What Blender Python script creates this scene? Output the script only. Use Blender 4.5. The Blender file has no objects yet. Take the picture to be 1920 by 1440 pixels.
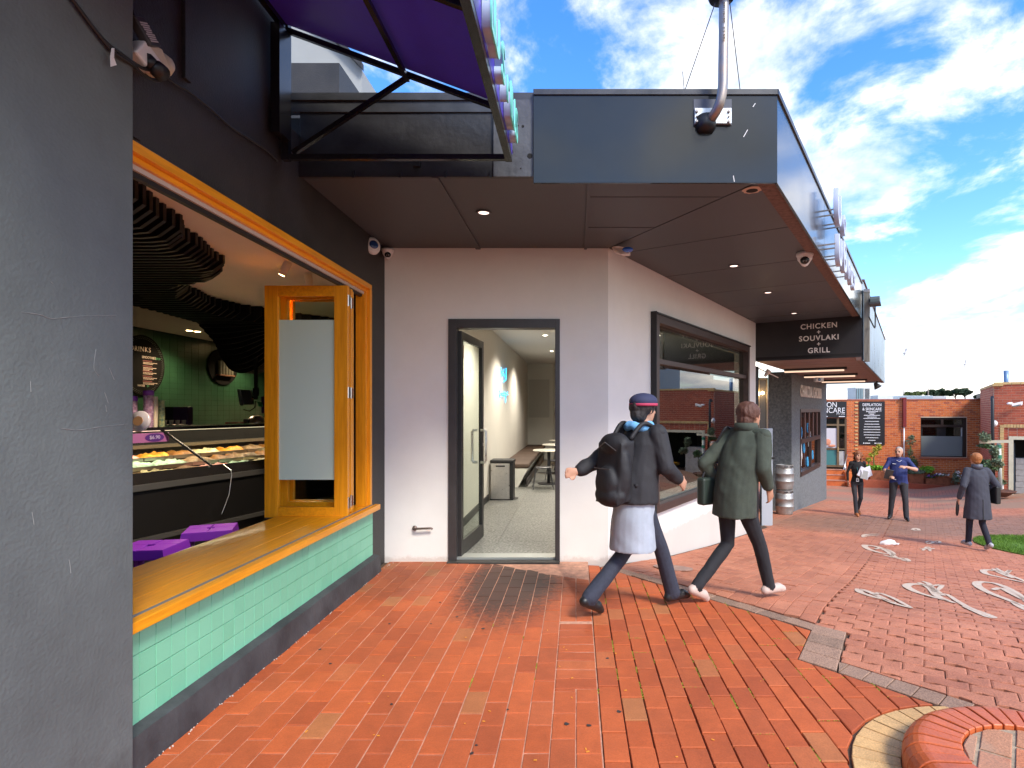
import bpy, bmesh, math, random
from mathutils import Vector, Matrix, noise
rnd = random.Random(7)
R = math.radians
scene = bpy.context.scene
COL = scene.collection

# ------------------------------------------------------------------ camera, sky, sun, exposure
cam_d = bpy.data.cameras.new('camera'); cam = bpy.data.objects.new('camera', cam_d); COL.objects.link(cam)
cam.location = (0, 0, 1.6); cam.rotation_euler = (R(90), 0, 0)
cam_d.sensor_width = 36; cam_d.lens = 20.25; cam_d.shift_x = -0.0625; cam_d.shift_y = 0.025
cam_d.clip_start = 0.05; cam_d.clip_end = 2000
scene.camera = cam
SUN_EL, SUN_AZ = 44, 145          # azimuth clockwise from +Y of the direction the sun stands in
world = bpy.data.worlds.new('World'); scene.world = world; world.use_nodes = True
wn = world.node_tree; wn.nodes.clear()
def wnode(t, **k):
    n = wn.nodes.new(t)
    for a, b in k.items(): setattr(n, a, b)
    return n
wo = wnode('ShaderNodeOutputWorld'); bg = wnode('ShaderNodeBackground')
sky = wnode('ShaderNodeTexSky', sky_type='NISHITA', sun_disc=False, sun_elevation=R(SUN_EL), sun_rotation=R(SUN_AZ),
            air_density=1.0, dust_density=0.4, ozone_density=2.5)
hs = wnode('ShaderNodeHueSaturation'); hs.inputs['Saturation'].default_value = 1.32; hs.inputs['Hue'].default_value = 0.508; hs.inputs['Value'].default_value = 0.84
tc = wnode('ShaderNodeTexCoord'); sep = wnode('ShaderNodeSeparateXYZ')
add = wnode('ShaderNodeMath', operation='ADD'); add.inputs[1].default_value = 0.22
absn = wnode('ShaderNodeMath', operation='ABSOLUTE')
div = wnode('ShaderNodeVectorMath', operation='DIVIDE'); comb = wnode('ShaderNodeCombineXYZ')
L = wn.links.new
L(tc.outputs['Generated'], sep.inputs[0]); L(sep.outputs['Z'], absn.inputs[0]); L(absn.outputs[0], add.inputs[0])
for i in 'XYZ': L(add.outputs[0], comb.inputs[i])
L(tc.outputs['Generated'], div.inputs[0]); L(comb.outputs[0], div.inputs[1])
mp = wnode('ShaderNodeMapping'); mp.inputs['Location'].default_value = (7.3, 2.9, 0); mp.inputs['Scale'].default_value = (1.0, 0.8, 0.2); mp.inputs['Rotation'].default_value = (0, 0, R(25))
L(div.outputs[0], mp.inputs[0])
n1 = wnode('ShaderNodeTexNoise'); n1.inputs['Scale'].default_value = 2.6; n1.inputs['Detail'].default_value = 12; n1.inputs['Roughness'].default_value = 0.60; n1.inputs['Distortion'].default_value = 0.25
L(mp.outputs[0], n1.inputs['Vector'])
n2 = wnode('ShaderNodeTexNoise'); n2.inputs['Scale'].default_value = 0.7; n2.inputs['Detail'].default_value = 4
L(mp.outputs[0], n2.inputs['Vector'])
# more cloud low down
hz = wnode('ShaderNodeMapRange'); hz.inputs['From Min'].default_value = 0.0; hz.inputs['From Max'].default_value = 0.5; hz.inputs['To Min'].default_value = 0.21; hz.inputs['To Max'].default_value = 0.01
L(sep.outputs['Z'], hz.inputs['Value'])
s1 = wnode('ShaderNodeMath', operation='MULTIPLY_ADD'); s1.inputs[1].default_value = 0.5
L(n2.outputs['Fac'], s1.inputs[0]); L(n1.outputs['Fac'], s1.inputs[2])
s2 = wnode('ShaderNodeMath', operation='ADD'); L(s1.outputs[0], s2.inputs[0]); L(hz.outputs[0], s2.inputs[1])
cr = wnode('ShaderNodeMapRange', interpolation_type='SMOOTHSTEP'); cr.inputs['From Min'].default_value = 0.735; cr.inputs['From Max'].default_value = 0.95
L(s2.outputs[0], cr.inputs['Value'])
# cloud colour: white with blue-grey undersides low down
n3 = wnode('ShaderNodeTexNoise'); n3.inputs['Scale'].default_value = 3.0; n3.inputs['Detail'].default_value = 6
L(mp.outputs[0], n3.inputs['Vector'])
cc = wnode('ShaderNodeMix', data_type='RGBA'); cc.inputs['A'].default_value = (2.35, 2.55, 2.85, 1); cc.inputs['B'].default_value = (5.3, 4.95, 4.45, 1)
nr = wnode('ShaderNodeMapRange'); nr.inputs['From Min'].default_value = 0.40; nr.inputs['From Max'].default_value = 0.60
L(n3.outputs['Fac'], nr.inputs['Value']); L(nr.outputs[0], cc.inputs['Factor'])
cm = wnode('ShaderNodeMix', data_type='RGBA')
L(sky.outputs[0], hs.inputs['Color']); L(cr.outputs[0], cm.inputs['Factor']); L(hs.outputs[0], cm.inputs['A']); L(cc.outputs['Result'], cm.inputs['B'])
L(cm.outputs['Result'], bg.inputs['Color']); bg.inputs['Strength'].default_value = 0.11
L(bg.outputs[0], wo.inputs[0])
sun_d = bpy.data.lights.new('sun', 'SUN'); sun_d.energy = 0.95; sun_d.angle = R(14); sun_d.color = (1, 0.93, 0.82)
sun = bpy.data.objects.new('sun', sun_d); COL.objects.link(sun)
_az, _el = R(SUN_AZ), R(SUN_EL)
_dir = Vector((math.sin(_az)*math.cos(_el), math.cos(_az)*math.cos(_el), math.sin(_el)))
sun.rotation_euler = _dir.to_track_quat('Z', 'Y').to_euler()
scene.view_settings.view_transform = 'Standard'; scene.view_settings.look = 'None'
scene.view_settings.gamma = 1; scene.view_settings.use_curve_mapping = False
scene.view_settings.exposure = 2.12
scene.render.engine = 'CYCLES'
scene.cycles.max_bounces = 8; scene.cycles.transparent_max_bounces = 16

# ------------------------------------------------------------------ materials
def M(name, col, rough=0.6, metal=0.0, var=None, bump=None, coat=0.0, spec=0.5, emis=None, rvar=0.0, col2=None, aniso=None, pos=False):
    m = bpy.data.materials.new(name); m.use_nodes = True
    nt = m.node_tree; b = nt.nodes['Principled BSDF']
    b.inputs['Base Color'].default_value = (*col, 1); b.inputs['Roughness'].default_value = rough
    b.inputs['Metallic'].default_value = metal; b.inputs['Coat Weight'].default_value = coat; b.inputs['Coat Roughness'].default_value = 0.05
    b.inputs['Specular IOR Level'].default_value = spec
    if emis: b.inputs['Emission Color'].default_value = (*emis[:3], 1); b.inputs['Emission Strength'].default_value = emis[3]
    if not (var or bump): return m
    t = nt.nodes.new('ShaderNodeTexCoord'); src = t.outputs['Object']
    if pos: g = nt.nodes.new('ShaderNodeNewGeometry'); src = g.outputs['Position']
    if aniso:
        mpn = nt.nodes.new('ShaderNodeMapping'); mpn.inputs['Scale'].default_value = aniso; nt.links.new(src, mpn.inputs[0]); src = mpn.outputs[0]
    if var:
        n = nt.nodes.new('ShaderNodeTexNoise'); n.inputs['Scale'].default_value = var[0]; n.inputs['Detail'].default_value = 8; n.inputs['Roughness'].default_value = 0.65
        nt.links.new(src, n.inputs['Vector'])
        r = nt.nodes.new('ShaderNodeMapRange'); r.inputs['From Min'].default_value = 0.3; r.inputs['From Max'].default_value = 0.7
        nt.links.new(n.outputs['Fac'], r.inputs['Value'])
        mx = nt.nodes.new('ShaderNodeMix'); mx.data_type = 'RGBA'
        a = var[1]; c2 = col2 or tuple(min(1, c*(1+a)) for c in col)
        mx.inputs['A'].default_value = (*[c*(1-a) for c in col], 1); mx.inputs['B'].default_value = (*c2, 1)
        nt.links.new(r.outputs[0], mx.inputs['Factor']); nt.links.new(mx.outputs['Result'], b.inputs['Base Color'])
        rr = nt.nodes.new('ShaderNodeMapRange'); rr.inputs['To Min'].default_value = max(0, rough-0.10); rr.inputs['To Max'].default_value = min(1, rough+0.10)
        nt.links.new(n.outputs['Fac'], rr.inputs['Value']); nt.links.new(rr.outputs[0], b.inputs['Roughness'])
    if bump:
        n = nt.nodes.new('ShaderNodeTexNoise'); n.inputs['Scale'].default_value = bump[0]; n.inputs['Detail'].default_value = 6
        nt.links.new(src, n.inputs['Vector'])
        bp = nt.nodes.new('ShaderNodeBump'); bp.inputs['Strength'].default_value = bump[1]; bp.inputs['Distance'].default_value = 0.01
        nt.links.new(n.outputs['Fac'], bp.inputs['Height']); nt.links.new(bp.outputs[0], b.inputs['Normal'])
    return m

def glass_mat(name, tint=(1, 1, 1), ior=1.5, rough=0.0):
    m = bpy.data.materials.new(name); m.use_nodes = True; nt = m.node_tree; nt.nodes.clear()
    o = nt.nodes.new('ShaderNodeOutputMaterial'); mx = nt.nodes.new('ShaderNodeMixShader'); f = nt.nodes.new('ShaderNodeFresnel'); f.inputs[0].default_value = ior
    tr = nt.nodes.new('ShaderNodeBsdfTransparent'); tr.inputs[0].default_value = (*tint, 1)
    gl = nt.nodes.new('ShaderNodeBsdfGlossy'); gl.inputs['Roughness'].default_value = rough
    g = nt.nodes.new('ShaderNodeNewGeometry'); inv = nt.nodes.new('ShaderNodeMath'); inv.operation = 'SUBTRACT'; inv.inputs[0].default_value = 1; nt.links.new(g.outputs['Backfacing'], inv.inputs[1])
    mu = nt.nodes.new('ShaderNodeMath'); mu.operation = 'MULTIPLY'; nt.links.new(f.outputs[0], mu.inputs[0]); nt.links.new(inv.outputs[0], mu.inputs[1])
    nt.links.new(mu.outputs[0], mx.inputs[0]); nt.links.new(tr.outputs[0], mx.inputs[1]); nt.links.new(gl.outputs[0], mx.inputs[2]); nt.links.new(mx.outputs[0], o.inputs[0])
    return m

def piece_mat(name, cols, stops, nscale=130, grain=0.25, rough=0.75, bump=0.35, stain=None, bscale=60, moss=None, patch=0.22, mid=(0.86, 1.10)):
    """masonry: one tint per piece (object random + island random), speckle, fine relief; optional stain with a shape of its own"""
    m = bpy.data.materials.new(name); m.use_nodes = True; nt = m.node_tree; b = nt.nodes['Principled BSDF']; N = nt.nodes.new; K = nt.links.new
    g = N('ShaderNodeNewGeometry'); oi = N('ShaderNodeObjectInfo')
    a = N('ShaderNodeMath'); a.operation = 'ADD'; K(g.outputs['Random Per Island'], a.inputs[0]); K(oi.outputs['Random'], a.inputs[1])
    fr = N('ShaderNodeMath'); fr.operation = 'FRACT'; K(a.outputs[0], fr.inputs[0])
    rp = N('ShaderNodeValToRGB'); el = rp.color_ramp.elements
    el[0].position = stops[0]; el[0].color = (*cols[0], 1); el[1].position = stops[1]; el[1].color = (*cols[1], 1)
    for c, s in zip(cols[2:], stops[2:]):
        e = el.new(s); e.color = (*c, 1)
    K(fr.outputs[0], rp.inputs[0])
    n = N('ShaderNodeTexNoise'); n.inputs['Scale'].default_value = nscale; n.inputs['Detail'].default_value = 3; K(g.outputs['Position'], n.inputs['Vector'])
    nl = N('ShaderNodeTexNoise'); nl.inputs['Scale'].default_value = 1.1; nl.inputs['Detail'].default_value = 8; nl.inputs['Roughness'].default_value = 0.7; K(g.outputs['Position'], nl.inputs['Vector'])
    nm = N('ShaderNodeTexNoise'); nm.inputs['Scale'].default_value = 9; nm.inputs['Detail'].default_value = 8; nm.inputs['Roughness'].default_value = 0.7; K(g.outputs['Position'], nm.inputs['Vector'])
    def mul(col_out, fac_out, lo, hi, fmin=0.3, fmax=0.7):
        r = N('ShaderNodeMapRange'); r.inputs['From Min'].default_value = fmin; r.inputs['From Max'].default_value = fmax; r.inputs['To Min'].default_value = lo; r.inputs['To Max'].default_value = hi
        K(fac_out, r.inputs['Value'])
        v = N('ShaderNodeVectorMath'); v.operation = 'SCALE'; K(col_out, v.inputs[0]); K(r.outputs[0], v.inputs['Scale'])
        return v.outputs[0]
    c = mul(rp.outputs[0], n.outputs['Fac'], 1-grain, 1+grain*0.8)
    c = mul(c, nl.outputs['Fac'], 1-patch, 1+patch*0.7)
    c = mul(c, nm.outputs['Fac'], *mid)
    if stain:
        for (cx, cy, rx, ry, amt, scol) in stain:
            sp = N('ShaderNodeSeparateXYZ'); K(g.outputs['Position'], sp.inputs[0])
            def ax(o, c0, r0):
                s = N('ShaderNodeMath'); s.operation = 'SUBTRACT'; K(o, s.inputs[0]); s.inputs[1].default_value = c0
                d = N('ShaderNodeMath'); d.operation = 'DIVIDE'; K(s.outputs[0], d.inputs[0]); d.inputs[1].default_value = r0
                p = N('ShaderNodeMath'); p.operation = 'POWER'; K(d.outputs[0], p.inputs[0]); p.inputs[1].default_value = 2
                return p.outputs[0]
            q = N('ShaderNodeMath'); q.operation = 'ADD'; K(ax(sp.outputs['X'], cx, rx), q.inputs[0]); K(ax(sp.outputs['Y'], cy, ry), q.inputs[1])
            nn = N('ShaderNodeTexNoise'); nn.inputs['Scale'].default_value = 22; nn.inputs['Detail'].default_value = 8; nn.inputs['Roughness'].default_value = 0.8; K(g.outputs['Position'], nn.inputs['Vector'])
            q2 = N('ShaderNodeMath'); q2.operation = 'MULTIPLY_ADD'; K(nn.outputs['Fac'], q2.inputs[0]); q2.inputs[1].default_value = 2.6; K(q.outputs[0], q2.inputs[2])
            r = N('ShaderNodeMapRange'); r.interpolation_type = 'SMOOTHSTEP'; r.inputs['From Min'].default_value = 1.6; r.inputs['From Max'].default_value = 3.0; r.inputs['To Min'].default_value = amt; r.inputs['To Max'].default_value = 0
            K(q2.outputs[0], r.inputs['Value'])
            mx = N('ShaderNodeMix'); mx.data_type = 'RGBA'; K(r.outputs[0], mx.inputs['Factor']); K(c, mx.inputs['A']); mx.inputs['B'].default_value = (*scol, 1)
            c = mx.outputs['Result']
    K(c, b.inputs['Base Color'])
    b.inputs['Roughness'].default_value = rough
    nb = N('ShaderNodeTexNoise'); nb.inputs['Scale'].default_value = bscale; nb.inputs['Detail'].default_value = 6; K(g.outputs['Position'], nb.inputs['Vector'])
    bp = N('ShaderNodeBump'); bp.inputs['Strength'].default_value = bump; bp.inputs['Distance'].default_value = 0.006; K(nb.outputs['Fac'], bp.inputs['Height']); K(bp.outputs[0], b.inputs['Normal'])
    return m

# ------------------------------------------------------------------ mesh building
class Fr:
    """wall frame: u along r, v up, w outwards (r x up)"""
    def __init__(s, o, r):
        s.o = Vector((o[0], o[1], o[2] if len(o) > 2 else 0)); s.r = Vector((r[0], r[1], 0)).normalized(); s.up = Vector((0, 0, 1)); s.n = s.r.cross(s.up)
    def p(s, u, v, w=0): return s.o + s.r*u + s.up*v + s.n*w
    def mat(s, u, v, w=0):
        m = Matrix((s.r, s.up, s.n)).transposed().to_4x4(); m.translation = s.p(u, v, w); return m
WORLD = Fr((0, 0, 0), (1, 0))      # u=x, v=z, w=-y

class MB:
    def __init__(s): s.v = []; s.f = []; s.mi = []; s.cur = 0
    def add(s, vs, fs):
        b = len(s.v); s.v += [tuple(x) for x in vs]; s.f += [tuple(i+b for i in q) for q in fs]; s.mi += [s.cur]*len(fs); return s
    def box(s, F, u0, u1, v0, v1, w0, w1):
        p = [F.p(u, v, w) for w in (w0, w1) for v in (v0, v1) for u in (u0, u1)]
        return s.add(p, [(0, 2, 3, 1), (4, 5, 7, 6), (0, 1, 5, 4), (2, 6, 7, 3), (0, 4, 6, 2), (1, 3, 7, 5)])
    def xyz(s, x0, x1, y0, y1, z0, z1): return s.box(WORLD, x0, x1, z0, z1, -y1, -y0)
    def obox(s, c, ax, ay, az):
        c, ax, ay, az = Vector(c), Vector(ax), Vector(ay), Vector(az)
        p = [c+ax*i+ay*j+az*k for k in (-1, 1) for j in (-1, 1) for i in (-1, 1)]
        return s.add(p, [(0, 2, 3, 1), (4, 5, 7, 6), (0, 1, 5, 4), (2, 6, 7, 3), (0, 4, 6, 2), (1, 3, 7, 5)])
    def bar(s, a, b, w, h=None, up=(0, 0, 1)):
        a, b = Vector(a), Vector(b); h = h or w; d = (b-a); L_ = d.length; d.normalize(); u = Vector(up)
        if abs(d.dot(u)) > 0.95: u = Vector((1, 0, 0))
        sx = d.cross(u).normalized(); sz = sx.cross(d)
        return s.obox((a+b)/2, sx*w/2, d*L_/2, sz*h/2)
    def prism(s, pts, vec, cap=True):
        n = len(pts); pts = [Vector(p) for p in pts]; vec = Vector(vec)
        fs = [(i, (i+1) % n, (i+1) % n+n, i+n) for i in range(n)]
        if cap: fs += [tuple(range(n-1, -1, -1)), tuple(range(n, 2*n))]
        return s.add(pts+[p+vec for p in pts], fs)
    def tube(s, pts, r, n=8, closed=False, cap=True):
        pts = [Vector(p) for p in pts]; m = len(pts); rs = r if isinstance(r, (list, tuple)) else [r]*m
        rings = []; prev = None
        for i, p in enumerate(pts):
            a = pts[i-1] if (i or closed) else p; c = pts[(i+1) % m] if (i < m-1 or closed) else p
            d = (c-a).normalized() if (c-a).length > 1e-9 else Vector((0, 0, 1))
            if prev is None:
                u = Vector((0, 0, 1)) if abs(d.z) < 0.9 else Vector((1, 0, 0)); x = d.cross(u).normalized()
            else:
                x = (prev - d*prev.dot(d)).normalized()
            prev = x; y = d.cross(x)
            rings.append([p+(x*math.cos(2*math.pi*k/n)+y*math.sin(2*math.pi*k/n))*rs[i] for k in range(n)])
        vs = [q for rg in rings for q in rg]; fs = []
        for i in range(m if closed else m-1):
            j = (i+1) % m
            for k in range(n): fs.append((i*n+k, i*n+(k+1) % n, j*n+(k+1) % n, j*n+k))
        if cap and not closed: fs += [tuple(range(n-1, -1, -1)), tuple(range((m-1)*n, m*n))]
        return s.add(vs, fs)
    def lathe(s, prof, c=(0, 0, 0), n=20, axis='Z', M4=None):
        """prof: list of (radius, height)"""
        c = Vector(c); vs = []
        for (r, h) in prof:
            for k in range(n):
                a = 2*math.pi*k/n; p = Vector((r*math.cos(a), r*math.sin(a), h))
                vs.append((M4 @ p) if M4 else c+p)
        fs = [(i*n+k, i*n+(k+1) % n, (i+1)*n+(k+1) % n, (i+1)*n+k) for i in range(len(prof)-1) for k in range(n)]
        fs += [tuple(range(n-1, -1, -1)), tuple(range((len(prof)-1)*n, len(prof)*n))]
        return s.add(vs, fs)
    def ball(s, c, r, n=10, m=6, sc=(1, 1, 1)):
        c = Vector(c); vs = [c+Vector((0, 0, -r*sc[2]))]
        for i in range(1, m):
            t = math.pi*i/m-math.pi/2
            for k in range(n):
                a = 2*math.pi*k/n; vs.append(c+Vector((r*math.cos(t)*math.cos(a)*sc[0], r*math.cos(t)*math.sin(a)*sc[1], r*math.sin(t)*sc[2])))
        vs.append(c+Vector((0, 0, r*sc[2]))); fs = [(0, 1+(k+1) % n, 1+k) for k in range(n)]
        for i in range(m-2):
            for k in range(n): fs.append((1+i*n+k, 1+i*n+(k+1) % n, 1+(i+1)*n+(k+1) % n, 1+(i+1)*n+k))
        T = len(vs)-1; fs += [(T, 1+(m-2)*n+k, 1+(m-2)*n+(k+1) % n) for k in range(n)]
        return s.add(vs, fs)
    def mesh(s, name, mats, smooth=False):
        me = bpy.data.meshes.new(name); me.from_pydata(s.v, [], s.f)
        for m in (mats if isinstance(mats, (list, tuple)) else [mats]): me.materials.append(m)
        if any(s.mi): me.polygons.foreach_set('material_index', s.mi)
        if smooth: me.shade_smooth()
        me.update(); return me
    def obj(s, name, mats, parent=None, smooth=False, bevel=0, seg=2, **tags):
        return link(name, s.mesh(name, mats, smooth), parent, bevel=bevel, seg=seg, **tags)
def link(name, data, parent=None, bevel=0, seg=2, loc=None, M4=None, **tags):
    o = bpy.data.objects.new(name, data); COL.objects.link(o)
    if parent is not None:
        o.parent = parent; o.matrix_parent_inverse = parent_mw(parent).inverted()
    if M4 is not None: o.matrix_world = M4 if parent is None else M4
    if loc is not None: o.location = loc
    if bevel:
        b = o.modifiers.new('bevel', 'BEVEL'); b.width = bevel; b.segments = seg; b.limit_method = 'ANGLE'; b.angle_limit = R(40)
    for k, v in tags.items():
        if v: o[k] = v
    return o
_pm = {}
def parent_mw(p): return _pm.get(p.name, Matrix.Identity(4))
def thing(name, label, cat, loc=(0, 0, 0), group=None):
    o = bpy.data.objects.new(name, None); COL.objects.link(o); o.location = loc; o.empty_display_size = 0.1
    o['label'] = label; o['category'] = cat
    if group: o['group'] = group
    _pm[o.name] = Matrix.Translation(loc)
    return o
def setting(name, loc=(0, 0, 0)):
    o = bpy.data.objects.new(name, None); COL.objects.link(o); o['kind'] = 'structure'; return o
def text(name, body, size, M4, mat, parent=None, extrude=0.002, align='LEFT', bevel=0, space=1.0, sx=1.0, line=1.0, offset=0.0, **tags):
    c = bpy.data.curves.new(name, 'FONT'); c.body = body; c.size = size; c.extrude = extrude; c.align_x = align; c.space_character = space
    c.bevel_depth = bevel; c.materials.append(mat); c.resolution_u = 4; c.space_line = line; c.offset = offset
    tmp = bpy.data.objects.new('tmp', c); me = bpy.data.meshes.new_from_object(tmp); bpy.data.objects.remove(tmp)
    me.name = name; me.transform(M4 @ Matrix.Diagonal((sx, 1, 1, 1))); o = link(name, me, parent)
    for k, v in tags.items(): o[k] = v
    return o

# pixel (1920x1440) -> point at depth Y
def P(px, py, Y): return Vector(((px-1080)/1080*Y, Y, 1.6-(py-768)/1080*Y))
def LW(px, py, x0=-1.99):
    Y = -x0*1080/(1080-px); return P(px, py, Y)

def catm3(pts, k=5):
    out = []
    for i in range(len(pts)-1):
        p0 = pts[max(0, i-1)]; p1 = pts[i]; p2 = pts[i+1]; p3 = pts[min(len(pts)-1, i+2)]
        for j in range(k): t = j/k; out.append(0.5*((2*p1)+(-p0+p2)*t+(2*p0-5*p1+4*p2-p3)*t*t+(-p0+3*p1-3*p2+p3)*t**3))
    out.append(pts[-1]); return out

# ------------------------------------------------------------------ terrain
D = Vector((0.5186, 0.855)); E = Vector((0.855, -0.5186))
_S = [(-0.6, 0), (0, -0.02), (0.8, -0.12), (1.7, -0.27), (3.7, -0.51), (7, -0.83), (10.8, -1.09), (17, -1.57), (26, -2.05), (60, -2.6)]
def gz(x, y):
    s = x*D.x+(y-6.0)*D.y; c = x*E.x+(y-6.0)*E.y
    if s <= _S[0][0]: z = 0.0
    elif s >= _S[-1][0]: z = _S[-1][1]
    else:
        for (a, za), (b, zb) in zip(_S, _S[1:]):
            if s <= b: t = (s-a)/(b-a); z = za+(zb-za)*t; break
    z += 0.16*min(4, max(0, c-3))*min(1, max(0, (s-8)/8))
    return z
def G(px, py):
    z = 0.0
    for _ in range(30):
        Y = (1.6-z)*1080/(py-768); x = (px-1080)/1080*Y; z = 0.5*z+0.5*gz(x, Y)
    return Vector((x, Y, gz(x, Y)))

# shared materials
m_wall_dk = M('dark_render', (0.020, 0.019, 0.019), 0.55, var=(2.2, 0.5), bump=(90, 0.3), col2=(0.042, 0.038, 0.036), pos=True)
m_pier = M('grey_render', (0.108, 0.128, 0.128), 0.7, var=(1.6, 0.2), bump=(70, 0.3), pos=True)
m_black = M('black_paint', (0.012, 0.012, 0.013), 0.45)
m_blackg = M('black_gloss', (0.012, 0.012, 0.014), 0.22)
m_white_wall = M('white_render', (0.81, 0.795, 0.75), 0.75, var=(1.2, 0.05), bump=(160, 0.18), pos=True)
def add_dirt(m, z0, z1, col, amt):
    nt = m.node_tree; b = nt.nodes['Principled BSDF']; N = nt.nodes.new; K = nt.links.new; src = b.inputs['Base Color'].links[0].from_socket
    g = N('ShaderNodeNewGeometry'); sp = N('ShaderNodeSeparateXYZ'); K(g.outputs['Position'], sp.inputs[0])
    n = N('ShaderNodeTexNoise'); n.inputs['Scale'].default_value = 7; n.inputs['Detail'].default_value = 9; n.inputs['Roughness'].default_value = .75; K(g.outputs['Position'], n.inputs['Vector'])
    a = N('ShaderNodeMath'); a.operation = 'MULTIPLY_ADD'; K(n.outputs['Fac'], a.inputs[0]); a.inputs[1].default_value = -(z1-z0)*3; K(sp.outputs['Z'], a.inputs[2])
    r = N('ShaderNodeMapRange'); r.interpolation_type = 'SMOOTHSTEP'; r.inputs['From Min'].default_value = z0-(z1-z0)*1.5; r.inputs['From Max'].default_value = z1-(z1-z0)*1.5; r.inputs['To Min'].default_value = amt; r.inputs['To Max'].default_value = 0
    K(a.outputs[0], r.inputs['Value']); x = N('ShaderNodeMix'); x.data_type = 'RGBA'; K(r.outputs[0], x.inputs['Factor']); K(src, x.inputs['A']); x.inputs['B'].default_value = (*col, 1); K(x.outputs['Result'], b.inputs['Base Color'])
add_dirt(m_pier, -.05, .30, (.06, .06, .058), .5)
add_dirt(m_white_wall, .0, .07, (.40, .30, .24), .45)
m_frame = M('charcoal_frame', (0.045, 0.04, 0.04), 0.4, var=(6, 0.2))
m_brown = M('brown_frame', (0.06, 0.035, 0.03), 0.45, var=(6, 0.3))
m_wood = M('honey_timber', (0.95, 0.34, 0.010), 0.35, var=(3.0, 0.24), bump=(30, 0.04), aniso=(14, 1.0, 14), coat=0.08)
m_woodv = M('honey_timber_upright', (0.95, 0.345, 0.010), 0.38, var=(3.0, 0.22), bump=(30, 0.04), aniso=(16, 16, 1.0), coat=0.05)
m_steel = M('brushed_steel', (0.62, 0.60, 0.58), 0.3, 1.0, var=(20, 0.1))
m_galv = M('galvanised_steel', (0.45, 0.50, 0.53), 0.42, 0.75, var=(7, 0.35), col2=(0.5, 0.36, 0.26))
m_alu = M('aluminium', (0.7, 0.7, 0.7), 0.35, 0.9)
m_whitep = M('white_plastic', (0.8, 0.78, 0.76), 0.35)
m_glass = glass_mat('clear_glass', (0.93, 0.97, 0.95), 1.5)
m_glass_shop = glass_mat('shop_glass', (0.55, 0.58, 0.57), 2.7)
# ================================================================== GROUND
random.seed(3)
gm = setting('ground')
def grid_mesh(name, xs, ys, dz, mat, hole=None):
    vs = [(x, y, gz(x, y)+dz) for y in ys for x in xs]; nx = len(xs)
    fs = [(j*nx+i, j*nx+i+1, (j+1)*nx+i+1, (j+1)*nx+i) for j in range(len(ys)-1) for i in range(nx-1)
          if not (hole and hole((xs[i]+xs[i+1])/2, (ys[j]+ys[j+1])/2))]
    me = bpy.data.meshes.new(name); me.from_pydata(vs, [], fs); me.materials.append(mat); me.update(); return me
def frange(a, b, st):
    n = max(1, int(round((b-a)/st))); return [a+(b-a)*i/n for i in range(n+1)]
m_joint = M('jointing_sand', (0.17, 0.085, 0.05), 0.9, var=(9, 0.5), bump=(60, 0.6), col2=(0.085, 0.06, 0.035), pos=True)
xs = [-200, -60, -20] + frange(-8, 26, 0.5) + [60, 200]; ys = [-200, -60, -10] + frange(-4, 40, 0.5) + [80, 400]
link('ground', grid_mesh('ground', xs, ys, -0.016, m_joint), None, kind='structure')
bpy.data.objects.remove(gm)

# ---- paving pieces
ORANGE = [(0.46, 0.092, 0.022), (0.53, 0.115, 0.030), (0.40, 0.080, 0.022), (0.49, 0.115, 0.034), (0.44, 0.15, 0.05)]
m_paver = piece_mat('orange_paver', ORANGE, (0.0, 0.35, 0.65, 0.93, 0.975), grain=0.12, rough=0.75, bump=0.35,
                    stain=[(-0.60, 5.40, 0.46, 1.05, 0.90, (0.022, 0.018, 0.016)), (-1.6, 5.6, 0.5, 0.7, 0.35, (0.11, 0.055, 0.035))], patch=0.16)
m_paver2 = piece_mat('pink_paver', [(0.49, 0.175, 0.095), (0.55, 0.21, 0.115), (0.44, 0.155, 0.085)], (0.0, 0.5, 1.0), grain=0.28, rough=0.75, patch=0.22,
                     stain=[(8.0, 13.0, 4.2, 1.9, 0.55, (0.13, 0.115, 0.085)), (6.2, 17.5, 2.6, 1.2, 0.35, (0.42, 0.22, 0.14)), (4.2, 9.5, 1.0, 1.5, 0.25, (0.2, 0.08, 0.05))])
m_greyp = piece_mat('grey_brown_paver', [(0.34, 0.20, 0.13), (0.38, 0.23, 0.155), (0.29, 0.18, 0.12)], (0.0, 0.5, 1.0), grain=0.5, rough=0.8)
m_yellp = piece_mat('yellow_paver', [(0.62, 0.36, 0.14), (0.68, 0.42, 0.18), (0.56, 0.32, 0.13)], (0.0, 0.5, 1.0), grain=0.22, rough=0.7)
m_bull = piece_mat('bullnose_brick', [(0.55, 0.115, 0.032), (0.62, 0.14, 0.04), (0.49, 0.10, 0.03)], (0.0, 0.5, 1.0), grain=0.12, rough=0.42)
m_infill = piece_mat('worn_paver', [(0.52, 0.18, 0.085), (0.47, 0.22, 0.12), (0.56, 0.18, 0.08)], (0.0, 0.5, 1.0), grain=0.35, rough=0.85,
                     stain=[(1.72, 2.5, 0.10, 0.35, 0.3, (0.36, 0.30, 0.22))])

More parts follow.
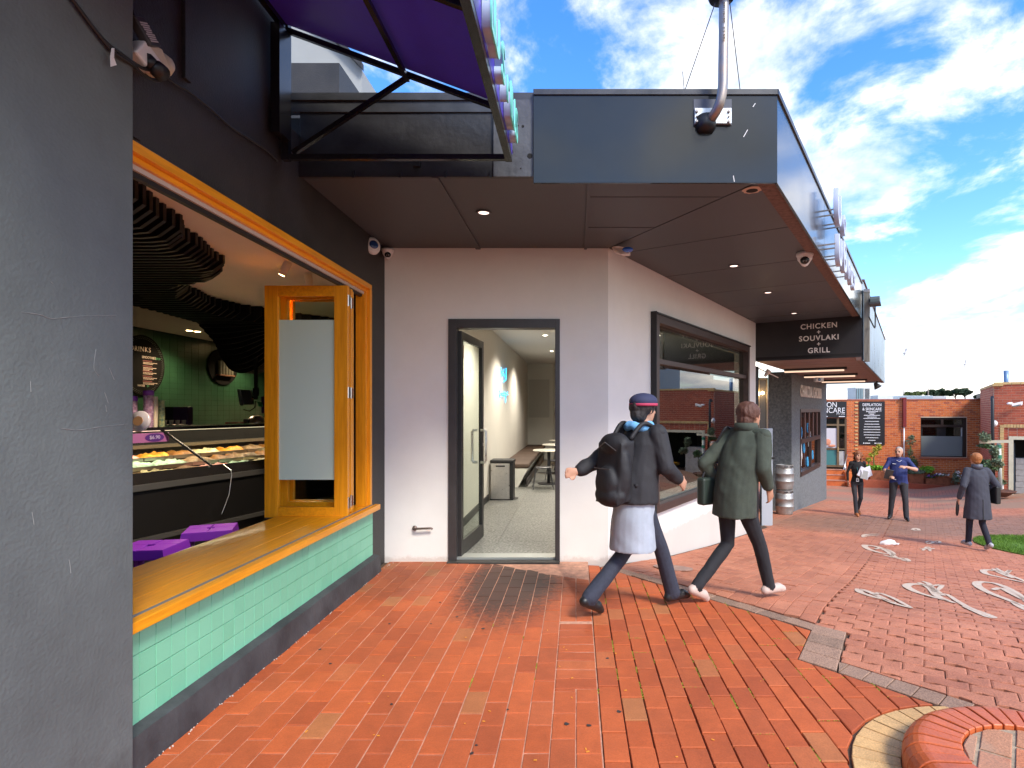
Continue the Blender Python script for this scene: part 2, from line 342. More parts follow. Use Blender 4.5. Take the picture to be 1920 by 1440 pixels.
def clip(poly, a, b, c):
    """keep a*x+b*y<=c"""
    out = []
    for i in range(len(poly)):
        p, q = poly[i], poly[(i+1) % len(poly)]
        dp, dq = a*p[0]+b*p[1]-c, a*q[0]+b*q[1]-c
        if dp <= 0: out.append(p)
        if (dp < 0 < dq) or (dq < 0 < dp):
            t = dp/(dp-dq); out.append((p[0]+(q[0]-p[0])*t, p[1]+(q[1]-p[1])*t))
    return out
def area(poly): return 0.5*sum(poly[i][0]*poly[(i+1) % len(poly)][1]-poly[(i+1) % len(poly)][0]*poly[i][1] for i in range(len(poly)))
def left_of(p, q):   # half-plane to the left of p->q as (a,b,c)
    dx, dy = q[0]-p[0], q[1]-p[1]; return (dy, -dx, dy*p[0]-dx*p[1])
def right_of(p, q):
    a, b, c = left_of(p, q); return (-a, -b, -c)
def piece(mb, poly, ztop=0.0, depth=0.03, ch=0.005, tilt=None, zf=gz, local=None):
    """chamfered piece from a 2-D outline; heights follow the ground"""
    n = len(poly)
    if n < 3: return
    cx = sum(p[0] for p in poly)/n; cy = sum(p[1] for p in poly)/n
    tx, ty = tilt or (0, 0); vs = []
    rmin = max(1e-6, min(math.hypot(p[0]-cx, p[1]-cy) for p in poly)); k = max(0.3, 1-ch/rmin*1.3)
    for (kk, dz) in ((k, 0), (1, -ch*0.8), (1, -depth)):
        for p in poly:
            x, y = cx+(p[0]-cx)*kk, cy+(p[1]-cy)*kk
            z = zf(x, y)+ztop+dz+tx*(x-cx)+ty*(y-cy)
            vs.append((x-(local[0] if local else 0), y-(local[1] if local else 0), z-(local[2] if local else 0)))
    fs = [tuple(range(n))]+[(i+n, (i+1) % n+n, (i+1) % n, i) for i in range(n)]+[(i+2*n, (i+1) % n+2*n, (i+1) % n+n, i+n) for i in range(n)]
    mb.add(vs, fs)
def screen_px(x, y):
    if y < 0.4: return None
    return 1080+1080*x/y, 768+1080*(1.6-gz(x, y))/y
def in_view(x, y):
    s = screen_px(x, y); return bool(s) and -20 < s[0] < 1940 and s[1] < 1450

# border geometry (measured)
K1 = (1.773, 4.288); K0 = (1.426, 3.695); Q2 = (1.944, 4.144); Q1 = (1.593, 3.526)
CORN = (0.37, 6.05)
B2a = (1.43, 3.69); B2b = (1.95, 3.115)            # lower edge of the lower band
T2a = (1.593, 3.526+0.06); T2b = (2.10, 3.21)      # upper edge
CC = (1.96, 2.36); RY = 0.755; RB = 0.545; RI = 0.315; HB = 0.135
footpath = setting('footpath'); plaza = setting('plaza_paving')
LP, WP, J = 0.232, 0.117, 0.006
cands = []      # (poly, zone)
def circ_clip(poly):
    cx = sum(p[0] for p in poly)/len(poly); cy = sum(p[1] for p in poly)/len(poly)
    d = math.hypot(cx-CC[0], cy-CC[1])
    if d > RY+0.3: return poly
    if d < 0.3: return []
    ux, uy = (cx-CC[0])/d, (cy-CC[1])/d
    c = ux*CC[0]+uy*CC[1]+RY+0.008
    return clip(poly, -ux, -uy, -c)
def zoneB_clip(poly):
    cx = sum(p[0] for p in poly)/len(poly); cy = sum(p[1] for p in poly)/len(poly)
    g_ = 0.006
    def off(h): return (h[0], h[1], h[2]-g_*math.hypot(h[0], h[1]))
    if cy > 3.69:
        poly = clip(poly, *off(left_of(K0, K1)))
        L1 = ((1.70, 4.17), (0.24, 5.98)); poly = clip(poly, *off(left_of(*L1))) if poly else poly
    elif cx > 1.3 or cy > 3:
        poly = clip(poly, *off(right_of(B2a, B2b)))
    return circ_clip(poly) if poly else poly
x = -1.965; col = 0
x_split = 0.105
cols = []
while x < 0.10-0.001: cols.append((x, 'A')); x += WP+J
x0B = cols[-1][0]+WP+J+0.004
x = x0B
while x < 3.6: cols.append((x, 'B')); x += WP+J+0.0005
for i, (x, z) in enumerate(cols):
    off = (i % 2)*(LP+J)/2 + (0.05 if z == 'B' else 0) + rnd.uniform(-.008, .008)
    y = -1.6+off
    sold = z == 'A' and x > -0.13
    while y < 6.2:
        y1 = y+LP
        w0 = rnd.uniform(-.0012, .0012)
        poly = [(x+w0, y), (x+WP+w0, y), (x+WP+w0, y1), (x+w0, y1)]
        if sold:
            if y >= 3.3 and y1 <= 4.36: y = y1+J; continue
            if y < 3.3 < y1: poly = clip(poly, 0, 1, 3.3)
            if poly and y < 4.36 < y1 and y > 3.2: poly = clip(poly, 0, -1, -4.366)
        poly = clip(poly, 0, 1, 6.055) if poly else poly
        subs = [poly] if poly else []
        if poly and x > 1.1 and y < 3.69 < y1: subs = [clip(poly, 0, 1, 3.6895), clip(poly, 0, -1, -3.6905)]
        for poly in subs:
            if poly and x > 0.2: poly = zoneB_clip(poly)
            if len(poly) >= 3 and abs(area(poly)) > 0.0009: cands.append((poly, 'A' if z == 'A' else 'B'))
        y = y1+J
sx = [c[0] for c in cols if c[1] == 'A' and c[0] > -0.13]
if sx:
    xa, xb = sx[0], sx[-1]+WP; y = 3.306
    while y+WP < 4.37:
        t = rnd.uniform(-.006, .006)
        cands.append(([(xa, y), (xb, y+t), (xb, y+WP-.004+t), (xa, y+WP-.004)], 'A')); y += WP+J+.003
# the sliver west of the first column
y = -1.6
vis = []
for poly, z in cands:
    cx = sum(p[0] for p in poly)/len(poly); cy = sum(p[1] for p in poly)/len(poly)
    vis.append((0 if in_view(cx, cy) else 1, cy, poly, z, cx))
vis.sort(key=lambda t: (t[0], t[1]))
shared = {}
rest = MB()
for i, (h, cy, poly, z, cx) in enumerate(vis):
    zt = rnd.uniform(-.0012, .0012) if z == 'A' else rnd.uniform(-.002, .003)
    tl = (rnd.uniform(-.008, .008), rnd.uniform(-.008, .008)) if z == 'B' else (rnd.uniform(-.003, .003), rnd.uniform(-.003, .003))
    if i < 300:
        full = abs(abs(area(poly))-LP*WP) < 1e-4 and len(poly) == 4 and abs(poly[1][0]-poly[0][0]-WP) < .004
        key = 'full' if full else i
        if key not in shared:
            mb = MB(); q = [(p[0]-cx, p[1]-cy) for p in poly]
            piece(mb, q, 0, zf=lambda a, b: 0, ch=0.004); shared[key] = mb.mesh('paver', m_paver)
        o = link('paver', shared[key], footpath); o.location = (cx, cy, gz(cx, cy)+zt); o.rotation_euler = (tl[1], -tl[0], rnd.uniform(-.004, .004) if full else 0)
    else: piece(rest, poly, zt, tilt=tl, ch=0.004)
rest.obj('paver_field', m_paver, footpath, kind='stuff')

# mortar sheet under zone A (pale joints) 
m_mortar = M('pale_joint_mortar', (0.52, 0.27, 0.18), 0.9, var=(14, 0.35), bump=(80, 0.4), pos=True)
mb = MB(); mb.add([(-1.95, -1.7, -0.005), (x0B-0.004, -1.7, -0.005), (x0B-0.004, 6.1, -0.005), (-1.95, 6.1, -0.005)], [(0, 1, 2, 3)])
mb.obj('joint_mortar', m_mortar, footpath)

# moss in the joints of zone B
m_moss = M('moss', (0.20, 0.24, 0.02), 0.95, var=(30, 0.5), col2=(0.38, 0.40, 0.03), pos=True)
mb = MB()
for i, (x, z) in enumerate(cols):
    if x < -0.75: continue
    if z == 'A' and rnd.random() < 0.45: continue
    y = 2.2
    while y < 5.2:
        y += rnd.expovariate(1/0.28)
        ln = rnd.uniform(0.02, 0.16)
        if z == 'A' and rnd.random() < 0.72: continue
        if noise.noise(Vector((x*1.3, y*1.3, 3))) < -0.08: continue
        xx = x-J/2-0.001
        pol = [(xx-.004, y), (xx+.004, y), (xx+.004, y+ln), (xx-.004, y+ln)]
        if math.hypot(xx-CC[0], y-CC[1]) < RY+.02 or (xx > .3 and not zoneB_clip([(xx-.01, y), (xx+.01, y), (xx+.01, y+.01), (xx-.01, y+.01)])): continue
        k = int(ln/0.006)
        for _ in range(k):
            r_ = rnd.uniform(.0018, .0042); mb.ball((xx+rnd.gauss(0, .0022), y+rnd.uniform(0, ln), gz(xx, y)-0.003), r_, 5, 3)
for poly, z in cands:
    if z == 'B' and rnd.random() < 0.22:
        (xa, ya), (xb, yb) = poly[0], poly[1]
        for _ in range(14):
            t = rnd.random(); X, Yy = xa+(xb-xa)*t, ya-J/2
            if in_view(X, Yy): mb.ball((X, Yy+rnd.gauss(0, .002), gz(X, Yy)-0.003), rnd.uniform(.0018, .004), 5, 3)
mb.obj('joint_moss', m_moss, footpath, kind='stuff')

# grey-brown border
def strip(mb_list, a, b, wid, n, side=1):
    a, b = Vector(a), Vector(b); d = (b-a)/n; nrm = Vector((-d.y, d.x)).normalized()*side
    for i in range(n):
        p = a+d*i+d.normalized()*0.003; q = a+d*(i+1)-d.normalized()*0.003
        pl = [tuple(p), tuple(q), tuple(q+nrm*wid), tuple(p+nrm*wid)]
        if area(pl) < 0: pl.reverse()
        mb_list.append(pl)
bp = []
strip(bp, (1.715, 4.185), (0.245, 6.0), 0.118, 10, side=-1)
Ka, Kb = Vector(K0), Vector(K1)
for i in range(4):
    a = Vector((1.426, 3.695)).lerp(Vector((1.773, 4.288)), i/4+.004); b = Vector((1.593, 3.526)).lerp(Vector((1.944, 4.144)), i/4+.004)
    a2 = Vector((1.426, 3.695)).lerp(Vector((1.773, 4.288)), (i+1)/4-.004); b2 = Vector((1.593, 3.526)).lerp(Vector((1.944, 4.144)), (i+1)/4-.004)
    bp.append([tuple(a), tuple(b), tuple(b2), tuple(a2)])
strip(bp, (1.602, 3.512), (2.42, 2.635), 0.150, 9, side=1)
bp.append([(1.606, 3.522), (1.712, 3.618), (1.668, 3.655)])
for pl in bp:
    if area(pl) < 0: pl.reverse()
    cx = sum(p[0] for p in pl)/len(pl); cy = sum(p[1] for p in pl)/len(pl)
    if math.hypot(cx-CC[0], cy-CC[1]) < RY-0.02: continue
    mb = MB(); piece(mb, [(p[0]-cx, p[1]-cy) for p in pl], 0, zf=lambda a, b: 0, ch=.004)
    o = mb.obj('border_paver', m_greyp, plaza); o.location = (cx, cy, gz(cx, cy)+rnd.uniform(-.001, .003))

# running courses along the alley (zone D) and zig-zag interlocking paving (zone C)
def ab(s, c, o=K1): return (o[0]+D.x*s+E.x*c, o[1]+D.y*s+E.y*c)
dpieces = []
for k in range(1, 26):                      # columns to the left of the line K1->D
    c1 = -(k-1)*(WP+J)-0.004; c0 = c1-WP
    s = -2.0+(k % 2)*0.119
    while s < 17:
        pl = [ab(s, c0), ab(s, c1), ab(s+LP, c1), ab(s+LP, c0)]
        if area(pl) < 0: pl.reverse()
        cx, cy = ab(s+LP/2, (c0+c1)/2)
        wall_side = (cx-0.34)*E.x+(cy-6.08)*E.y
        if wall_side > 0.03:
            pl = clip(pl, *right_of((1.72+.1, 4.24+.075), (0.245+.1, 6.0+.08)))
            if len(pl) >= 3 and abs(area(pl)) > .002: dpieces.append((cy, pl, cx))
        s += LP+J
cpieces = []
def zig(s, c):
    a = 0.016; L_, W_ = 0.222, 0.112
    pts = [(0, 0), (L_*.25, a), (L_*.5, 0), (L_*.75, -a*0.9), (L_, 0)]
    up = [(p[0], p[1]+W_) for p in pts][::-1]
    return [(s+p[1]+a*0, c+p[0]) for p in pts]+[(s+p[1], c+p[0]) for p in up]
row = 0; s = -3.2
while s < 15:
    c = 0.02+(row % 2)*0.111-.222
    cmax = 9.5 if s < 9 else 12
    while c < cmax:
        loc = zig(s, c); pl = [ab(a, b) for a, b in loc]
        if area(pl) < 0: pl.reverse()
        cx, cy = ab(s+.056, c+.111)
        cc_ = circ = math.hypot(cx-CC[0], cy-CC[1])
        ok = cy > 2.0 and cc_ > RB+0.05 and (in_view(cx, cy) or in_view(cx-.9, cy))
        if ok:
            if c < 0.01: pl = clip(pl, *right_of(ab(-5, .004), ab(5, .004)))
            # above the lower band
            if pl and s < 1:
                h = left_of((1.672, 3.676), (2.572, 2.711)); pl = clip(pl, *h)
                if pl and cy < 4.17: pl = clip(pl, *right_of((1.593+.01, 3.526), (1.944+.01, 4.144)))
            if len(pl) >= 3 and abs(area(pl)) > .003: cpieces.append((cy, pl, cx))
        c += 0.222+.004
    s += 0.112+.005; row += 1
allp = sorted(dpieces+cpieces, key=lambda t: t[0]); rest = MB(); cnt = 0
for cy, pl, cx in allp:
    cc_ = cy < 7.5
    zt = rnd.uniform(-.002, .0045); tl = (rnd.uniform(-.022, .022), rnd.uniform(-.022, .022))
    if cy < 4.2: tl = (tl[0]*1.6, tl[1]*1.6)
    if cnt < 280 and in_view(cx, cy):
        z0 = gz(cx, cy); mb = MB(); piece(mb, pl, zt, tilt=tl, ch=.004, local=(cx, cy, z0))
        o = mb.obj('paver', m_paver2, plaza); o.location = (cx, cy, z0); cnt += 1
    else: piece(rest, pl, zt, tilt=tl, ch=.004)
rest.obj('paver_field', m_paver2, plaza, kind='stuff')
# far paving: material takes over
m_far = bpy.data.materials.new('far_paving'); m_far.use_nodes = True
nt = m_far.node_tree; b = nt.nodes['Principled BSDF']; g = nt.nodes.new('ShaderNodeNewGeometry'); mpn = nt.nodes.new('ShaderNodeMapping'); mpn.inputs['Rotation'].default_value = (0, 0, R(-58.8))
bk = nt.nodes.new('ShaderNodeTexBrick'); bk.inputs['Color1'].default_value = (0.44, 0.16, 0.09, 1); bk.inputs['Color2'].default_value = (0.50, 0.19, 0.11, 1); bk.inputs['Mortar'].default_value = (0.13, 0.08, 0.05, 1)
bk.inputs['Scale'].default_value = 1; bk.inputs['Brick Width'].default_value = 0.24; bk.inputs['Row Height'].default_value = 0.12; bk.inputs['Mortar Size'].default_value = 0.004
nz = nt.nodes.new('ShaderNodeTexNoise'); nz.inputs['Scale'].default_value = 0.5; nz.inputs['Detail'].default_value = 8
mx = nt.nodes.new('ShaderNodeMix'); mx.data_type = 'RGBA'; mx.inputs['B'].default_value = (0.33, 0.19, 0.12, 1)
r_ = nt.nodes.new('ShaderNodeMapRange'); r_.inputs['From Min'].default_value = 0.42; r_.inputs['From Max'].default_value = 0.62
K = nt.links.new
K(g.outputs['Position'], mpn.inputs[0]); K(mpn.outputs[0], bk.inputs['Vector']); K(g.outputs['Position'], nz.inputs['Vector']); K(nz.outputs['Fac'], r_.inputs[0])
K(r_.outputs[0], mx.inputs['Factor']); K(bk.outputs['Color'], mx.inputs['A']); K(mx.outputs['Result'], b.inputs['Base Color']); b.inputs['Roughness'].default_value = 0.8
def in_far(x, y): return not (y > 10 or x > 9)
link('plaza_paving_far', grid_mesh('far', frange(4, 40, 0.5), frange(2, 45, 0.5), -0.010, m_far), None, kind='structure')

# ---- round raised seat/planter ring: yellow surround, bullnose kerb, paved infill
ring = thing('brick_ring_kerb', 'low round kerb of red bullnose bricks at the near corner of the plaza', 'kerb', (CC[0], CC[1], 0))
NY = 46
for k in range(NY):
    a0 = 2*math.pi*(k+.04)/NY; a1 = 2*math.pi*(k+.96)/NY
    pl = [(CC[0]+r*math.cos(a), CC[1]+r*math.sin(a)) for r, a in ((RB+.003, a0), (RY-.006, a0), (RY-.006, a1), (RB+.003, a1))]
    mb = MB(); piece(mb, pl, rnd.uniform(0, .003), ch=.003); mb.obj('yellow_paver', m_yellp, plaza)
NB = 40
def bull_mesh():
    mb = MB(); prof = [(RI, -.02), (RI, HB-.004), (RI+.004, HB)]
    rr = 0.085
    prof += [(RB-rr, HB)] + [(RB-rr+rr*math.sin(t), HB-rr+rr*math.cos(t)) for t in [R(q) for q in (15, 30, 45, 60, 75, 90)]] + [(RB, -.02)]
    w = 2*math.pi/NB; n = len(prof); vs = []
    def half(r): return max(0, (w*r*0.5-0.0035)/r)
    for sgn in (-1, 1):
        for r, z in prof: a = sgn*half(r); vs.append((r*math.cos(a), r*math.sin(a), z))
    fs = [(i, i+1, i+1+n, i+n) for i in range(n-1)]+[tuple(range(n-1, -1, -1)), tuple(range(n, 2*n))]
    mb.add(vs, fs); return mb.mesh('bullnose_brick', m_bull)
bm_ = bull_mesh()
for k in range(NB):
    o = bpy.data.objects.new('bullnose_brick', bm_); COL.objects.link(o); o.parent = ring
    o.rotation_euler = (rnd.uniform(-.004, .004), rnd.uniform(-.004, .004), 2*math.pi*k/NB+rnd.uniform(-.004, .004)); o.location = (0, 0, rnd.uniform(-.002, .003))
    bv = o.modifiers.new('bevel', 'BEVEL'); bv.width = .004; bv.segments = 2; bv.limit_method = 'ANGLE'; bv.angle_limit = R(50)
m_core = M('dark_mortar', (0.11, 0.075, 0.055), 0.95, var=(20, 0.3), bump=(60, 0.5))
m_mort2 = M('grey_mortar', (0.36, 0.28, 0.19), 0.95, var=(20, 0.3), bump=(60, 0.5))
mb = MB(); mb.lathe([(RB-.03, -.03), (RB-.03, HB-.06), (RI+.02, HB-.012), (RI+.02, -.03)], n=64); mb.obj('mortar_core', m_core, None).parent = ring
mb = MB(); mb.lathe([(RI-.006, .0), (RI-.006, HB-.018)], n=64); o = mb.obj('mortar_bed', m_mort2, None); o.parent = ring
ca, sa = math.cos(R(-38)), math.sin(R(-38))
for i in range(-4, 5):
    for j in range(-3, 4):
        u0 = i*0.125; v0 = j*.245+(i % 2)*.12
        pl = [(u0*ca-v*sa+(0 if True else 0) , u0*sa+v*ca) for v in (v0,)]
        q = [(u0, v0), (u0+.11, v0), (u0+.11, v0+.228), (u0, v0+.228)]
        pl = [(a*ca-b_*sa, a*sa+b_*ca) for a, b_ in q]
        for t in range(16):
            an = 2*math.pi*t/16; pl = clip(pl, math.cos(an), math.sin(an), RI-.012) if pl else pl
        if len(pl) >= 3 and abs(area(pl)) > .002:
            mb = MB(); piece(mb, pl, HB-.012+rnd.uniform(0, .002), zf=lambda a, b: 0, ch=.003, depth=.02); o = mb.obj('infill_paver', m_infill, None); o.parent = ring

# far kerb of the planting bed is built with the brick building; turf
m_turf = M('turf', (0.09, 0.20, 0.014), 0.9, var=(12, 0.35), col2=(0.17, 0.31, 0.03))
tc_ = G(2010, 1037); tr = 1.25
mb = MB(); vs = []
for k in range(48):
    a = 2*math.pi*k/48; r = tr*(1+.03*math.sin(3*a)); x, y = tc_.x+r*math.cos(a)*1.0, tc_.y+r*math.sin(a)*1.3; vs.append(Vector((x, y, gz(x, y)-.01)))
mb.prism(vs, (0, 0, .03)); mb.obj('turf_base', m_turf, None, kind='structure')
mb = MB()
for _ in range(26000):
    a = rnd.uniform(0, 6.283); r = tr*math.sqrt(rnd.random())*(1+.03*math.sin(3*a)); x, y = tc_.x+r*math.cos(a), tc_.y+r*math.sin(a)*1.3
    if not in_view(x, y) and rnd.random() < .9: continue
    h = rnd.uniform(.03, .05); t = rnd.uniform(0, 6.283); w = .004; z = gz(x, y)+.018
    dx, dy = rnd.gauss(0, .012), rnd.gauss(0, .012)
    mb.add([(x-w*math.cos(t), y-w*math.sin(t), z), (x+w*math.cos(t), y+w*math.sin(t), z), (x+dx, y+dy, z+h)], [(0, 1, 2)])
mb.obj('grass', m_turf, None, kind='stuff')

# white painted swirls on the paving: ribbons drawn between two edges
m_paint = M('worn_white_paint', (0.72, 0.66, 0.54), 0.75, var=(38, 0.1), col2=(0.55, 0.34, 0.23), pos=True)
def ribbon(mb, pxs, w):
    pts = [G(a, b_) for a, b_ in pxs]; fine = []
    for i in range(len(pts)-1):
        p0 = pts[max(0, i-1)]; p1 = pts[i]; p2 = pts[i+1]; p3 = pts[min(len(pts)-1, i+2)]
        for k in range(5):
            t = k/5; fine.append(0.5*((2*p1)+(-p0+p2)*t+(2*p0-5*p1+4*p2-p3)*t*t+(-p0+3*p1-3*p2+p3)*t**3))
    fine.append(pts[-1]); n = len(fine); vs = []
    for i, p in enumerate(fine):
        d = (fine[min(n-1, i+1)]-fine[max(0, i-1)]); nn = Vector((-d.y, d.x, 0)).normalized()
        ww = w*(0.35+0.65*math.sin(math.pi*min(1, max(0, (i+.6)/n)))**.6)
        for sg in (-1, 1):
            q = p+nn*ww*sg/2; vs.append((q.x, q.y, gz(q.x, q.y)+.008))
    mb.add(vs, [(2*i, 2*i+1, 2*i+3, 2*i+2) for i in range(n-1)])
mots = {
 'curled white motif painted on the plaza nearest the grey border, shaped like a narrow leaf': [
   ([(1711, 1142), (1670, 1130), (1632, 1112), (1612, 1106), (1614, 1112), (1640, 1121), (1664, 1126)], .075), ([(1640, 1118), (1648, 1113), (1668, 1120), (1692, 1132), (1711, 1142)], .05), ([(1650, 1120), (1665, 1128), (1680, 1131)], .04)],
 'largest white painted swirl on the plaza, with fronds at its top and a looped tail': [
   ([(1770, 1118), (1740, 1100), (1712, 1096), (1700, 1100), (1716, 1110), (1748, 1120), (1778, 1128)], .085), ([(1722, 1093), (1744, 1104), (1760, 1120), (1790, 1132)], .08), ([(1730, 1091), (1742, 1096), (1752, 1112)], .06), ([(1745, 1100), (1766, 1098), (1756, 1110)], .05),
   ([(1752, 1115), (1776, 1116), (1798, 1130), (1816, 1140), (1842, 1150), (1862, 1158), (1852, 1158), (1828, 1148), (1806, 1138)], .06)],
 'white painted swirl cut by the right edge, below the smaller frond motif': [
   ([(1925, 1130), (1905, 1112), (1870, 1096), (1838, 1092), (1832, 1098), (1850, 1110), (1885, 1124), (1925, 1140)], .09), ([(1862, 1107), (1878, 1104), (1902, 1116), (1925, 1128)], .08), ([(1925, 1146), (1905, 1134), (1900, 1129)], .06)],
 'white frond motif painted on the plaza just in front of the turf': [
   ([(1925, 1092), (1895, 1080), (1868, 1071), (1845, 1070), (1850, 1077), (1875, 1083), (1925, 1094)], .08), ([(1862, 1067), (1878, 1076), (1900, 1085)], .07), ([(1868, 1066), (1884, 1074), (1894, 1070), (1886, 1079)], .05)],
 'white painted oval swirl beside the crumpled white paper': [
   ([(1704, 1052), (1680, 1046), (1664, 1034), (1645, 1026), (1622, 1023), (1628, 1030), (1655, 1038), (1680, 1040)], .10), ([(1640, 1030), (1656, 1029), (1674, 1037), (1672, 1044)], .07), ([(1656, 1041), (1676, 1046), (1698, 1048), (1704, 1053), (1690, 1051)], .06)],
 'faint striped white shape painted left of the crumpled paper': [
   ([(1618, 1008), (1622, 1003), (1650, 1002)], .07), ([(1620, 1007), (1630, 1005), (1648, 1005)], .05)],
 'small bird-like white mark painted in the middle of the plaza': [
   ([(1724, 1029), (1738, 1030), (1752, 1029)], .08), ([(1730, 1033), (1740, 1026), (1744, 1034)], .06)],
 'pair of small white ovals painted on the plaza': [
   ([(1736, 1017), (1742, 1015), (1750, 1017), (1742, 1020), (1736, 1018)], .05), ([(1752, 1016), (1760, 1015), (1762, 1018), (1753, 1019)], .05)],
 'farthest pale mark painted on the plaza, a small flat cap': [([(1710, 994), (1718, 991), (1724, 995)], .09), ([(1712, 995), (1722, 995)], .06)],
}
for lab, rb in mots.items():
    mb = MB()
    for pts, w in rb: ribbon(mb, pts, w)
    mb.obj('painted_motif', m_paint, None, label=lab, category='ground painting', group='white motifs painted on the plaza')
# ================================================================== GELATO SHOP (left building)
FL = Fr((-2.02, 0, 0), (0, 1)); HEAD = 2.82; SILL = 0.665; JAMB = 5.67; PIER = 2.46
shop = thing('gelato_shop', 'dark rendered gelato shop with an orange timber servery window and mint tiles', 'shop')
mb = MB(); mb.box(FL, -4, PIER, -.05, 6, -.30, .13); mb.obj('pier', m_pier, shop, bevel=.006)
mb = MB()
mb.box(FL, PIER, 3.97, HEAD, 6, -.30, 0); mb.box(FL, 3.97, 6.08, HEAD, 3.6, -.30, 0); mb.box(FL, JAMB, 6.08, -.02, HEAD, -.30, 0)
mb.box(FL, PIER, JAMB, -.05, .17, -.30, -.005)
mb.obj('wall', m_wall_dk, shop)
mb = MB()          # wedge of rougher render high on the wall beside the pier
mb.box(FL, PIER, 2.66, HEAD+.02, 6, 0, .012); mb.box(FL, 2.95, 3.0, 3.3, 6, 0, .02); mb.obj('render_band', m_wall_dk, shop)
m_plinth = M('charcoal_plinth', (0.040, 0.042, 0.048), 0.7, var=(3, 0.4), bump=(40, 0.35), col2=(0.075, 0.08, 0.085), pos=True)
mb = MB(); n = 46; vs = []
for i in range(n+1):
    y = PIER+(JAMB+.04-PIER)*i/n; j = noise.noise(Vector((y*3, 0, 1)))*.008; k = noise.noise(Vector((y*4, 5, 1)))*.006
    vs += [(-2.02, y, -.03), (-1.925+j, y, -.03), (-1.945+j, y, .155+k), (-2.02, y, .178+k)]
fs = []
for i in range(n):
    for q in range(3): fs.append((i*4+q, (i+1)*4+q, (i+1)*4+q+1, i*4+q+1))
fs += [(3, 2, 1, 0), tuple(n*4+q for q in range(4))]
mb.add(vs, fs); mb.obj('plinth', m_plinth, shop)
# mint tiles
m_tile = piece_mat('mint_tile', [(0.19, 0.56, 0.36), (0.22, 0.61, 0.40), (0.205, 0.58, 0.375)], (0, .5, 1), grain=.02, rough=.42, bump=.03, patch=.02, bscale=20, mid=(.985, 1.015))
m_grout = M('pale_grout', (0.17, 0.24, 0.20), 0.9)
mb = MB(); mb.box(FL, PIER, JAMB, .17, SILL-.05, -.005, .012); mb.obj('grout_bed', m_grout, shop)
TS = 0.1045; rows = 5; tcache = {}
y = PIER+.003-.03; i = 0
z_top = SILL-.055
while y < JAMB-.02:
    for j in range(rows):
        z0 = .172+j*(TS+.0); z1 = min(z0+TS-.003, z_top)
        if z1-z0 < .01: continue
        y0 = max(y, PIER); y1 = min(y+TS-.0036, JAMB); key = (round(y1-y0, 3), round(z1-z0, 3))
        if key not in tcache:
            mb = MB(); mb.xyz(0, .008, 0, key[0], 0, key[1]); tcache[key] = mb.mesh('tile', m_tile)
        o = link('tile', tcache[key], shop, bevel=.0012, seg=1); o.location = (-2.009+rnd.uniform(0, .0006), y0, z0)
    y += TS; i += 1
# sill / counter boards (four planks) with a metal track
mb = MB()
widths = [(-2.62, -2.40), (-2.397, -2.18), (-2.177, -2.020)]
for a, b_ in widths:
    q = MB(); q.xyz(a, b_, PIER-.25, JAMB+.02, SILL-.045, SILL+rnd.uniform(0, .0006)); q.obj('counter_board', m_wood, shop, bevel=.003)
q = MB(); q.xyz(-1.990, -1.935, PIER-.02, JAMB+.03, SILL-.05, SILL+.001); q.obj('sill_nosing', m_wood, shop, bevel=.004)
q = MB(); q.xyz(-2.017, -1.993, PIER, JAMB, SILL-.045, SILL-.002); q.xyz(-2.010, -2.000, PIER, JAMB, SILL-.002, SILL+.003); q.obj('bifold_track', M('track_metal', (.32, .33, .34), .45, .6), shop)
# window frame: head and far jamb, both two-step timber
wf = MB(); wf.box(FL, PIER, JAMB, HEAD-.045, HEAD+.004, -.12, .012); wf.obj('window_frame', m_wood, shop, bevel=.003)
wf0 = bpy.data.objects['window_frame']
q = MB(); q.box(FL, JAMB-.045, JAMB+.003, SILL, HEAD-.045, -.12, .012); q.obj('jamb', m_woodv, wf0, bevel=.003)
q = MB(); q.box(FL, JAMB-.075, JAMB-.045, SILL, HEAD-.075, -.12, -.02); q.obj('inner_jamb', m_woodv, wf0, bevel=.003)
q = MB(); q.box(FL, PIER, JAMB-.045, HEAD-.075, HEAD-.045, -.12, -.02); q.obj('inner_head', m_wood, wf0, bevel=.003)
m_rail = M('pale_head_rail', (.52, .46, .40), .5)
q = MB(); q.box(FL, PIER, JAMB-.075, HEAD-.10, HEAD-.075, -.10, -.04); q.obj('head_rail', m_rail, wf0)
q = MB(); q.box(FL, PIER, JAMB-.08, HEAD-.125, HEAD-.10, -.085, -.055); q.obj('guide_track', m_black, wf0)
# folded bifold leaves
def leaf(x0, x1, y, name, film=True, t=.045, ang=0.0):
    """leaf lying in a plane of constant y (frontal)"""
    z0, z1 = .652 if film else SILL+.012, 2.69; sw = .118; rw = .095; g = None
    F = Fr((x0, y, 0), (1, ang)); Wd = x1-x0
    st = MB(); st.box(F, 0, sw, z0, z1, 0, t); o = st.obj(name, m_woodv, shop, bevel=.003)
    q = MB(); q.box(F, Wd-sw, Wd, z0, z1, 0, t); q.obj('stile', m_woodv, o, bevel=.003)
    q = MB(); q.box(F, sw, Wd-sw, z1-rw, z1, .001, t-.001); q.obj('top_rail', m_wood, o, bevel=.002)
    q = MB(); q.box(F, sw, Wd-sw, z0, z0+rw*.95, .001, t-.001); q.obj('bottom_rail', m_wood, o, bevel=.002)
    q = MB(); q.box(F, sw-.005, Wd-sw+.005, z0+rw-.01, z1-rw+.005, .018, .024); q.obj('glass_pane', m_glass, o)
    if film:
        m_film = M('frosted_film', (.60, .76, .66), .45, spec=.3)
        q = MB(); q.box(F, sw-.003, Wd-sw+.003, z0+.33, z1-.30, .0245, .026); q.obj('frosted_film', m_film, o)
        q = MB(); q.box(F, 0, Wd, z0-.012, z0-.001, .005, t-.005); q.obj('weather_strip', m_brown, o)
    return o
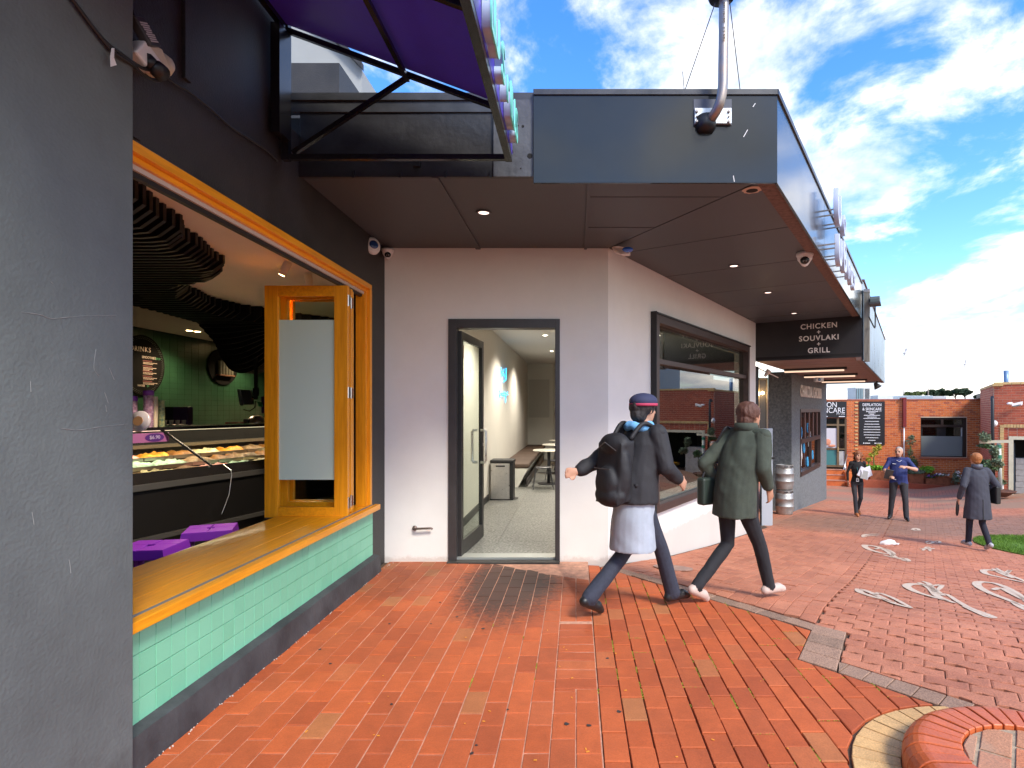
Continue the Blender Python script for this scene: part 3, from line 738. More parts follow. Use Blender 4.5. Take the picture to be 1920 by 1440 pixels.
leaf(-2.735, -2.005, 5.10, 'bifold_leaf', True)
leaf(-2.72, -2.03, 5.24, 'bifold_leaf', False, ang=.0)
leaf(-2.72, -2.06, 5.34, 'bifold_leaf', False)
q = MB()
for (x, y) in ((-2.005, 5.07), (-2.03, 5.20)):
    for z in (2.56, 1.75, .78):
        q.tube([(x, y, z-.05), (x, y, z+.05)], .008, 8); q.xyz(x-.02, x+.02, y-.002, y+.004, z-.045, z+.045)
q.obj('hinge', m_steel, bpy.data.objects['bifold_leaf'])
# interior shell
m_ceil = M('warm_white_ceiling', (0.85, 0.75, 0.64), 0.8, var=(1, .04))
m_dfloor = M('grey_shop_floor', (0.24, 0.23, 0.21), 0.4, var=(5, .3))
m_green = M('dark_green_tile', (0.020, 0.068, 0.036), 0.35, var=(2, .25), pos=True)
m_dgrout = M('dark_grout', (0.012, 0.026, 0.018), 0.9)
q = MB(); q.xyz(-8.2, -2.32, -1, 16.2, 2.96, 3.02); q.obj('ceiling', m_ceil, shop)
q = MB(); q.xyz(-8.2, -2.32, -1, 16.2, -.05, .0); q.obj('floor', m_dfloor, shop)
q = MB(); q.xyz(-7.35, -7.23, -1, 16, 0, 2.96); q.obj('back_wall', m_dgrout, shop)
q = MB()
y = 4.0
while y < 13.6:
    z = 0.9; 
    while z < 2.9:
        q.xyz(-7.229, -7.222+rnd.uniform(0, .001), y, y+.190, z, min(z+.094, 2.95)); z += .098
    y += .195
q.obj('green_tiles', m_green, shop, kind='stuff')
q = MB(); q.xyz(-8.2, -1.75, 15.9, 16, 0, 2.96); q.xyz(-2.32, -2.12, 6.08, 15.9, 0, 2.96); q.xyz(-8.2, -2.3, -1.2, -1.1, 0, 2.96); q.obj('inner_wall', m_wall_dk, shop)
m_wt = M('white_wall_tile', (.62, .55, .47), .3)
q = MB()
for i in range(16):
    for j in range(9): q.xyz(-7.15+i*.15, -7.15+i*.15+.146, 13.4, 13.41, .9+j*.1, .9+j*.1+.097)
q.obj('white_tiles', m_wt, shop, kind='stuff')
q = MB(); q.xyz(-7.25, -4.7, 13.41, 13.6, 0, 2.96); q.obj('partition', m_black, shop)
# roof
q = MB(); q.xyz(-8.4, -2.32, -4, 16.2, 3.4, 3.55); q.obj('roof', m_wall_dk, shop)
# recessed/ceiling lamps that are lit
m_lamp = M('lit_lamp', (1, .8, .5), .5, emis=(1, .66, .30, 14))
def downlight(c, r=.05, lab='', power=0, col=(1, .72, .42), ring=m_whitep, em=m_lamp, group=None, cat='ceiling light'):
    t = thing('downlight', lab, cat, c, group)
    q = MB(); q.lathe([(r*1.35, 0), (r*1.35, -.006), (r, -.008), (r*.95, -.001)], c, 20); q.obj('trim_ring', ring, t, smooth=True)
    q = MB(); q.lathe([(r*.9, -.003), (r*.88, -.0045)], c, 20); q.obj('lens', em, t)
    if power:
        ld = bpy.data.lights.new('downlight_bulb', 'SPOT'); ld.energy = power; ld.color = col; ld.spot_size = R(140); ld.shadow_soft_size = .05; ld.spot_blend = .6
        lo = bpy.data.objects.new('bulb', ld); COL.objects.link(lo); lo.location = (0, 0, -.03); lo.parent = t
    return t
for i, (px, py, lab) in enumerate([(355, 619, 'left one of the near pair of lit downlights above the green tiles'), (370, 621, 'right one of the near pair of lit downlights above the green tiles'),
                          (492, 646, 'left one of the far pair of lit downlights beside the timber leaf'), (500, 648, 'right one of the far pair of lit downlights, half behind the timber leaf')]):
    Y = 1.36*1080/(768-py); c = P(px, py, Y); c.z = 2.957; downlight(c, .055, lab, 16, group='lit downlights in the gelato shop')
# track spots
def spot(px, py, Y, lab, tilt, lit):
    c = P(px, py, Y); t = thing('track_spotlight', lab, 'spotlight', c, 'white spotlights in the gelato shop')
    M4 = Matrix.Translation(c) @ Matrix.Rotation(tilt, 4, 'Y')
    q = MB(); q.lathe([(.03, -.07), (.036, -.065), (.036, .05), (.03, .058)], M4=M4, n=18); q.obj('lamp_head', m_whitep, t, smooth=False)
    q = MB(); q.lathe([(.028, -.072), (.026, -.0725)], M4=M4, n=18); q.obj('lens', m_lamp if lit else m_whitep, t)
    q = MB(); q.tube([c+Vector((0, 0, .04)), Vector((c.x, c.y, 2.96))], .007, 8); q.obj('stem', m_whitep, t)
    if lit:
        ld = bpy.data.lights.new('spot_bulb', 'SPOT'); ld.energy = 85; ld.color = (1, .78, .54); ld.spot_size = R(80); ld.shadow_soft_size = .04
        lo = bpy.data.objects.new('bulb', ld); COL.objects.link(lo); lo.parent = t; lo.location = (M4.to_3x3() @ Vector((0, 0, -.09))); lo.rotation_euler = (0, tilt, 0)
spot(535, 503, 5.30, 'lit white cylinder spotlight angled to the left under the shop ceiling', R(28), True)
spot(579, 524, 5.72, 'unlit white cylinder spotlight nearer the folded timber leaves', R(-6), False)

# ---- black slatted ceiling sculpture
m_slat = M('black_slat', (0.008, 0.008, 0.010), 0.42)
scu = thing('slatted_ceiling_sculpture', 'wavy black slatted sculpture flowing across the gelato shop ceiling into a hanging cone', 'ceiling sculpture', (-4, 6, 2.9))
def lerp_tab(tab, y):
    if y <= tab[0][0]: return tab[0][1]
    for (a, va), (b_, vb) in zip(tab, tab[1:]):
        if y <= b_: t = (y-a)/(b_-a); t = t*t*(3-2*t); return va+(vb-va)*t
    return tab[-1][1]
XR = [(3.2, -2.55), (3.9, -2.72), (4.3, -2.9), (5.0, -3.08), (5.35, -3.3), (5.8, -3.95), (6.3, -4.22), (6.9, -4.35), (7.3, -4.3), (7.7, -4.05), (8.6, -3.55), (9.6, -3.3)]
XL = [(3.2, -6.3), (5.3, -6.3), (5.7, -5.2), (6.1, -4.75), (6.6, -5.2), (7.0, -5.15), (8.1, -5.15), (8.9, -5.4), (9.6, -5.4)]
y = 3.25; k = 0
while y < 9.6:
    xl, xr = lerp_tab(XL, y), lerp_tab(XR, y); base = 2.78+.03*math.sin(y*1.4); pts = []
    n = 34
    for i in range(n+1):
        x = xl+(xr-xl)*i/n; z = base
        if y > 7.7:
            f = min(1, (y-7.7)/1.0); xc = -4.9+(y-7.7)*-.15; d = abs(x-xc)/1.15
            z -= f*0.62*math.exp(-(d*1.9)**2)*(1 if y < 9.2 else .7)
        e = min((x-xl), (xr-x)); z += 0.0 if e > .12 else (0.12-e)*.7
        pts.append((x, y, z))
    vs = pts+[(xr, y, 2.955), (xl, y, 2.955)]
    q = MB(); q.prism(vs, (0, .030, 0)); q.obj('slat', m_slat, scu); y += .105; k += 1

# ---- menu discs on the green wall
m_disc = M('menu_black', (0.006, 0.006, 0.006), .95, spec=.1); m_ink = M('menu_white', (.5, .42, .36), .7); m_inkg = M('menu_green', (.03, .2, .08), .7); m_inkr = M('menu_red', (.12, .03, .03), .7)
FG = Fr((-7.22, 0, 0), (0, 1))
menu = thing('menu_disc', 'round black drinks menu hung on the dark green tiles', 'menu board', (-7.2, 9.6, 2.33))
q = MB(); cy, cz, rr = 9.58, 2.34, .50; pts = [FG.p(cy+rr*math.cos(a), cz+rr*math.sin(a), .002) for a in [2*math.pi*i/48 for i in range(48)]]
q.prism(pts, (.02, 0, 0)); q.obj('board', m_disc, menu)
q = MB()
for rr2 in (.44, .465):
    for i in range(72): a = 2*math.pi*(i+(.5 if rr2 > .45 else 0))/72; q.box(FG, cy+rr2*math.cos(a)-.005, cy+rr2*math.cos(a)+.005, cz+rr2*math.sin(a)-.005, cz+rr2*math.sin(a)+.005, .022, .024)
q.obj('dot_border', M('menu_dots', (.10, .12, .10), .7), menu, kind='stuff')
text('title', 'DRINKS', .115, FG.mat(cy-.29, cz+.225, .024), m_ink, menu, space=1.2)
text('heading', 'SMOOTHIES', .058, FG.mat(cy-.03, cz+.115, .024), m_ink, menu)
text('price', '$9.50', .05, FG.mat(cy+.28, cz+.115, .024), m_inkg, menu)
text('footer', 'WATER', .048, FG.mat(cy-.13, cz-.36, .024), m_ink, menu); text('price', '$4', .048, FG.mat(cy+.08, cz-.36, .024), m_inkg, menu)
for i in range(5):
    q = MB(); q.box(FG, cy-.01, cy+.20, cz+.065-i*.085, cz+.085-i*.085, .022, .0235); q.obj('red_line', m_inkr, menu)
    for j in range(2 if i != 1 else 3):
        q = MB(); u = cy
        while u < cy+.30-.08*j:
            w = rnd.uniform(.015, .04); q.box(FG, u, u+w, cz+.042-i*.085-j*.02, cz+.052-i*.085-j*.02, .022, .0235); u += w+.008
        q.obj('small_print', m_ink, menu, kind='stuff')
niche = thing('round_wall_niche', 'round black niche in the green tiles holding stacks of cups', 'wall niche', (-7.2, 11.8, 2.3))
q = MB(); cy, cz = 11.75, 2.46; cz = 1.6+80/1080*11.75; rr = .36
pts = [FG.p(cy+rr*1.35*math.cos(a), cz+rr*math.sin(a), .002) for a in [2*math.pi*i/40 for i in range(40)]]; q.prism(pts, (.03, 0, 0)); q.obj('surround', m_disc, niche)
q = MB(); q.box(FG, cy-.25, cy+.25, cz-.18, cz-.165, .03, .12); q.obj('shelf', M('copper_shelf', (.2, .09, .05), .5), niche)
m_cupg = M('cup_grey', (.16, .17, .14), .5)
for i, h in enumerate((.28, .33, .28, .24, .18)):
    q = MB(); c = FG.p(cy-.19+i*.095, cz-.165, .075); prof = []; z = 0
    while z < h: prof += [(.034, z), (.040, z+.012)]; z += .014
    q.lathe(prof, c, 10); q.obj('cup_stack', m_cupg, niche)

# ---- gelato display cabinet (angled)
dc = Vector((.235, .972)); FC = Fr((-4.27, 5.6, 0), dc)       # outwards = +x-ish
cab = thing('gelato_display_cabinet', 'long black glass-topped gelato cabinet behind the servery window', 'display cabinet', (-4.3, 6, 0))
U0, U1 = -2.6, 4.6
m_cabb = M('cabinet_black', (.012, .012, .013), .35); m_cabr = M('cabinet_rail', (.16, .165, .17), .35, .6)
q = MB(); q.box(FC, U0, U1, .12, .80, -1.0, -.02); q.obj('body', m_cabb, cab)
q = MB(); q.box(FC, U0, U1, .80, .865, -.06, .012); q.obj('front_rail', m_cabr, cab, bevel=.006)
q = MB(); q.add([FC.p(U0, .865, 0), FC.p(U1, .865, 0), FC.p(U1, .97, -.09), FC.p(U0, .97, -.09)], [(0, 1, 2, 3)]); q.add([FC.p(U0, .865, -.1), FC.p(U1, .865, -.1), FC.p(U1, .97, -.09), FC.p(U0, .97, -.09)], [(3, 2, 1, 0)]); q.obj('front_ledge', m_blackg, cab)
q = MB(); q.box(FC, U0, U1, .30, .34, -.01, .05); q.obj('bumper_rail', m_cabr, cab)
q = MB(); q.box(FC, U0, U1, .80, .93, -1.0, -.90); q.box(FC, U0, U1, .93, 1.37, -1.0, -.98); q.obj('rear_panel', m_cabb, cab)
q = MB(); q.box(FC, U0, U1, 1.15, 1.19, -.98, -.90); q.obj('rear_rail', M('cab_inner_rail', (.35, .3, .22), .35, .7), cab)
q = MB(); q.box(FC, U0, U1, 1.37, 1.405, -1.0, -.52); q.obj('top_shelf', m_blackg, cab)
q = MB(); q.box(FC, U0, U1, .86, .885, -.90, -.10); q.obj('well_floor', m_steel, cab)
q = MB(); q.add([FC.p(U0, .97, -.085), FC.p(U1, .97, -.085), FC.p(U1, 1.37, -.52), FC.p(U0, 1.37, -.52)], [(0, 1, 2, 3)]); q.obj('front_glass', m_glass, cab)
a = LW(300, 812, 4.6*0+4.4*-1) if False else None
q = MB(); q.bar(FC.p(.93, .965, -.075), FC.p(.70, 1.385, -.53), .03, .02); q.obj('glass_joint', m_blackg, cab)
q = MB(); q.bar(FC.p(-1.6, .965, -.075), FC.p(-1.6, 1.385, -.53), .03, .02); q.obj('glass_joint', m_blackg, cab)
# cabinet strip lamp (visible as reflections on the rear rail)
ld = bpy.data.lights.new('cabinet_lamp', 'AREA'); ld.shape = 'RECTANGLE'; ld.size = 6; ld.size_y = .05; ld.energy = 9; ld.color = (1, .8, .55)
lo = bpy.data.objects.new('cabinet_lamp', ld); COL.objects.link(lo); lo.parent = cab
mm = Matrix((FC.r, -FC.n, Vector((0, 0, 1)))).transposed().to_4x4(); mm.translation = FC.p(1, 1.36, -.56); lo.matrix_parent_inverse = Matrix.Translation((4.3, -6, 0)); lo.matrix_basis = mm
q = MB(); q.box(FC, -2, 4, 1.362, 1.37, -.60, -.54); q.obj('strip_lamp', M('strip_lamp', (1, .9, .7), .5, emis=(1, .82, .55, .25)), cab)
flav = [('pink', (.72, .30, .27)), ('pistachio green', (.38, .62, .45)), ('caramel swirled', (.62, .27, .03)), ('vanilla', (.78, .62, .36)), ('chocolate', (.10, .04, .02)), ('cream and biscuit', (.70, .50, .26)), ('orange', (.75, .30, .03)), ('strawberry ripple', (.75, .40, .36))]
fm = {}
for nme, c in flav:
    fm[nme] = M('gelato_'+nme.split()[0], c, .55, var=(18, .55), bump=(30, .6), col2=((.12, .05, .02) if nme in ('caramel swirled', 'cream and biscuit') else (.6, .05, .06) if 'ripple' in nme else None))
order = [[4, 3, 5, 0, 5, 3, 2, 0, 1, 3, 5, 3, 2, 0], [0, 5, 7, 0, 6, 1, 1, 5, 2, 5, 2, 3, 6, 5], [3, 2, 5, 6, 1, 0, 6, 2, 3, 6, 5, 2, 0, 1]]
rown = ['front', 'middle', 'back']
m_pan = M('pan_steel', (.4, .38, .35), .3, .9)
for j in range(3):
    for i in range(14):
        u = -1.55+i*.36; w = -.12-j*.262; nme, c = flav[order[j][i]]
        dz = j*.072; ct = FC.p(u+.17, .90+dz, w-.125)
        t = thing('gelato_tub', f'{nme} gelato heaped in tub {["first","second","third","fourth","fifth","sixth","seventh","eighth","ninth","tenth","eleventh","twelfth","thirteenth","fourteenth"][i]} from the pier in the {rown[j]} row', 'gelato tub', ct, 'gelato tubs in the cabinet')
        q = MB(); q.box(FC, u, u+.345, .885+dz, .925+dz, w-.25, w); q.obj('pan', m_pan, t)
        q = MB(); nx, ny = 14, 9; vs = []; sd = rnd.random()*50
        for b_ in range(ny+1):
            for a_ in range(nx+1):
                fu, fv = a_/nx, b_/ny; edge = min(1, min(fu, 1-fu, fv, 1-fv)*7)
                h = edge*(.03+.035*noise.noise(Vector((fu*4+sd, fv*3, 0)))+.022*abs(noise.noise(Vector((fu*11+sd, fv*9, 4)))))
                vs.append(FC.p(u+.012+fu*.32, .922+dz+h, w-.012-fv*.226))
        q.add(vs, [(b_*(nx+1)+a_, b_*(nx+1)+a_+1, (b_+1)*(nx+1)+a_+1, (b_+1)*(nx+1)+a_) for b_ in range(ny) for a_ in range(nx)])
        q.obj('gelato', fm[nme], t, smooth=True)
# purple price card
m_purp_card = M('purple_card', (.42, .14, .40), .5); m_dp = M('deep_purple', (.10, .03, .25), .4)
card = thing('price_card', 'purple price card on a clear stand inside the cabinet glass beside the pier', 'price card', FC.p(.1, 1.3, -.5))
q = MB(); q.box(FC, -.35, .77, 1.245, 1.345, -.50, -.494); q.obj('card', m_purp_card, card)
q = MB(); q.prism([FC.p(.60+.11*math.cos(a), 1.295+.045*math.sin(a), -.492) for a in [2*math.pi*i/20 for i in range(20)]], FC.n*.002); q.obj('badge', m_dp, card)
text('price', '$6.90', .055, FC.mat(.60, 1.28, -.489), M('card_text', (.6, .5, .8), .6), card, align='CENTER')
q = MB(); q.box(FC, .0, .015, .95, 1.245, -.5, -.495); q.box(FC, .13, .145, .95, 1.245, -.5, -.495); q.obj('stand', m_whitep, card)
# cup stacks on the shelf
m_cupp = M('purple_cup', (.33, .15, .42), .4, var=(40, .6), col2=(.65, .45, .6)); m_cupt = M('teal_cup', (.06, .32, .36), .4, var=(40, .6), col2=(.55, .55, .25)); m_cupw = M('cream_cone', (.62, .55, .42), .5); m_cuptop = M('purple_band', (.22, .05, .42), .4)
def cupstack(u, w, h, r, m, lab, top=None):
    c = FC.p(u, 1.405, w); t = thing('cup_stack', lab, 'cup stack', c, 'cups stacked on the cabinet'); q = MB(); prof = []; z = 0
    if m is m_cupw: prof = [(r*.8, 0), (r, h*.7), (r*.9, h)]
    else:
        while z < h-.02: prof += [(r*.86, z), (r, z+.010), (r, z+.013)]; z += .016
    q.lathe(prof, c, 18); q.obj('cups', m, t)
    if top: q = MB(); q.lathe([(r*1.04, z), (r*.98, z+.05), (r*.9, z+.055)], c, 18); q.obj('lid', top, t, smooth=True)
cupstack(.53, -.72, .30, .052, m_cupp, 'purple printed cup stack against the grey pier', m_cuptop)
cupstack(.62, -.60, .36, .050, m_cupp, 'tallest stack of purple printed cups with a solid purple top', m_cuptop)
cupstack(.712, -.62, .34, .030, m_cupw, 'slim stack of cream cones between purple and teal cups')
cupstack(.790, -.62, .31, .034, m_cupt, 'short stack of teal speckled cups')
# clutter behind
def clutter(name, lab, cat, fn, mat):
    q = MB(); fn(q); q.obj(name, mat, None, label=lab, category=cat, bevel=.003)
q = MB(); FB = FC
c0 = P(322, 782, 8.6)
clutter('purple_box', 'dark purple picture box standing on the rear counter beside the teal cups', 'box', lambda q: q.obox(P(343, 784, 8.6), (.11, 0, 0), (0, .06, 0), (0, 0, .17)), M('dkpurp', (.05, .02, .08), .4))
clutter('black_box', 'plain black box left of the purple picture box', 'box', lambda q: q.obox(P(318, 784, 8.6), (.10, 0, 0), (0, .06, 0), (0, 0, .17)), m_black)
m_dg = M('dark_grey_plastic', (.05, .05, .05), .5)
q = MB(); q.xyz(-7.2, -6.6, 5, 13.3, .9, .94); q.xyz(-7.18, -6.65, 5, 13.3, 0, .9); q.obj('rear_counter', m_black, shop)
t = thing('cake_stand', 'grey stand with small glasses on the rear counter', 'stand', P(325, 800, 8.3)); c = P(325, 812, 8.3)
q = MB(); q.lathe([(.22, 0), (.18, .12), (.14, .13)], c, 20); q.obj('base', m_dg, t)
for i in range(5):
    q = MB(); q.lathe([(.02, 0), (.028, .06)], c+Vector((-.14+i*.09, -.1, .13)), 10); q.obj('glass', m_cupw, t)
t = thing('point_of_sale_arm', 'black pole from the ceiling carrying a payment terminal arm', 'terminal stand', P(480, 700, 8.6))
c = P(480, 735, 8.6); q = MB(); q.tube([(c.x, c.y, 2.96), (c.x, c.y, 1.75)], .028, 10); q.obj('pole', m_black, t)
q = MB(); q.lathe([(.045, -.06), (.045, .06)], c, 12); q.lathe([(.05, -.03), (.05, .03)], (c.x, c.y, 2.62), 12); q.obj('clamp', m_black, t)
q = MB(); q.obox(P(461, 745, 8.6), (.10, 0, .0), (0, .03, .0), (-.02, 0, .11)); q.obj('terminal', m_dg, t, bevel=.01)
q = MB(); q.obox(P(451, 745, 8.55), (.012, 0, 0), (0, .03, .0), (-.02, 0, .12)); q.obj('screen_edge', m_alu, t)
q = MB(); q.tube([P(480, 752, 8.6), P(478, 764, 8.6), P(468, 771, 8.6), P(457, 768, 8.6)], .008, 6); q.bar(P(482, 745, 8.6), P(468, 745, 8.6), .03); q.obj('cable', m_black, t)
q = MB(); q.obox(P(488, 758, 8.5), (.03, 0, 0), (0, .01, 0), (-.01, 0, .035)); q.obj('green_tag', M('green_tag', (.05, .35, .15), .5), t)
t = thing('steel_dome', 'steel domed lid standing on the far counter beside the timber leaf', 'lid', P(482, 790, 9)); c = P(481, 792, 9.)
q = MB(); q.lathe([(.14, -.07), (.14, 0), (.12, .06), (.07, .10), (.01, .115)], c, 20); q.obj('dome', m_steel, t, smooth=True)
clutter('dark_mug', 'dark round canister left of the steel dome', 'canister', lambda q: q.lathe([(.055, -.05), (.055, .06)], P(464, 793, 8.9), 16), m_dg)
clutter('red_tray', 'low tray of red packets on the far counter', 'tray', lambda q: q.obox(P(440, 794, 8.7), (.11, 0, 0), (0, .06, 0), (0, 0, .022)), M('redpk', (.30, .07, .05), .6, var=(20, .6)))
q = MB(); q.lathe([(.05, 0), (.055, .26)], P(497, 775, 8.9), 16); q.obj('dark_cup_stack', m_dp, None, label='dark purple cup stack half hidden by the timber leaf', category='cup stack')
c = P(262, 790, 5.35); t = thing('tape_roll', 'clear roll of tape standing on the cabinet against the pier', 'tape roll', c)
Mx = Matrix.Translation(c) @ Matrix.Rotation(R(80), 4, 'X'); q = MB(); q.lathe([(.09, -.02), (.10, 0), (.09, .02)], M4=Mx, n=28); q.obj('roll', M('clear_tape', (.35, .34, .40), .2), t, smooth=True)
q = MB(); q.lathe([(.045, -.022), (.045, .024)], M4=Mx, n=20); q.obj('core', M('card_core', (.35, .20, .10), .7), t)
# cable hanging off the cabinet rail
q = MB(); q.tube([FC.p(1.06, .97, -.05), FC.p(1.1, .90, .02), FC.p(1.10, .84, .03), FC.p(1.04, .62, .05), FC.p(.93, .42, .06)], .004, 6); q.obj('hanging_cable', m_alu, None, label='thin white cable hanging down the black cabinet front', category='cable')

# ---- purple stools
m_stool = M('purple_plastic', (.23, .03, .52), .38, bump=(200, .05))
def stool(cx, cy, rot, h, lab):
    t = thing('plastic_stool', lab, 'stool', (cx, cy, 0), 'purple stools inside the servery window')
    Rm = Matrix.Rotation(rot, 4, 'Z'); T = Matrix.Translation((cx, cy, 0)) @ Rm
    def tp(x, y, z): return T @ Vector((x, y, z))
    a = .195
    q = MB(); hs_ = .03
    for sx_ in (-1, 1):
        for sy_ in (-1, 1):
            x0, x1 = (0.004, a) if sx_ > 0 else (-a, -.004); y0, y1 = (.03, a) if sy_ > 0 else (-a, -.03)
            q.add([tp(x, y, z) for z in (h-.02, h) for y in (y0, y1) for x in (x0, x1)], [(0, 2, 3, 1), (4, 5, 7, 6), (0, 1, 5, 4), (2, 6, 7, 3), (0, 4, 6, 2), (1, 3, 7, 5)])
    for sx_ in (-1, 1):
        x0, x1 = (.03, a) if sx_ > 0 else (-a, -.03)
        q.add([tp(x, y, z) for z in (h-.02, h-.001) for y in (-.03, .03) for x in (x0, x1)], [(0, 2, 3, 1), (4, 5, 7, 6), (0, 1, 5, 4), (2, 6, 7, 3), (0, 4, 6, 2), (1, 3, 7, 5)])
    q.obj('seat', m_stool, t, bevel=.004)
    q = MB(); b0 = a; b1 = a+.012
    cs = [(-1, -1), (1, -1), (1, 1), (-1, 1)]
    for i in range(4):
        (ax_, ay_), (bx_, by_) = cs[i], cs[(i+1) % 4]
        q.add([tp(ax_*b0, ay_*b0, h-.004), tp(bx_*b0, by_*b0, h-.004), tp(bx_*b1, by_*b1, h-.075), tp(ax_*b1, ay_*b1, h-.075),
               tp(ax_*(b0-.012), ay_*(b0-.012), h-.01), tp(bx_*(b0-.012), by_*(b0-.012), h-.01), tp(bx_*(b1-.012), by_*(b1-.012), h-.075), tp(ax_*(b1-.012), ay_*(b1-.012), h-.075)],
              [(0, 1, 2, 3), (7, 6, 5, 4), (0, 4, 5, 1), (1, 5, 6, 2), (2, 6, 7, 3), (3, 7, 4, 0)])
    q.obj('apron', m_stool, t)
    for ax_, ay_ in cs:
        q = MB(); top = b1-.006; bt = a+.055; w = .06
        pts_t = [(top, top), (top-w, top), (top-w, top-.012), (top-.012, top-.012), (top-.012, top-w), (top, top-w)]
        pts_b = [(bt, bt), (bt-w*.6, bt), (bt-w*.6, bt-.012), (bt-.012, bt-.012), (bt-.012, bt-w*.6), (bt, bt-w*.6)]
        vs = [tp(ax_*x, ay_*y, h-.07) for x, y in pts_t]+[tp(ax_*x, ay_*y, 0) for x, y in pts_b]
        q.add(vs, [(i, (i+1) % 6, (i+1) % 6+6, i+6) for i in range(6)]+[(0, 1, 2, 3), (0, 3, 4, 5), (6, 7, 8, 9), (6, 9, 10, 11)]); q.obj('leg', m_stool, t)
stool(-3.40, 5.36, R(24), .50, 'purple plastic stool with a slot in its seat, farther of the two')
stool(-3.46, 4.68, R(8), .50, 'purple plastic stool nearer the grey pier')

# ---- wall clutter on the upper left: socket, adaptor, cables
m_sock = M('aged_cream_plastic', (.62, .60, .45), .5, var=(8, .15))
box = thing('outdoor_socket', 'aged cream power socket plate high on the dark wall', 'power socket', LW(275, 115, -1.99))
XW = -2.005
q = MB(); q.prism([LW(245, 80, XW), LW(262, 80, XW), LW(285, 92, XW), LW(300, 128, XW), LW(300, 146, XW), LW(282, 146, XW), LW(245, 117, XW)], (.05, 0, 0)); q.obj('plate', m_sock, box, bevel=.006)
cc_ = LW(303, 121, XW); q = MB(); q.lathe([(.05, 0), (.05, .02), (.03, .045)], M4=Matrix.Translation(cc_) @ Matrix.Rotation(R(90), 4, 'Y'), n=20); q.obj('round_boss', m_sock, box, smooth=True)
plug = thing('white_adaptor_plug', 'white and black double plug pushed into the cream socket', 'plug', LW(275, 112, -1.95))
q = MB(); q.obox(LW(268, 107, -1.93), (.03, 0, 0), (0, .05, -.02), (0, .03, .045)); q.obj('white_body', m_whitep, plug, bevel=.01)
q = MB(); q.tube([LW(276, 114, -1.90), LW(284, 120, -1.90), LW(289, 126, -1.89), LW(297, 133, -1.885)], [.034, .03, .02, .016], 12); q.tube([LW(293, 128, -1.89), LW(304, 138, -1.86)], .036, 14); q.obj('black_plug', m_black, plug, smooth=True)
ad = thing('power_adaptor', 'black power adaptor brick hanging by its lead above the cream socket', 'power adaptor', LW(268, 60, -1.93))
a_, b_ = LW(252, 30, -1.94), LW(286, 88, -1.90); dd = (b_-a_)/2; sd = dd.cross(Vector((1, 0, 0))).normalized()
q = MB(); q.obox((a_+b_)/2, (.022, 0, 0), dd, sd*.035); q.obj('case', m_dg, ad, bevel=.006)
q = MB()
for i in range(9):
    c = a_.lerp(b_, .22+.075*i)+Vector((.0235, 0, 0))+sd*.0
    q.obox(c, (.0008, 0, 0), dd.normalized()*.003, sd*rnd.uniform(.018, .028))
q.obj('rating_text', M('printed_grey', (.55, .5, .48), .6), ad, kind='stuff')
def cable(name, lab, pxs, x0, r=.007, m=m_black):
    pts = [LW(a, b, x0 if not isinstance(x0, list) else x0[i]) for i, (a, b) in enumerate(pxs)]; fine = []
    for i in range(len(pts)-1):
        p0 = pts[max(0, i-1)]; p1 = pts[i]; p2 = pts[i+1]; p3 = pts[min(len(pts)-1, i+2)]
        for k in range(5): t = k/5; fine.append(0.5*((2*p1)+(-p0+p2)*t+(2*p0-5*p1+4*p2-p3)*t*t+(-p0+3*p1-3*p2+p3)*t**3))
    fine.append(pts[-1]); q = MB(); q.tube(fine, r, 7); return q.obj(name, m, None, smooth=True, label=lab, category='cable')
cable('cable', 'upper one of two black cables sagging down the grey pier to the plug', [(128, -10), (150, 18), (180, 58), (205, 85), (240, 110), (268, 128), (290, 132)], [-1.875]*5+[-1.9, -1.9])
cable('cable', 'lower one of two black cables sagging down the grey pier past the white tag', [(130, -8), (165, 40), (192, 75), (212, 97), (245, 118), (272, 142), (298, 152), (303, 140)], [-1.875]*5+[-1.92, -1.92, -1.9])
cable('cable', 'black lead running from the socket along the wall to the awning corner', [(306, 139), (330, 158), (352, 170), (390, 200), (430, 236), (470, 262), (500, 282), (520, 302)], -2.005, .008)
cable('cable', 'short lead from above into the black power adaptor', [(240, -10), (246, 10), (252, 30)], -1.94, .005)
q = MB(); a_ = LW(214, 92, -1.872); pts = [LW(209, 90, -1.868), LW(214, 90, -1.868), LW(213, 108, -1.862), LW(218, 122, -1.862), LW(207, 125, -1.862), LW(206, 105, -1.862)]
q.prism(pts, (.002, 0, 0)); q.obj('cable_tag', m_whitep, None, label='small white paper tag tied round the cables on the pier', category='tag')

# ---- purple awning
aw = thing('purple_awning', 'black framed purple awning with raised lettering along its front board', 'awning', (-2, 3.95, 3.3))
m_purple = M('purple_canvas', (.085, .055, .92), .55, var=(1.5, .12), bump=(120, .15)); m_pboard = M('purple_board', (.09, .05, .60), .35)
YA, XO, ZT, ZR, ZB, YN = 3.93, -.46, 4.19, 3.63, 3.32, .6
q = MB(); q.add([(-1.98, YA-.02, ZT+.03), (XO-.01, YA-.02, ZR+.03), (XO-.01, YN, ZR+.03), (-1.98, YN, ZT+.03), (-1.98, YA-.02, ZT+.036), (XO-.01, YA-.02, ZR+.036), (XO-.01, YN, ZR+.036), (-1.98, YN, ZT+.036)], [(0, 1, 2, 3), (7, 6, 5, 4), (0, 4, 5, 1), (1, 5, 6, 2), (2, 6, 7, 3), (3, 7, 4, 0)]); q.obj('canopy', m_purple, aw)
for y in (YA, 2.96, 1.9, .9):
    q = MB(); q.bar((-1.98, y, ZT), (XO, y, ZR), .035, .035); q.obj('rafter', m_blackg, aw, bevel=.003)
def onr(t, y): return Vector((-1.98+(XO+1.98)*t, y, ZT+(ZR-ZT)*t))
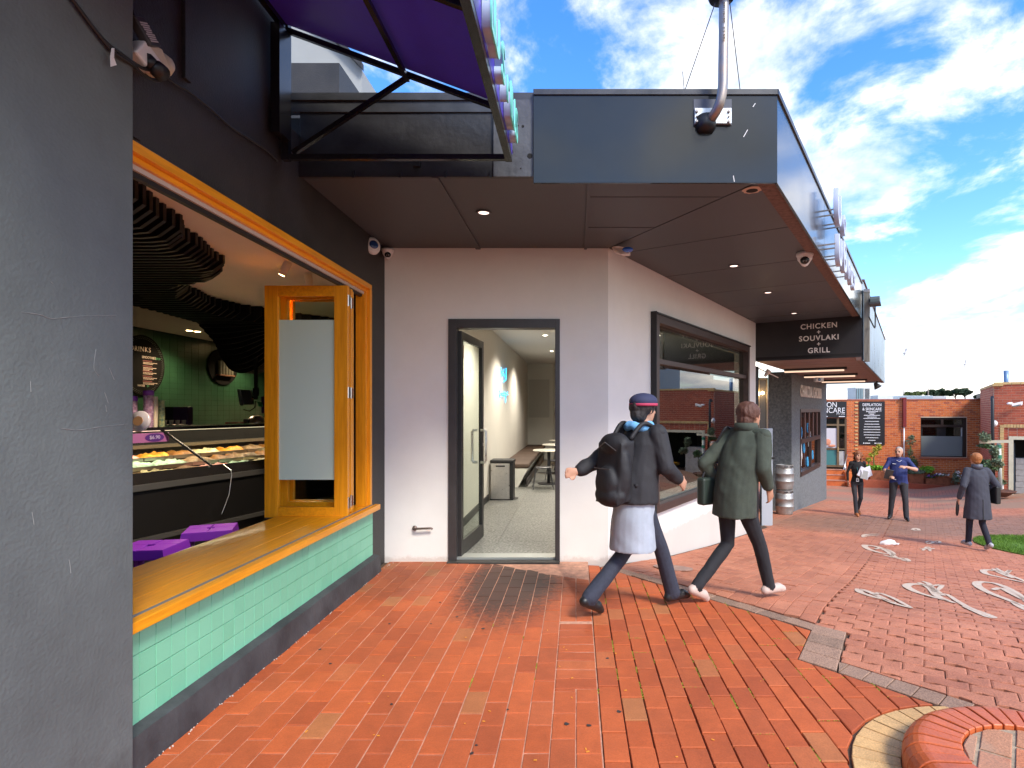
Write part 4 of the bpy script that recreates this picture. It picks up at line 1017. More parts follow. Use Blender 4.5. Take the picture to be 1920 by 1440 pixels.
q = MB(); tm = .545; q.bar(onr(tm, YA+.01)-Vector((0, 0, .03)), onr(tm, YN)-Vector((0, 0, .03)), .03, .03); q.obj('purlin', m_blackg, aw)
q = MB(); q.bar(onr(tm, YA)-Vector((0, 0, .02)), Vector((-1.93, YA, ZB+.03)), .03, .03); q.obj('strut', m_blackg, aw)
q = MB(); q.bar((-1.99, YA, ZB), (XO, YA, ZB), .035, .035); q.obj('bottom_bar', m_blackg, aw)
q = MB(); q.xyz(-2.0, -1.955, YA-.02, YA+.025, ZB-.02, ZT+.05); q.xyz(-2.0, -1.94, YA-.16, YA-.02, ZB+.1, ZT-.05); q.obj('wall_post', m_blackg, aw)
q = MB(); q.bar((-1.985, YA, ZT+.01), (-1.985, YN, ZT+.01), .04, .04); q.obj('wall_rail', m_blackg, aw)
q = MB(); q.bar((XO, YA+.02, ZB), (XO, YN, ZB), .045, .045); q.obj('front_rail', m_blackg, aw)
q = MB(); q.xyz(XO-.018, XO+.018, YA-.005, YA+.02, ZB, ZR+.03); q.obj('end_post', m_blackg, aw)
q = MB(); q.xyz(XO+.004, XO+.024, YN, YA+.01, ZB+.022, ZR+.05); q.obj('sign_board', m_pboard, aw)
FA = Fr((XO+.024, 0, 0), (0, 1)); m_lets = M('pale_letter_side', (.42, .52, .62), .35); m_letm = M('mint_letter_edge', (.20, .72, .60), .4)
s_ = 'ColoursUrsULS'
for i, (ch, u) in enumerate([('U', 2.02), ('O', 2.30), ('e', 2.30+.0), ('L', 2.62), ('U', 2.74), ('S', 3.02), ('r', 3.24), ('L', 3.42), ('U', 3.48), ('S', 3.70)]):
    if i == 2: continue
    text('letter', ch, .30, FA.mat(u, 3.355, .024), m_lets, aw, extrude=.020, bevel=0.0)
    text('letter_edge', ch, .30, FA.mat(u, 3.355, .047), m_letm, aw, extrude=.004, offset=.004)

# ---- pale grey upper storey seen under the awning and a dark roof box
m_pale = M('pale_grey_cladding', (.33, .34, .33), .6, var=(1, .06))
q = MB(); q.prism([P(440, 400, 8), P(440, -60, 8), P(560, 20, 8), P(640, 88, 8), P(678, 130, 8), P(679, 400, 8)], (0, 3, 0)); up_ = q.obj('upper_storey', m_pale, None, label='pale grey upper storey with a sloping roof edge behind the awning', category='building')
q = MB(); q.prism([P(560, 8, 7.98), P(640, 78, 7.98), P(682, 122, 7.98), P(682, 134, 7.98), P(640, 90, 7.98), P(560, 20, 7.98)], (0, -.08, 0)); q.obj('barge_board', m_wall_dk, up_)
q = MB(); a_ = P(500, 118, 6.3); b_ = P(636, 185, 6.3); q.xyz(a_.x, b_.x, 6.3, 7.6, 3.6, a_.z); q.obj('roof_box', m_wall_dk, None, label='dark square roof box beside the pale upper storey', category='roof box')
# hairline cracks and scuffs on the grey pier
q = MB()
def PW(px, py): return LW(px, py, -1.889)
for pts in ([(40, 585), (75, 590), (95, 597), (125, 595), (160, 592), (218, 591)], [(112, 803), (150, 806), (190, 800), (240, 795)], [(196, 735), (203, 756)], [(198, 760), (200, 772)], [(57, 715), (58, 735)], [(95, 528), (100, 532)], [(130, 1050), (133, 1075)], [(180, 655), (176, 690), (186, 705)], [(205, 690), (214, 712)], [(60, 960), (64, 985)]):
    fine = catm3([PW(*p) for p in pts]); q.tube(fine, [rnd.uniform(.0005, .0016) for _ in fine], 4)
q.obj('hairline_cracks', M('pale_scuff', (.24, .25, .25), .8), shop, kind='stuff')
# ================================================================== CAFE (white corner building)
FF = Fr((0, 6.08, 0), (1, 0)); FS = Fr((0.34, 6.08, 0), D)
SH = 3.30
cafe = thing('corner_cafe', 'white rendered corner cafe with a deep charcoal canopy', 'cafe')
DX0, DX1, DZ = -1.345, -.170, 2.555
q = MB(); q.box(FF, -2.02, DX0, -.06, SH+.1, -.22, 0); q.box(FF, DX1, .34, -.06, SH+.1, -.22, 0); q.box(FF, DX0, DX1, DZ, SH+.1, -.22, 0); q.obj('front_wall', m_white_wall, cafe)
WU0, WU1, WV0, WV1 = 1.115, 5.47, .33, 2.766
q = MB(); SL = 6.18
q.box(FS, 0.0, WU0, -.9, SH+.1, -.22, 0); q.box(FS, WU1, SL, -1.3, SH+.1, -.22, 0); q.box(FS, WU0, WU1, -1.2, WV0, -.22, 0); q.box(FS, WU0, WU1, WV1, SH+.1, -.22, 0); q.obj('side_wall', m_white_wall, cafe)
q = MB(); q.box(FS, .02, SL, -1.3, -.0, 0.001, .004)
# door frame
df = MB(); t_ = .085
df.box(FF, DX0, DX0+t_, 0, DZ, -.14, .02); o_df = df.obj('door_frame', m_frame, cafe, bevel=.003)
q = MB(); q.box(FF, DX1-.05, DX1, 0, DZ, -.14, .02); q.obj('frame_post', m_frame, o_df, bevel=.003)
q = MB(); q.box(FF, DX0+t_, DX1-.05, DZ-.095, DZ, -.14, .02); q.obj('frame_head', m_frame, o_df, bevel=.003)
q = MB(); q.box(FF, DX0+.03, DX1, -.01, .035, -.20, -.02); q.obj('threshold', M('threshold_metal', (.42, .44, .42), .4, .5), o_df)
q = MB(); q.box(FF, DX0, DX1, -.01, .012, -.02, .10); q.obj('door_step', M('dark_step', (.04, .037, .033), .8, var=(10, .4)), o_df)
# door leaf swung inwards
FD = Fr((-1.243, 6.14, 0), (0.075, 1)); LW_ = 1.02; LZ = 2.44
m_door = M('door_black', (.025, .024, .024), .4, var=(30, .3))
dl = MB(); dl.box(FD, 0, .085, .03, LZ, -.022, .022); dl.box(FD, LW_-.085, LW_, .03, LZ, -.022, .022); dl.box(FD, .085, LW_-.085, LZ-.09, LZ, -.021, .021); dl.box(FD, .085, LW_-.085, .03, .19, -.021, .021)
door = dl.obj('door', m_door, cafe, bevel=.003)
q = MB(); q.box(FD, .08, LW_-.08, .18, LZ-.08, -.004, .004); q.obj('glass_pane', glass_mat('door_pane', (.93, .97, .94), 1.12), door)
q = MB()
for sg in (1, -1):
    w = sg*.085; u = LW_-.16
    q.tube([FD.p(u, .96, sg*.02), FD.p(u, .96, w*.8), FD.p(u, .98, w), FD.p(u, 1.33, w), FD.p(u, 1.35, w*.8), FD.p(u, 1.35, sg*.02)], .016, 10)
q.obj('handle', m_steel, door, smooth=True)
text('number', '25', .10, FD.mat(.36, 2.02, .006), m_whitep, door, extrude=.0005)
q = MB(); q.box(FD, .10, .15, 2.16, 2.30, .005, .007); q.obj('sticker', M('red_sticker', (.5, .12, .10), .6), door)
q = MB(); q.lathe([(.02, -.03), (.02, .03)], M4=FD.mat(LW_-.04, 1.17, 0), n=12); q.obj('lock', m_steel, door)
# room
m_room = M('room_wall', (.66, .64, .58), .75, var=(1, .04)); m_rceil = M('room_ceiling', (.62, .62, .60), .8)
q = MB(); q.xyz(-1.63, -1.53, 6.30, 18.2, 0, 3.06); q.obj('room_wall', m_room, cafe)
q = MB(); q.xyz(-1.53, -.72, 18.2, 18.35, 0, 3.06); q.xyz(-.75, -.65, 18.35, 22, 0, 3.06); q.obj('end_wall', m_room, cafe)
q = MB(); q.xyz(-1.50, -.84, 18.192, 18.2, 1.35, 2.55); q.xyz(-1.48, -.86, 18.188, 18.192, 1.37, 2.53); 
q.cur = 0; q.obj('access_panel', M('panel_outline', (.5, .48, .44), .7), cafe)
m_warm = M('warm_corridor', (.30, .17, .09), .7)
q = MB(); q.xyz(-.65, 5, 21.5, 21.6, 0, 3.06); q.xyz(.9, 1.0, 18.6, 21.5, 0, 3.06); q.obj('corridor_wall', m_warm, cafe)
q = MB(); q.prism([(-1.6, 6.3, 3.05), (.22, 6.3, 3.05), (3.4, 11.5, 3.05), (6, 21.6, 3.05), (-1.6, 21.6, 3.05)], (0, 0, .05)); q.obj('ceiling', m_rceil, cafe)
q = MB(); q.prism([(3.4, 11.5, -.02), (3.5, 11.5, -.02), (6.1, 21.6, -.02), (6.0, 21.6, -.02)], (0, 0, 3.07)); q.obj('inner_wall', m_room, cafe)
q = MB(); q.xyz(-1.53, -1.515, 6.35, 10.0, 0.02, .13); q.obj('skirting', m_black, cafe)
m_terr = piece_mat('terrazzo_tile', [(.19, .195, .18), (.20, .205, .19), (.185, .19, .175)], (0, .5, 1), nscale=42, grain=.75, rough=.4, bump=.05, patch=.06)
ft = MB(); ft.xyz(0, .597, 0, .597, 0, .02); ftm = ft.mesh('floor_tile', m_terr)
q = MB(); q.prism([(-1.6, 6.28, -.02), (.2, 6.28, -.02), (3.4, 11.5, -.02), (6, 21.6, -.02), (-1.6, 21.6, -.02)], (0, 0, .028)); q.obj('floor_bed', M('floor_grout', (.20, .20, .18), .9), cafe)
for i in range(6):
    for j in range(21):
        x_ = -1.53+i*.6; y_ = 6.30+j*.6
        # keep inside the side wall
        if (x_+.6-.34)*E.x+(y_-6.08)*E.y > -.16: continue
        o = link('floor_tile', ftm, cafe); o.location = (x_, y_, 0)
# shop window in the side wall
m_wint = M('window_timber', (.055, .035, .03), .4, var=(12, .3))
wn_ = MB(); fw = .10
wn_.box(FS, WU0, WU0+fw, WV0, WV1, -.10, .07); sw_ = wn_.obj('shop_window', m_wint, cafe, bevel=.004)
q = MB(); q.box(FS, WU1-fw, WU1, WV0, WV1, -.10, .07); q.obj('frame_stile', m_wint, sw_, bevel=.004)
q = MB(); q.box(FS, WU0+fw, WU1-fw, WV1-fw, WV1, -.10, .07); q.obj('frame_head', m_wint, sw_, bevel=.004)
q = MB(); q.box(FS, WU0+fw, WU1-fw, WV0, WV0+fw, -.10, .07); q.obj('frame_sill', m_wint, sw_, bevel=.004)
q = MB(); q.box(FS, WU0-.015, WU0, WV0-.03, WV1+.03, 0, .078); q.box(FS, WU0, WU1+.02, WV1, WV1+.022, 0, .085); q.obj('cover_strip', m_black, sw_)
q = MB(); q.box(FS, WU0+fw, WU1-fw, 2.17, 2.235, -.06, .03); q.obj('transom', m_wint, sw_, bevel=.003)
q = MB(); q.box(FS, WU0+fw, WU1-fw, WV0+fw, 2.17, -.03, -.022); q.obj('glass_pane', m_glass_shop, sw_)
q = MB(); q.box(FS, WU0+fw, WU1-fw, 2.235, WV1-fw, -.03, -.022); q.obj('glass_pane', m_glass_shop, sw_)
q = MB(); q.box(FS, WU0+fw, WU1-fw, WV0+fw, WV0+fw+.02, -.30, -.04); q.box(FS, WU0+fw, WU1-fw, WV1-fw-.03, WV1-fw, -.18, -.10); q.obj('inner_sill', m_whitep, sw_)
for u in (1.35, 3.1):
    q = MB(); q.box(FS, u, u+1.55, WV0+fw+.12, 1.35, -.047, -.045); q.obj('window_film', glass_mat('film', (.55, .58, .54), 1.3), sw_)
q = MB(); q.box(FS, 2.6, 4.4, .62, .66, -1.5, -.9); q.box(FS, 3.4, 3.5, 0.02, .62, -1.25, -1.15)
q.obj('window_table', m_wood, None, label='pale timber table behind the big cafe window', category='table')
# wall hook and pit cover
q = MB(); c = P(778, 990, 6.07); q.tube([c+Vector((0, .02, 0)), c+Vector((0, -.03, .0)), c+Vector((.02, -.045, 0)), P(808, 990.5, 6.03), P(811, 992, 6.03)], .011, 8); q.lathe([(.026, 0), (.026, .01)], M4=Matrix.Translation(c) @ Matrix.Rotation(R(90), 4, 'X'), n=12)
q.obj('wall_hook', M('rusty_steel', (.20, .15, .13), .5, .6, var=(30, .5)), None, smooth=True, label='short rusty steel hook bar low on the white wall left of the door', category='wall hook')
c = G(1262, 1066); q = MB(); pts = [(c.x+.17*math.cos(a)*1.25, c.y+.17*math.sin(a), gz(c.x+.17*math.cos(a)*1.25, c.y+.17*math.sin(a))+.006) for a in [2*math.pi*i/24 for i in range(24)]]
q.prism(pts, (0, 0, .010)); q.obj('pit_cover', M('pit_cover', (.35, .22, .17), .7, var=(10, .3)), None, label='small oval inspection cover in the paving at the cafe corner', category='inspection cover')

# room furniture
bin_ = thing('pedal_bin', 'tall stainless steel pedal bin just inside the cafe door', 'bin', (-1.3, 10.2, 0))
q = MB(); q.xyz(-1.49, -1.16, 10.05, 10.40, .03, .66); q.obj('body', m_steel, bin_, bevel=.01)
q = MB(); q.xyz(-1.16, -1.10, 10.06, 10.39, .03, .66); q.obj('side_panel', m_black, bin_, bevel=.01)
q = MB(); q.xyz(-1.50, -1.09, 10.04, 10.41, .66, .72); q.obj('lid', m_black, bin_, bevel=.015)
q = MB(); q.xyz(-1.40, -1.24, 10.04, 10.05, .60, .625); q.xyz(-1.50, -1.10, 10.045, 10.40, .02, .04); q.xyz(-1.10, -1.02, 10.10, 10.20, .04, .05); q.obj('handle', m_black, bin_)
bench = thing('banquette', 'long cafe banquette with brown cushions along the white wall', 'bench', (-1.2, 12, 0))
m_bench = M('bench_white', (.66, .66, .60), .6)
q = MB(); q.prism([(-1.525, 11.7, .02), (-1.18, 11.7, .02), (-.98, 11.7, .40), (-1.525, 11.7, .40)], (0, 6.45, 0)); q.obj('base', m_bench, bench)
m_cush = M('brown_cushion', (.085, .055, .04), .8, bump=(60, .3))
for k in range(7):
    y0 = 11.7+k*.92; q = MB(); q.xyz(-1.525, -.96, y0, y0+.905, .405, .50); q.obj('cushion', m_cush, bench, bevel=.03, seg=3)
q = MB(); q.bar((-1.0, 11.72, .12), (-1.0, 18, .12), .02, .16); q.obj('kick_rail', m_frame, bench)
m_tabt = M('pale_table_top', (.60, .58, .50), .3, var=(5, .1)); m_dkm = M('gunmetal', (.05, .05, .055), .35, .6)
def table(x, y, lab):
    t = thing('cafe_table', lab, 'table', (x, y, 0), 'round tables along the banquette')
    q = MB(); q.lathe([(.33, .715), (.345, .73), (.33, .745)], (x, y, 0), 32); q.obj('tabletop', m_tabt, t)
    q = MB(); q.lathe([(.035, .03), (.035, .715)], (x, y, 0), 12); q.obj('leg', m_dkm, t, smooth=True)
    q = MB(); q.lathe([(.24, .02), (.24, .032), (.05, .05)], (x, y, 0), 28); q.obj('base', m_dkm, t)
table(-.58, 12.3, 'nearest round pale cafe table on a black pedestal'); table(-.50, 14.3, 'second round cafe table behind the nearest one'); table(-.42, 16.2, 'farthest round cafe table, a thin pale edge')
def tolix(x, y, rot, lab):
    t = thing('metal_stool', lab, 'stool', (x, y, 0), 'gunmetal stools at the cafe tables'); T = Matrix.Translation((x, y, 0)) @ Matrix.Rotation(rot, 4, 'Z')
    q = MB(); a = .155; q.add([T @ Vector(v) for v in [(-a, -a, .43), (a, -a, .43), (a, a, .43), (-a, a, .43), (-a*.95, -a*.95, .455), (a*.95, -a*.95, .455), (a*.95, a*.95, .455), (-a*.95, a*.95, .455)]], [(3, 2, 1, 0), (4, 5, 6, 7), (0, 1, 5, 4), (1, 2, 6, 5), (2, 3, 7, 6), (3, 0, 4, 7)]); q.obj('seat', m_dkm, t, bevel=.008)
    for sx_, sy_ in ((-1, -1), (1, -1), (1, 1), (-1, 1)):
        q = MB(); q.bar(T @ Vector((sx_*.14, sy_*.14, .435)), T @ Vector((sx_*.205, sy_*.205, 0.02)), .042, .012); q.obj('leg', m_dkm, t)
    q = MB(); q.bar(T @ Vector((-.15, -.15, .36)), T @ Vector((.15, -.15, .36)), .03, .008); q.obj('brace', m_dkm, t)
tolix(-.66, 11.55, R(6), 'metal stool standing in front of the nearest cafe table')
tolix(-.46, 13.1, R(-8), 'metal stool behind the nearest cafe table'); tolix(-.40, 15.1, R(10), 'metal stool between the second and the farthest table')
# neon sign on the room wall, two stacked words
FN = Fr((-1.525, 0, 0), (0, 1)); m_neon = M('cyan_neon', (.1, .7, 1), .4, emis=(.02, .45, 1.0, .85))
neon = thing('neon_sign', 'bright cyan two-line neon sign on the cafe wall', 'neon sign', (-1.5, 12.2, 2.1))
def NP(px, py): Y = 1.50*1080/(1080-px); p = P(px, py, Y); return p
strokes = [[(939, 689), (939, 716)], [(939, 689), (942, 706), (945, 692)], [(949, 690), (949, 710), (944, 700)], [(944, 716), (949, 712)], [(937, 731), (937, 747)], [(937, 738), (948, 738)], [(941, 734), (941, 742), (945, 743), (945, 734)], [(952, 735), (948, 740), (953, 740)], [(948, 736), (948, 755)]]
def catm(pts, k=5):
    pts = [Vector(p) for p in pts]; out = []
    for i in range(len(pts)-1):
        p0 = pts[max(0, i-1)]; p1 = pts[i]; p2 = pts[i+1]; p3 = pts[min(len(pts)-1, i+2)]
        for j in range(k): t = j/k; out.append(0.5*((2*p1)+(-p0+p2)*t+(2*p0-5*p1+4*p2-p3)*t*t+(-p0+3*p1-3*p2+p3)*t**3))
    out.append(pts[-1]); return out
for s_ in strokes:
    q = MB(); q.tube([NP(*a) for a in s_], .008, 8); q.obj('tube', m_neon, neon)
# lit downlights of the room, recessed in its ceiling
for i, (x_, y_, l_) in enumerate([(-.6, 8.2, 'downlight in the cafe ceiling nearest the door'), (-.6, 11.2, 'downlight in the cafe ceiling above the bin'), (-.6, 14.2, 'downlight in the cafe ceiling above the far tables'), (1.6, 11.2, 'downlight in the cafe ceiling behind the big window')]):
    downlight(Vector((x_, y_, 3.048)), .05, l_, 75, (1, .90, .76), em=M('room_lamp', (1, .95, .85), .5, emis=(1, .88, .7, 8)), group='downlights in the cafe ceiling')
downlight(Vector((.0, 20, 3.048)), .05, 'warm downlight in the corridor behind the cafe tables', 40, (1, .55, .2))

# ---- canopy: soffit panels, fascia, deck
m_soff = M('charcoal_soffit', (.070, .074, .082), .5, var=(1.0, .12), bump=(150, .06), pos=True)
m_fgl = M('gloss_grey_cladding', (.024, .028, .027), .16, 0.1, var=(1.2, .12), pos=True, spec=.35, coat=.25)
m_fold = M('old_black_board', (.022, .022, .024), .45, var=(6, .3), bump=(25, .25), pos=True)
m_flash = M('grey_flashing', (.055, .057, .06), .35, .3, var=(5, .3))
FCX = Vector((1.45, 4.15)); FCE = Vector((5.16, 10.39)); FDIR = (FCE-FCX).normalized()
def Wp(t): return Vector((0.34+D.x*t, 6.08+D.y*t))
def Fp(t):
    w = Wp(t); # along E until fascia line
    dx, dy = E.x, E.y; ax, ay = FCX.x-w.x, FCX.y-w.y; den = dx*(-FDIR.y)+dy*FDIR.x
    u = (ax*(-FDIR.y)+ay*FDIR.x)/den
    return Vector((w.x+dx*u, w.y+dy*u))
def mitre(y): t = (6.08-y)/(6.08-4.17); return .34+t*1.10
pan = []
pan.append([(-2.02, 4.19), (-1.03, 4.19), (-1.03, 6.08), (-2.02, 6.08)])
pan.append([(-1.03, 4.19), (.10, 4.19), (.10, 6.08), (-1.03, 6.08)])
for y0, y1 in ((4.17, 4.61), (4.61, 5.38), (5.38, 6.08)): pan.append([(.10, y0), (mitre(y0), y0), (mitre(y1), y1), (.10, y1)])
ts = [.24, 1.53, 2.85, 4.2, 5.5, 6.18]
pan.append([(.34, 6.08), (1.44, 4.17), tuple(Fp(.24)), tuple(Wp(.24))])
for a, b_ in zip(ts, ts[1:]): pan.append([tuple(Wp(a)), tuple(Fp(a)), tuple(Fp(b_)), tuple(Wp(b_))])
for pl in pan:
    if area(pl) < 0: pl.reverse()
    cx = sum(p[0] for p in pl)/len(pl); cy = sum(p[1] for p in pl)/len(pl); n = len(pl)
    # inset by a few millimetres for the open joint
    def inset(pl, d):
        out = []
        for i in range(n):
            a, p, b_ = Vector(pl[i-1]), Vector(pl[i]), Vector(pl[(i+1) % n])
            d1 = (p-a).normalized(); d2 = (b_-p).normalized(); n1 = Vector((-d1.y, d1.x)); n2 = Vector((-d2.y, d2.x)); bis = (n1+n2); k = d/max(.3, 1+n1.dot(n2))
            out.append(p+bis*k)
        return out
    pi = inset(pl, .007); q = MB(); dz = rnd.uniform(0, .003)
    q.prism([(p[0], p[1], SH+dz) for p in pi], (0, 0, .012)); q.obj('soffit_panel', m_soff, cafe, bevel=.002, seg=1)
m_gap = M('dark_gap', (.010, .009, .009), .9)
deck = [(-2.02, 4.205), (-.31, 4.205), (1.44, 4.165), (5.15, 10.39), (3.54, 11.37), (.34, 6.08), (-2.02, 6.08)]
q = MB(); q.prism([(x_, y_, SH+.016) for x_, y_ in deck], (0, 0, .05)); q.obj('soffit_backing', m_gap, cafe)
for x_, w_ in ((-1.03, .05), (.10, .03)):
    q = MB(); q.bar((x_, 4.2, SH-.007), (x_, 6.07, SH-.007), w_, .012); q.obj('cover_batten', m_soff, cafe)
roofp = [(-8, 4.23), (-.31, 4.23), (1.42, 4.19), (5.1, 10.41), (10.2, 19.1), (8.8, 20.4), (2, 24), (-8, 24)]
q = MB(); q.prism([(x_, y_, 3.62) for x_, y_ in roofp], (0, 0, .12)); q.obj('roof', m_wall_dk, cafe)
ff = Fr((0, 4.15, 0), (1, 0)); XL_ = -.307
q = MB(); q.box(ff, XL_, 1.45, 3.233, 3.865, -.02, 0); fp_ = q.obj('fascia_panel', m_fgl, cafe, bevel=.002)
q = MB(); q.box(ff, XL_-.0, 1.45, 3.865, 3.905, -.06, .012); q.obj('cap_flashing', m_flash, cafe, bevel=.002)
q = MB(); q.box(ff, -2.6, XL_, 3.85, 3.905, -.10, -.035); q.box(ff, -2.6, XL_, 3.77, 3.85, -.10, -.05); q.obj('cap_flashing', m_flash, cafe, bevel=.002)
q = MB(); q.box(ff, -2.02, XL_, 3.30, 3.77, -.09, -.062); q.box(ff, -2.02, XL_, 3.295, 3.42, -.062, -.045); q.obj('old_fascia_board', m_fold, cafe, bevel=.003)
q = MB(); q.box(ff, -.60, XL_-.002, 3.29, 3.85, -.045, -.028); q.obj('patched_board', M('bluegrey_board', (.07, .075, .085), .45, var=(8, .3), bump=(25, .3)), cafe, bevel=.003)
q = MB()
for (u, v, r_) in ((-.385, 3.655, .010), (-.42, 3.66, .005), (-.43, 3.54, .006), (-.47, 3.47, .016), (-.335, 3.44, .020), (-.50, 3.47, .012), (-.40, 3.35, .005)):
    q.lathe([(r_, 0), (r_*.9, .003)], M4=ff.mat(u, v, -.028), n=10)
q.obj('bolt_hole', m_gap, cafe, kind='stuff')
q = MB()
for u in (-1.62, -1.28, -.95, -.62): q.box(ff, u-.008, u+.008, 3.285, 3.335, -.045, -.03)
q.box(ff, -1.18, -1.13, 3.36, 3.43, -.045, -.01); q.obj('clip', m_black, cafe)
fs = Fr((FCX.x, FCX.y, 0), FDIR); LS = (FCE-FCX).length
q = MB()
for a, b_ in ((0, 2.42), (2.428, 4.86), (4.868, LS)):
    q = MB(); q.box(fs, a, b_, 3.233, 3.865, -.02, 0); q.obj('fascia_panel', m_fgl, cafe, bevel=.002)
q = MB(); q.box(fs, -.01, LS, 3.865, 3.905, -.06, .012); q.obj('cap_flashing', m_flash, cafe, bevel=.002)
q = MB(); q.box(fs, .03, LS-.03, 3.285, 3.30, -.16, -.02); q.obj('rusty_edge', M('rusty_edge', (.16, .09, .07), .8, var=(25, .5)), cafe)
# raised letters on the alley fascia
m_chw = M('channel_letter', (.48, .53, .66), .3)
sgn = thing('fascia_lettering', 'raised white channel letters standing along the alley side of the canopy', 'sign', (3, 7, 3.5))
for i, (b_, u, v, sz, sp) in enumerate([('U', 1.92+.42, 3.60, .52, 1), ('o', 2.78+.10, 3.62, .50, 1), ('U', 2.44, 3.18, .46, 1), ('B', 2.92, 3.20, .50, 1), ('r', 3.40, 3.20, .50, 1), ('o', 3.68, 3.20, .50, 1), ('s', 4.10, 3.20, .50, 1)]):
    text('letter', b_, sz, fs.mat(u, v, .12), m_chw, sgn, extrude=.022, bevel=.003)
q = MB()
for u in (2.42, 2.6, 2.95, 3.1, 3.45, 3.78, 4.15):
    for v in (3.38, 3.75):
        if v < 3.5 or u < 3.2: q.bar(fs.p(u, v, 0), fs.p(u, v, .11), .014)
q.obj('stand_off', m_galv, sgn)

# ---- galvanised pipe arm with plate, guys
arm = thing('galvanised_pipe_arm', 'galvanised pipe curving up from a bolted plate on the canopy front', 'pipe arm', P(1336, 220, 4.1))
q = MB(); a_ = P(1302, 204, 4.135); b_ = P(1371, 233, 4.135); q.xyz(a_.x, b_.x, 4.122, 4.147, b_.z, a_.z); q.obj('plate', M('zinc_plate', (.55, .57, .56), .4, .7, var=(12, .3)), arm, bevel=.002)
q = MB(); q.xyz(a_.x-.004, b_.x+.006, 4.142, 4.1495, b_.z-.003, P(0, 187, 4.15).z); q.obj('opening', M('opening_dark', (.05, .06, .09), .5), arm)
m_bolt = M('bolt_steel', (.35, .32, .3), .4, .8)
q = MB()
for px in (1306.5, 1366.5):
    for py, r_ in ((209, .011), (218.5, .006), (228, .011)):
        c = P(px, py, 4.12); q.lathe([(r_, 0), (r_, .010), (r_*.6, .012)], M4=Matrix.Translation(c) @ Matrix.Rotation(R(90), 4, 'X'), n=6)
q.obj('bolt', m_bolt, arm, kind='stuff')
pl = [P(1333, 226, 4.13), P(1336, 219, 4.08), P(1343, 208, 4.04), P(1350, 192, 4.01), P(1355, 165, 4.0), P(1356, 120, 4.0), P(1357, 40, 4.0), P(1358, -60, 4.0)]
q = MB(); q.tube(catm(pl, 6), .034, 20); q.obj('pipe', m_galv, arm, smooth=True)
q = MB(); q.lathe([(.05, 0), (.072, .03), (.075, .10)], M4=Matrix.Translation(P(1324, 247, 4.13)) @ Matrix.Rotation(R(-12), 4, 'X'), n=18); q.obj('rubber_boot', m_black, arm, smooth=True)
q = MB(); q.lathe([(.02, -.02), (.085, -.01), (.095, .015), (.02, .03)], P(1353, -4, 4.0), 24); q.obj('collar_disc', m_black, arm)
text('stamp', 'TRA 5-3   SIR141116R', .030, Matrix.Translation(P(1360.5, 78, 3.963)) @ Matrix(((0, -1, 0, 0), (0, 0, -1, 0), (1, 0, 0, 0), (0, 0, 0, 1))), M('stamp_ink', (.10, .07, .05), .7), arm, extrude=.0004)
for (pa, pb, la) in (((1341, 6), (1284, 168), 'left guy wire running down from the pipe arm collar to the canopy roof'), ((1368, 2), (1388, 170), 'right guy wire running down from the pipe arm collar to the canopy roof')):
    q = MB(); e_ = P(pb[0], pb[1]+2, 4.6); q.tube([P(pa[0], pa[1], 4.0), e_], .0035, 5); q.obj('guy_wire', M('wire_blue', (.05, .06, .10), .5), None, label=la, category='wire', group='guy wires of the pipe arm')
q = MB(); q.tube([P(1283, 170, 4.6), P(1280, 134, 4.6)], .003, 5); q.obj('roof_spike', m_black, None, label='tiny spike on the canopy roof left of the guy wire', category='spike')
# scuffs
q = MB(); 
for (px, py, l, a) in ((1398, 250, 16, 60), (1414, 197, 8, 55), (1376, 335, 12, -80)):
    c = P(px, py, 4.147); dx, dz = math.cos(R(a)), math.sin(R(a)); q.obox(c, (dx*l*.0019, 0, dz*l*.0019), (0, .0006, 0), (-dz*.0025, 0, dx*.0025))
q.obj('paint_scuff', m_whitep, cafe, kind='stuff')

# soffit downlights & cameras
m_off = M('soffit_lamp', (.8, .6, .5), .5, emis=(1, .72, .62, .55))
for (px, py, lab, r_) in ((907, 398, 'round downlight in the canopy above the cafe door', .05), (1376, 498, 'round downlight in the middle of the alley canopy', .05), (1440, 548, 'small downlight in the alley canopy toward the lettered panel', .05), (1489, 587, 'farthest downlight of the alley canopy, just before the lettered panel', .05)):
    Y = 1.7*1080/(768-py); c = P(px, py, Y); c.z = SH-.001; downlight(c, r_, lab, 0, em=m_off, ring=m_soff, group='downlights in the charcoal canopy')
Y = 1.7*1080/(768-356); c = P(1410, 356, Y); c.z = SH-.001; t = thing('open_light_hole', 'empty downlight hole with a torn pale rim near the canopy corner', 'light hole', c)
q = MB(); prof_n = 20; vs = []
for k in range(prof_n): a = 2*math.pi*k/prof_n; r1 = .072+rnd.uniform(-.006, .010); vs += [Vector((c.x+r1*math.cos(a), c.y+r1*math.sin(a), c.z-.002)), Vector((c.x+.045*math.cos(a), c.y+.045*math.sin(a), c.z-.006))]
q.add(vs, [(2*k, 2*k+1, (2*k+3) % (2*prof_n), (2*k+2) % (2*prof_n)) for k in range(prof_n)]); q.obj('torn_rim', M('torn_plaster', (.60, .42, .32), .9), t)
q = MB(); q.lathe([(.046, -.003), (.044, -.004)], c, 20); q.obj('hole', m_gap, t)
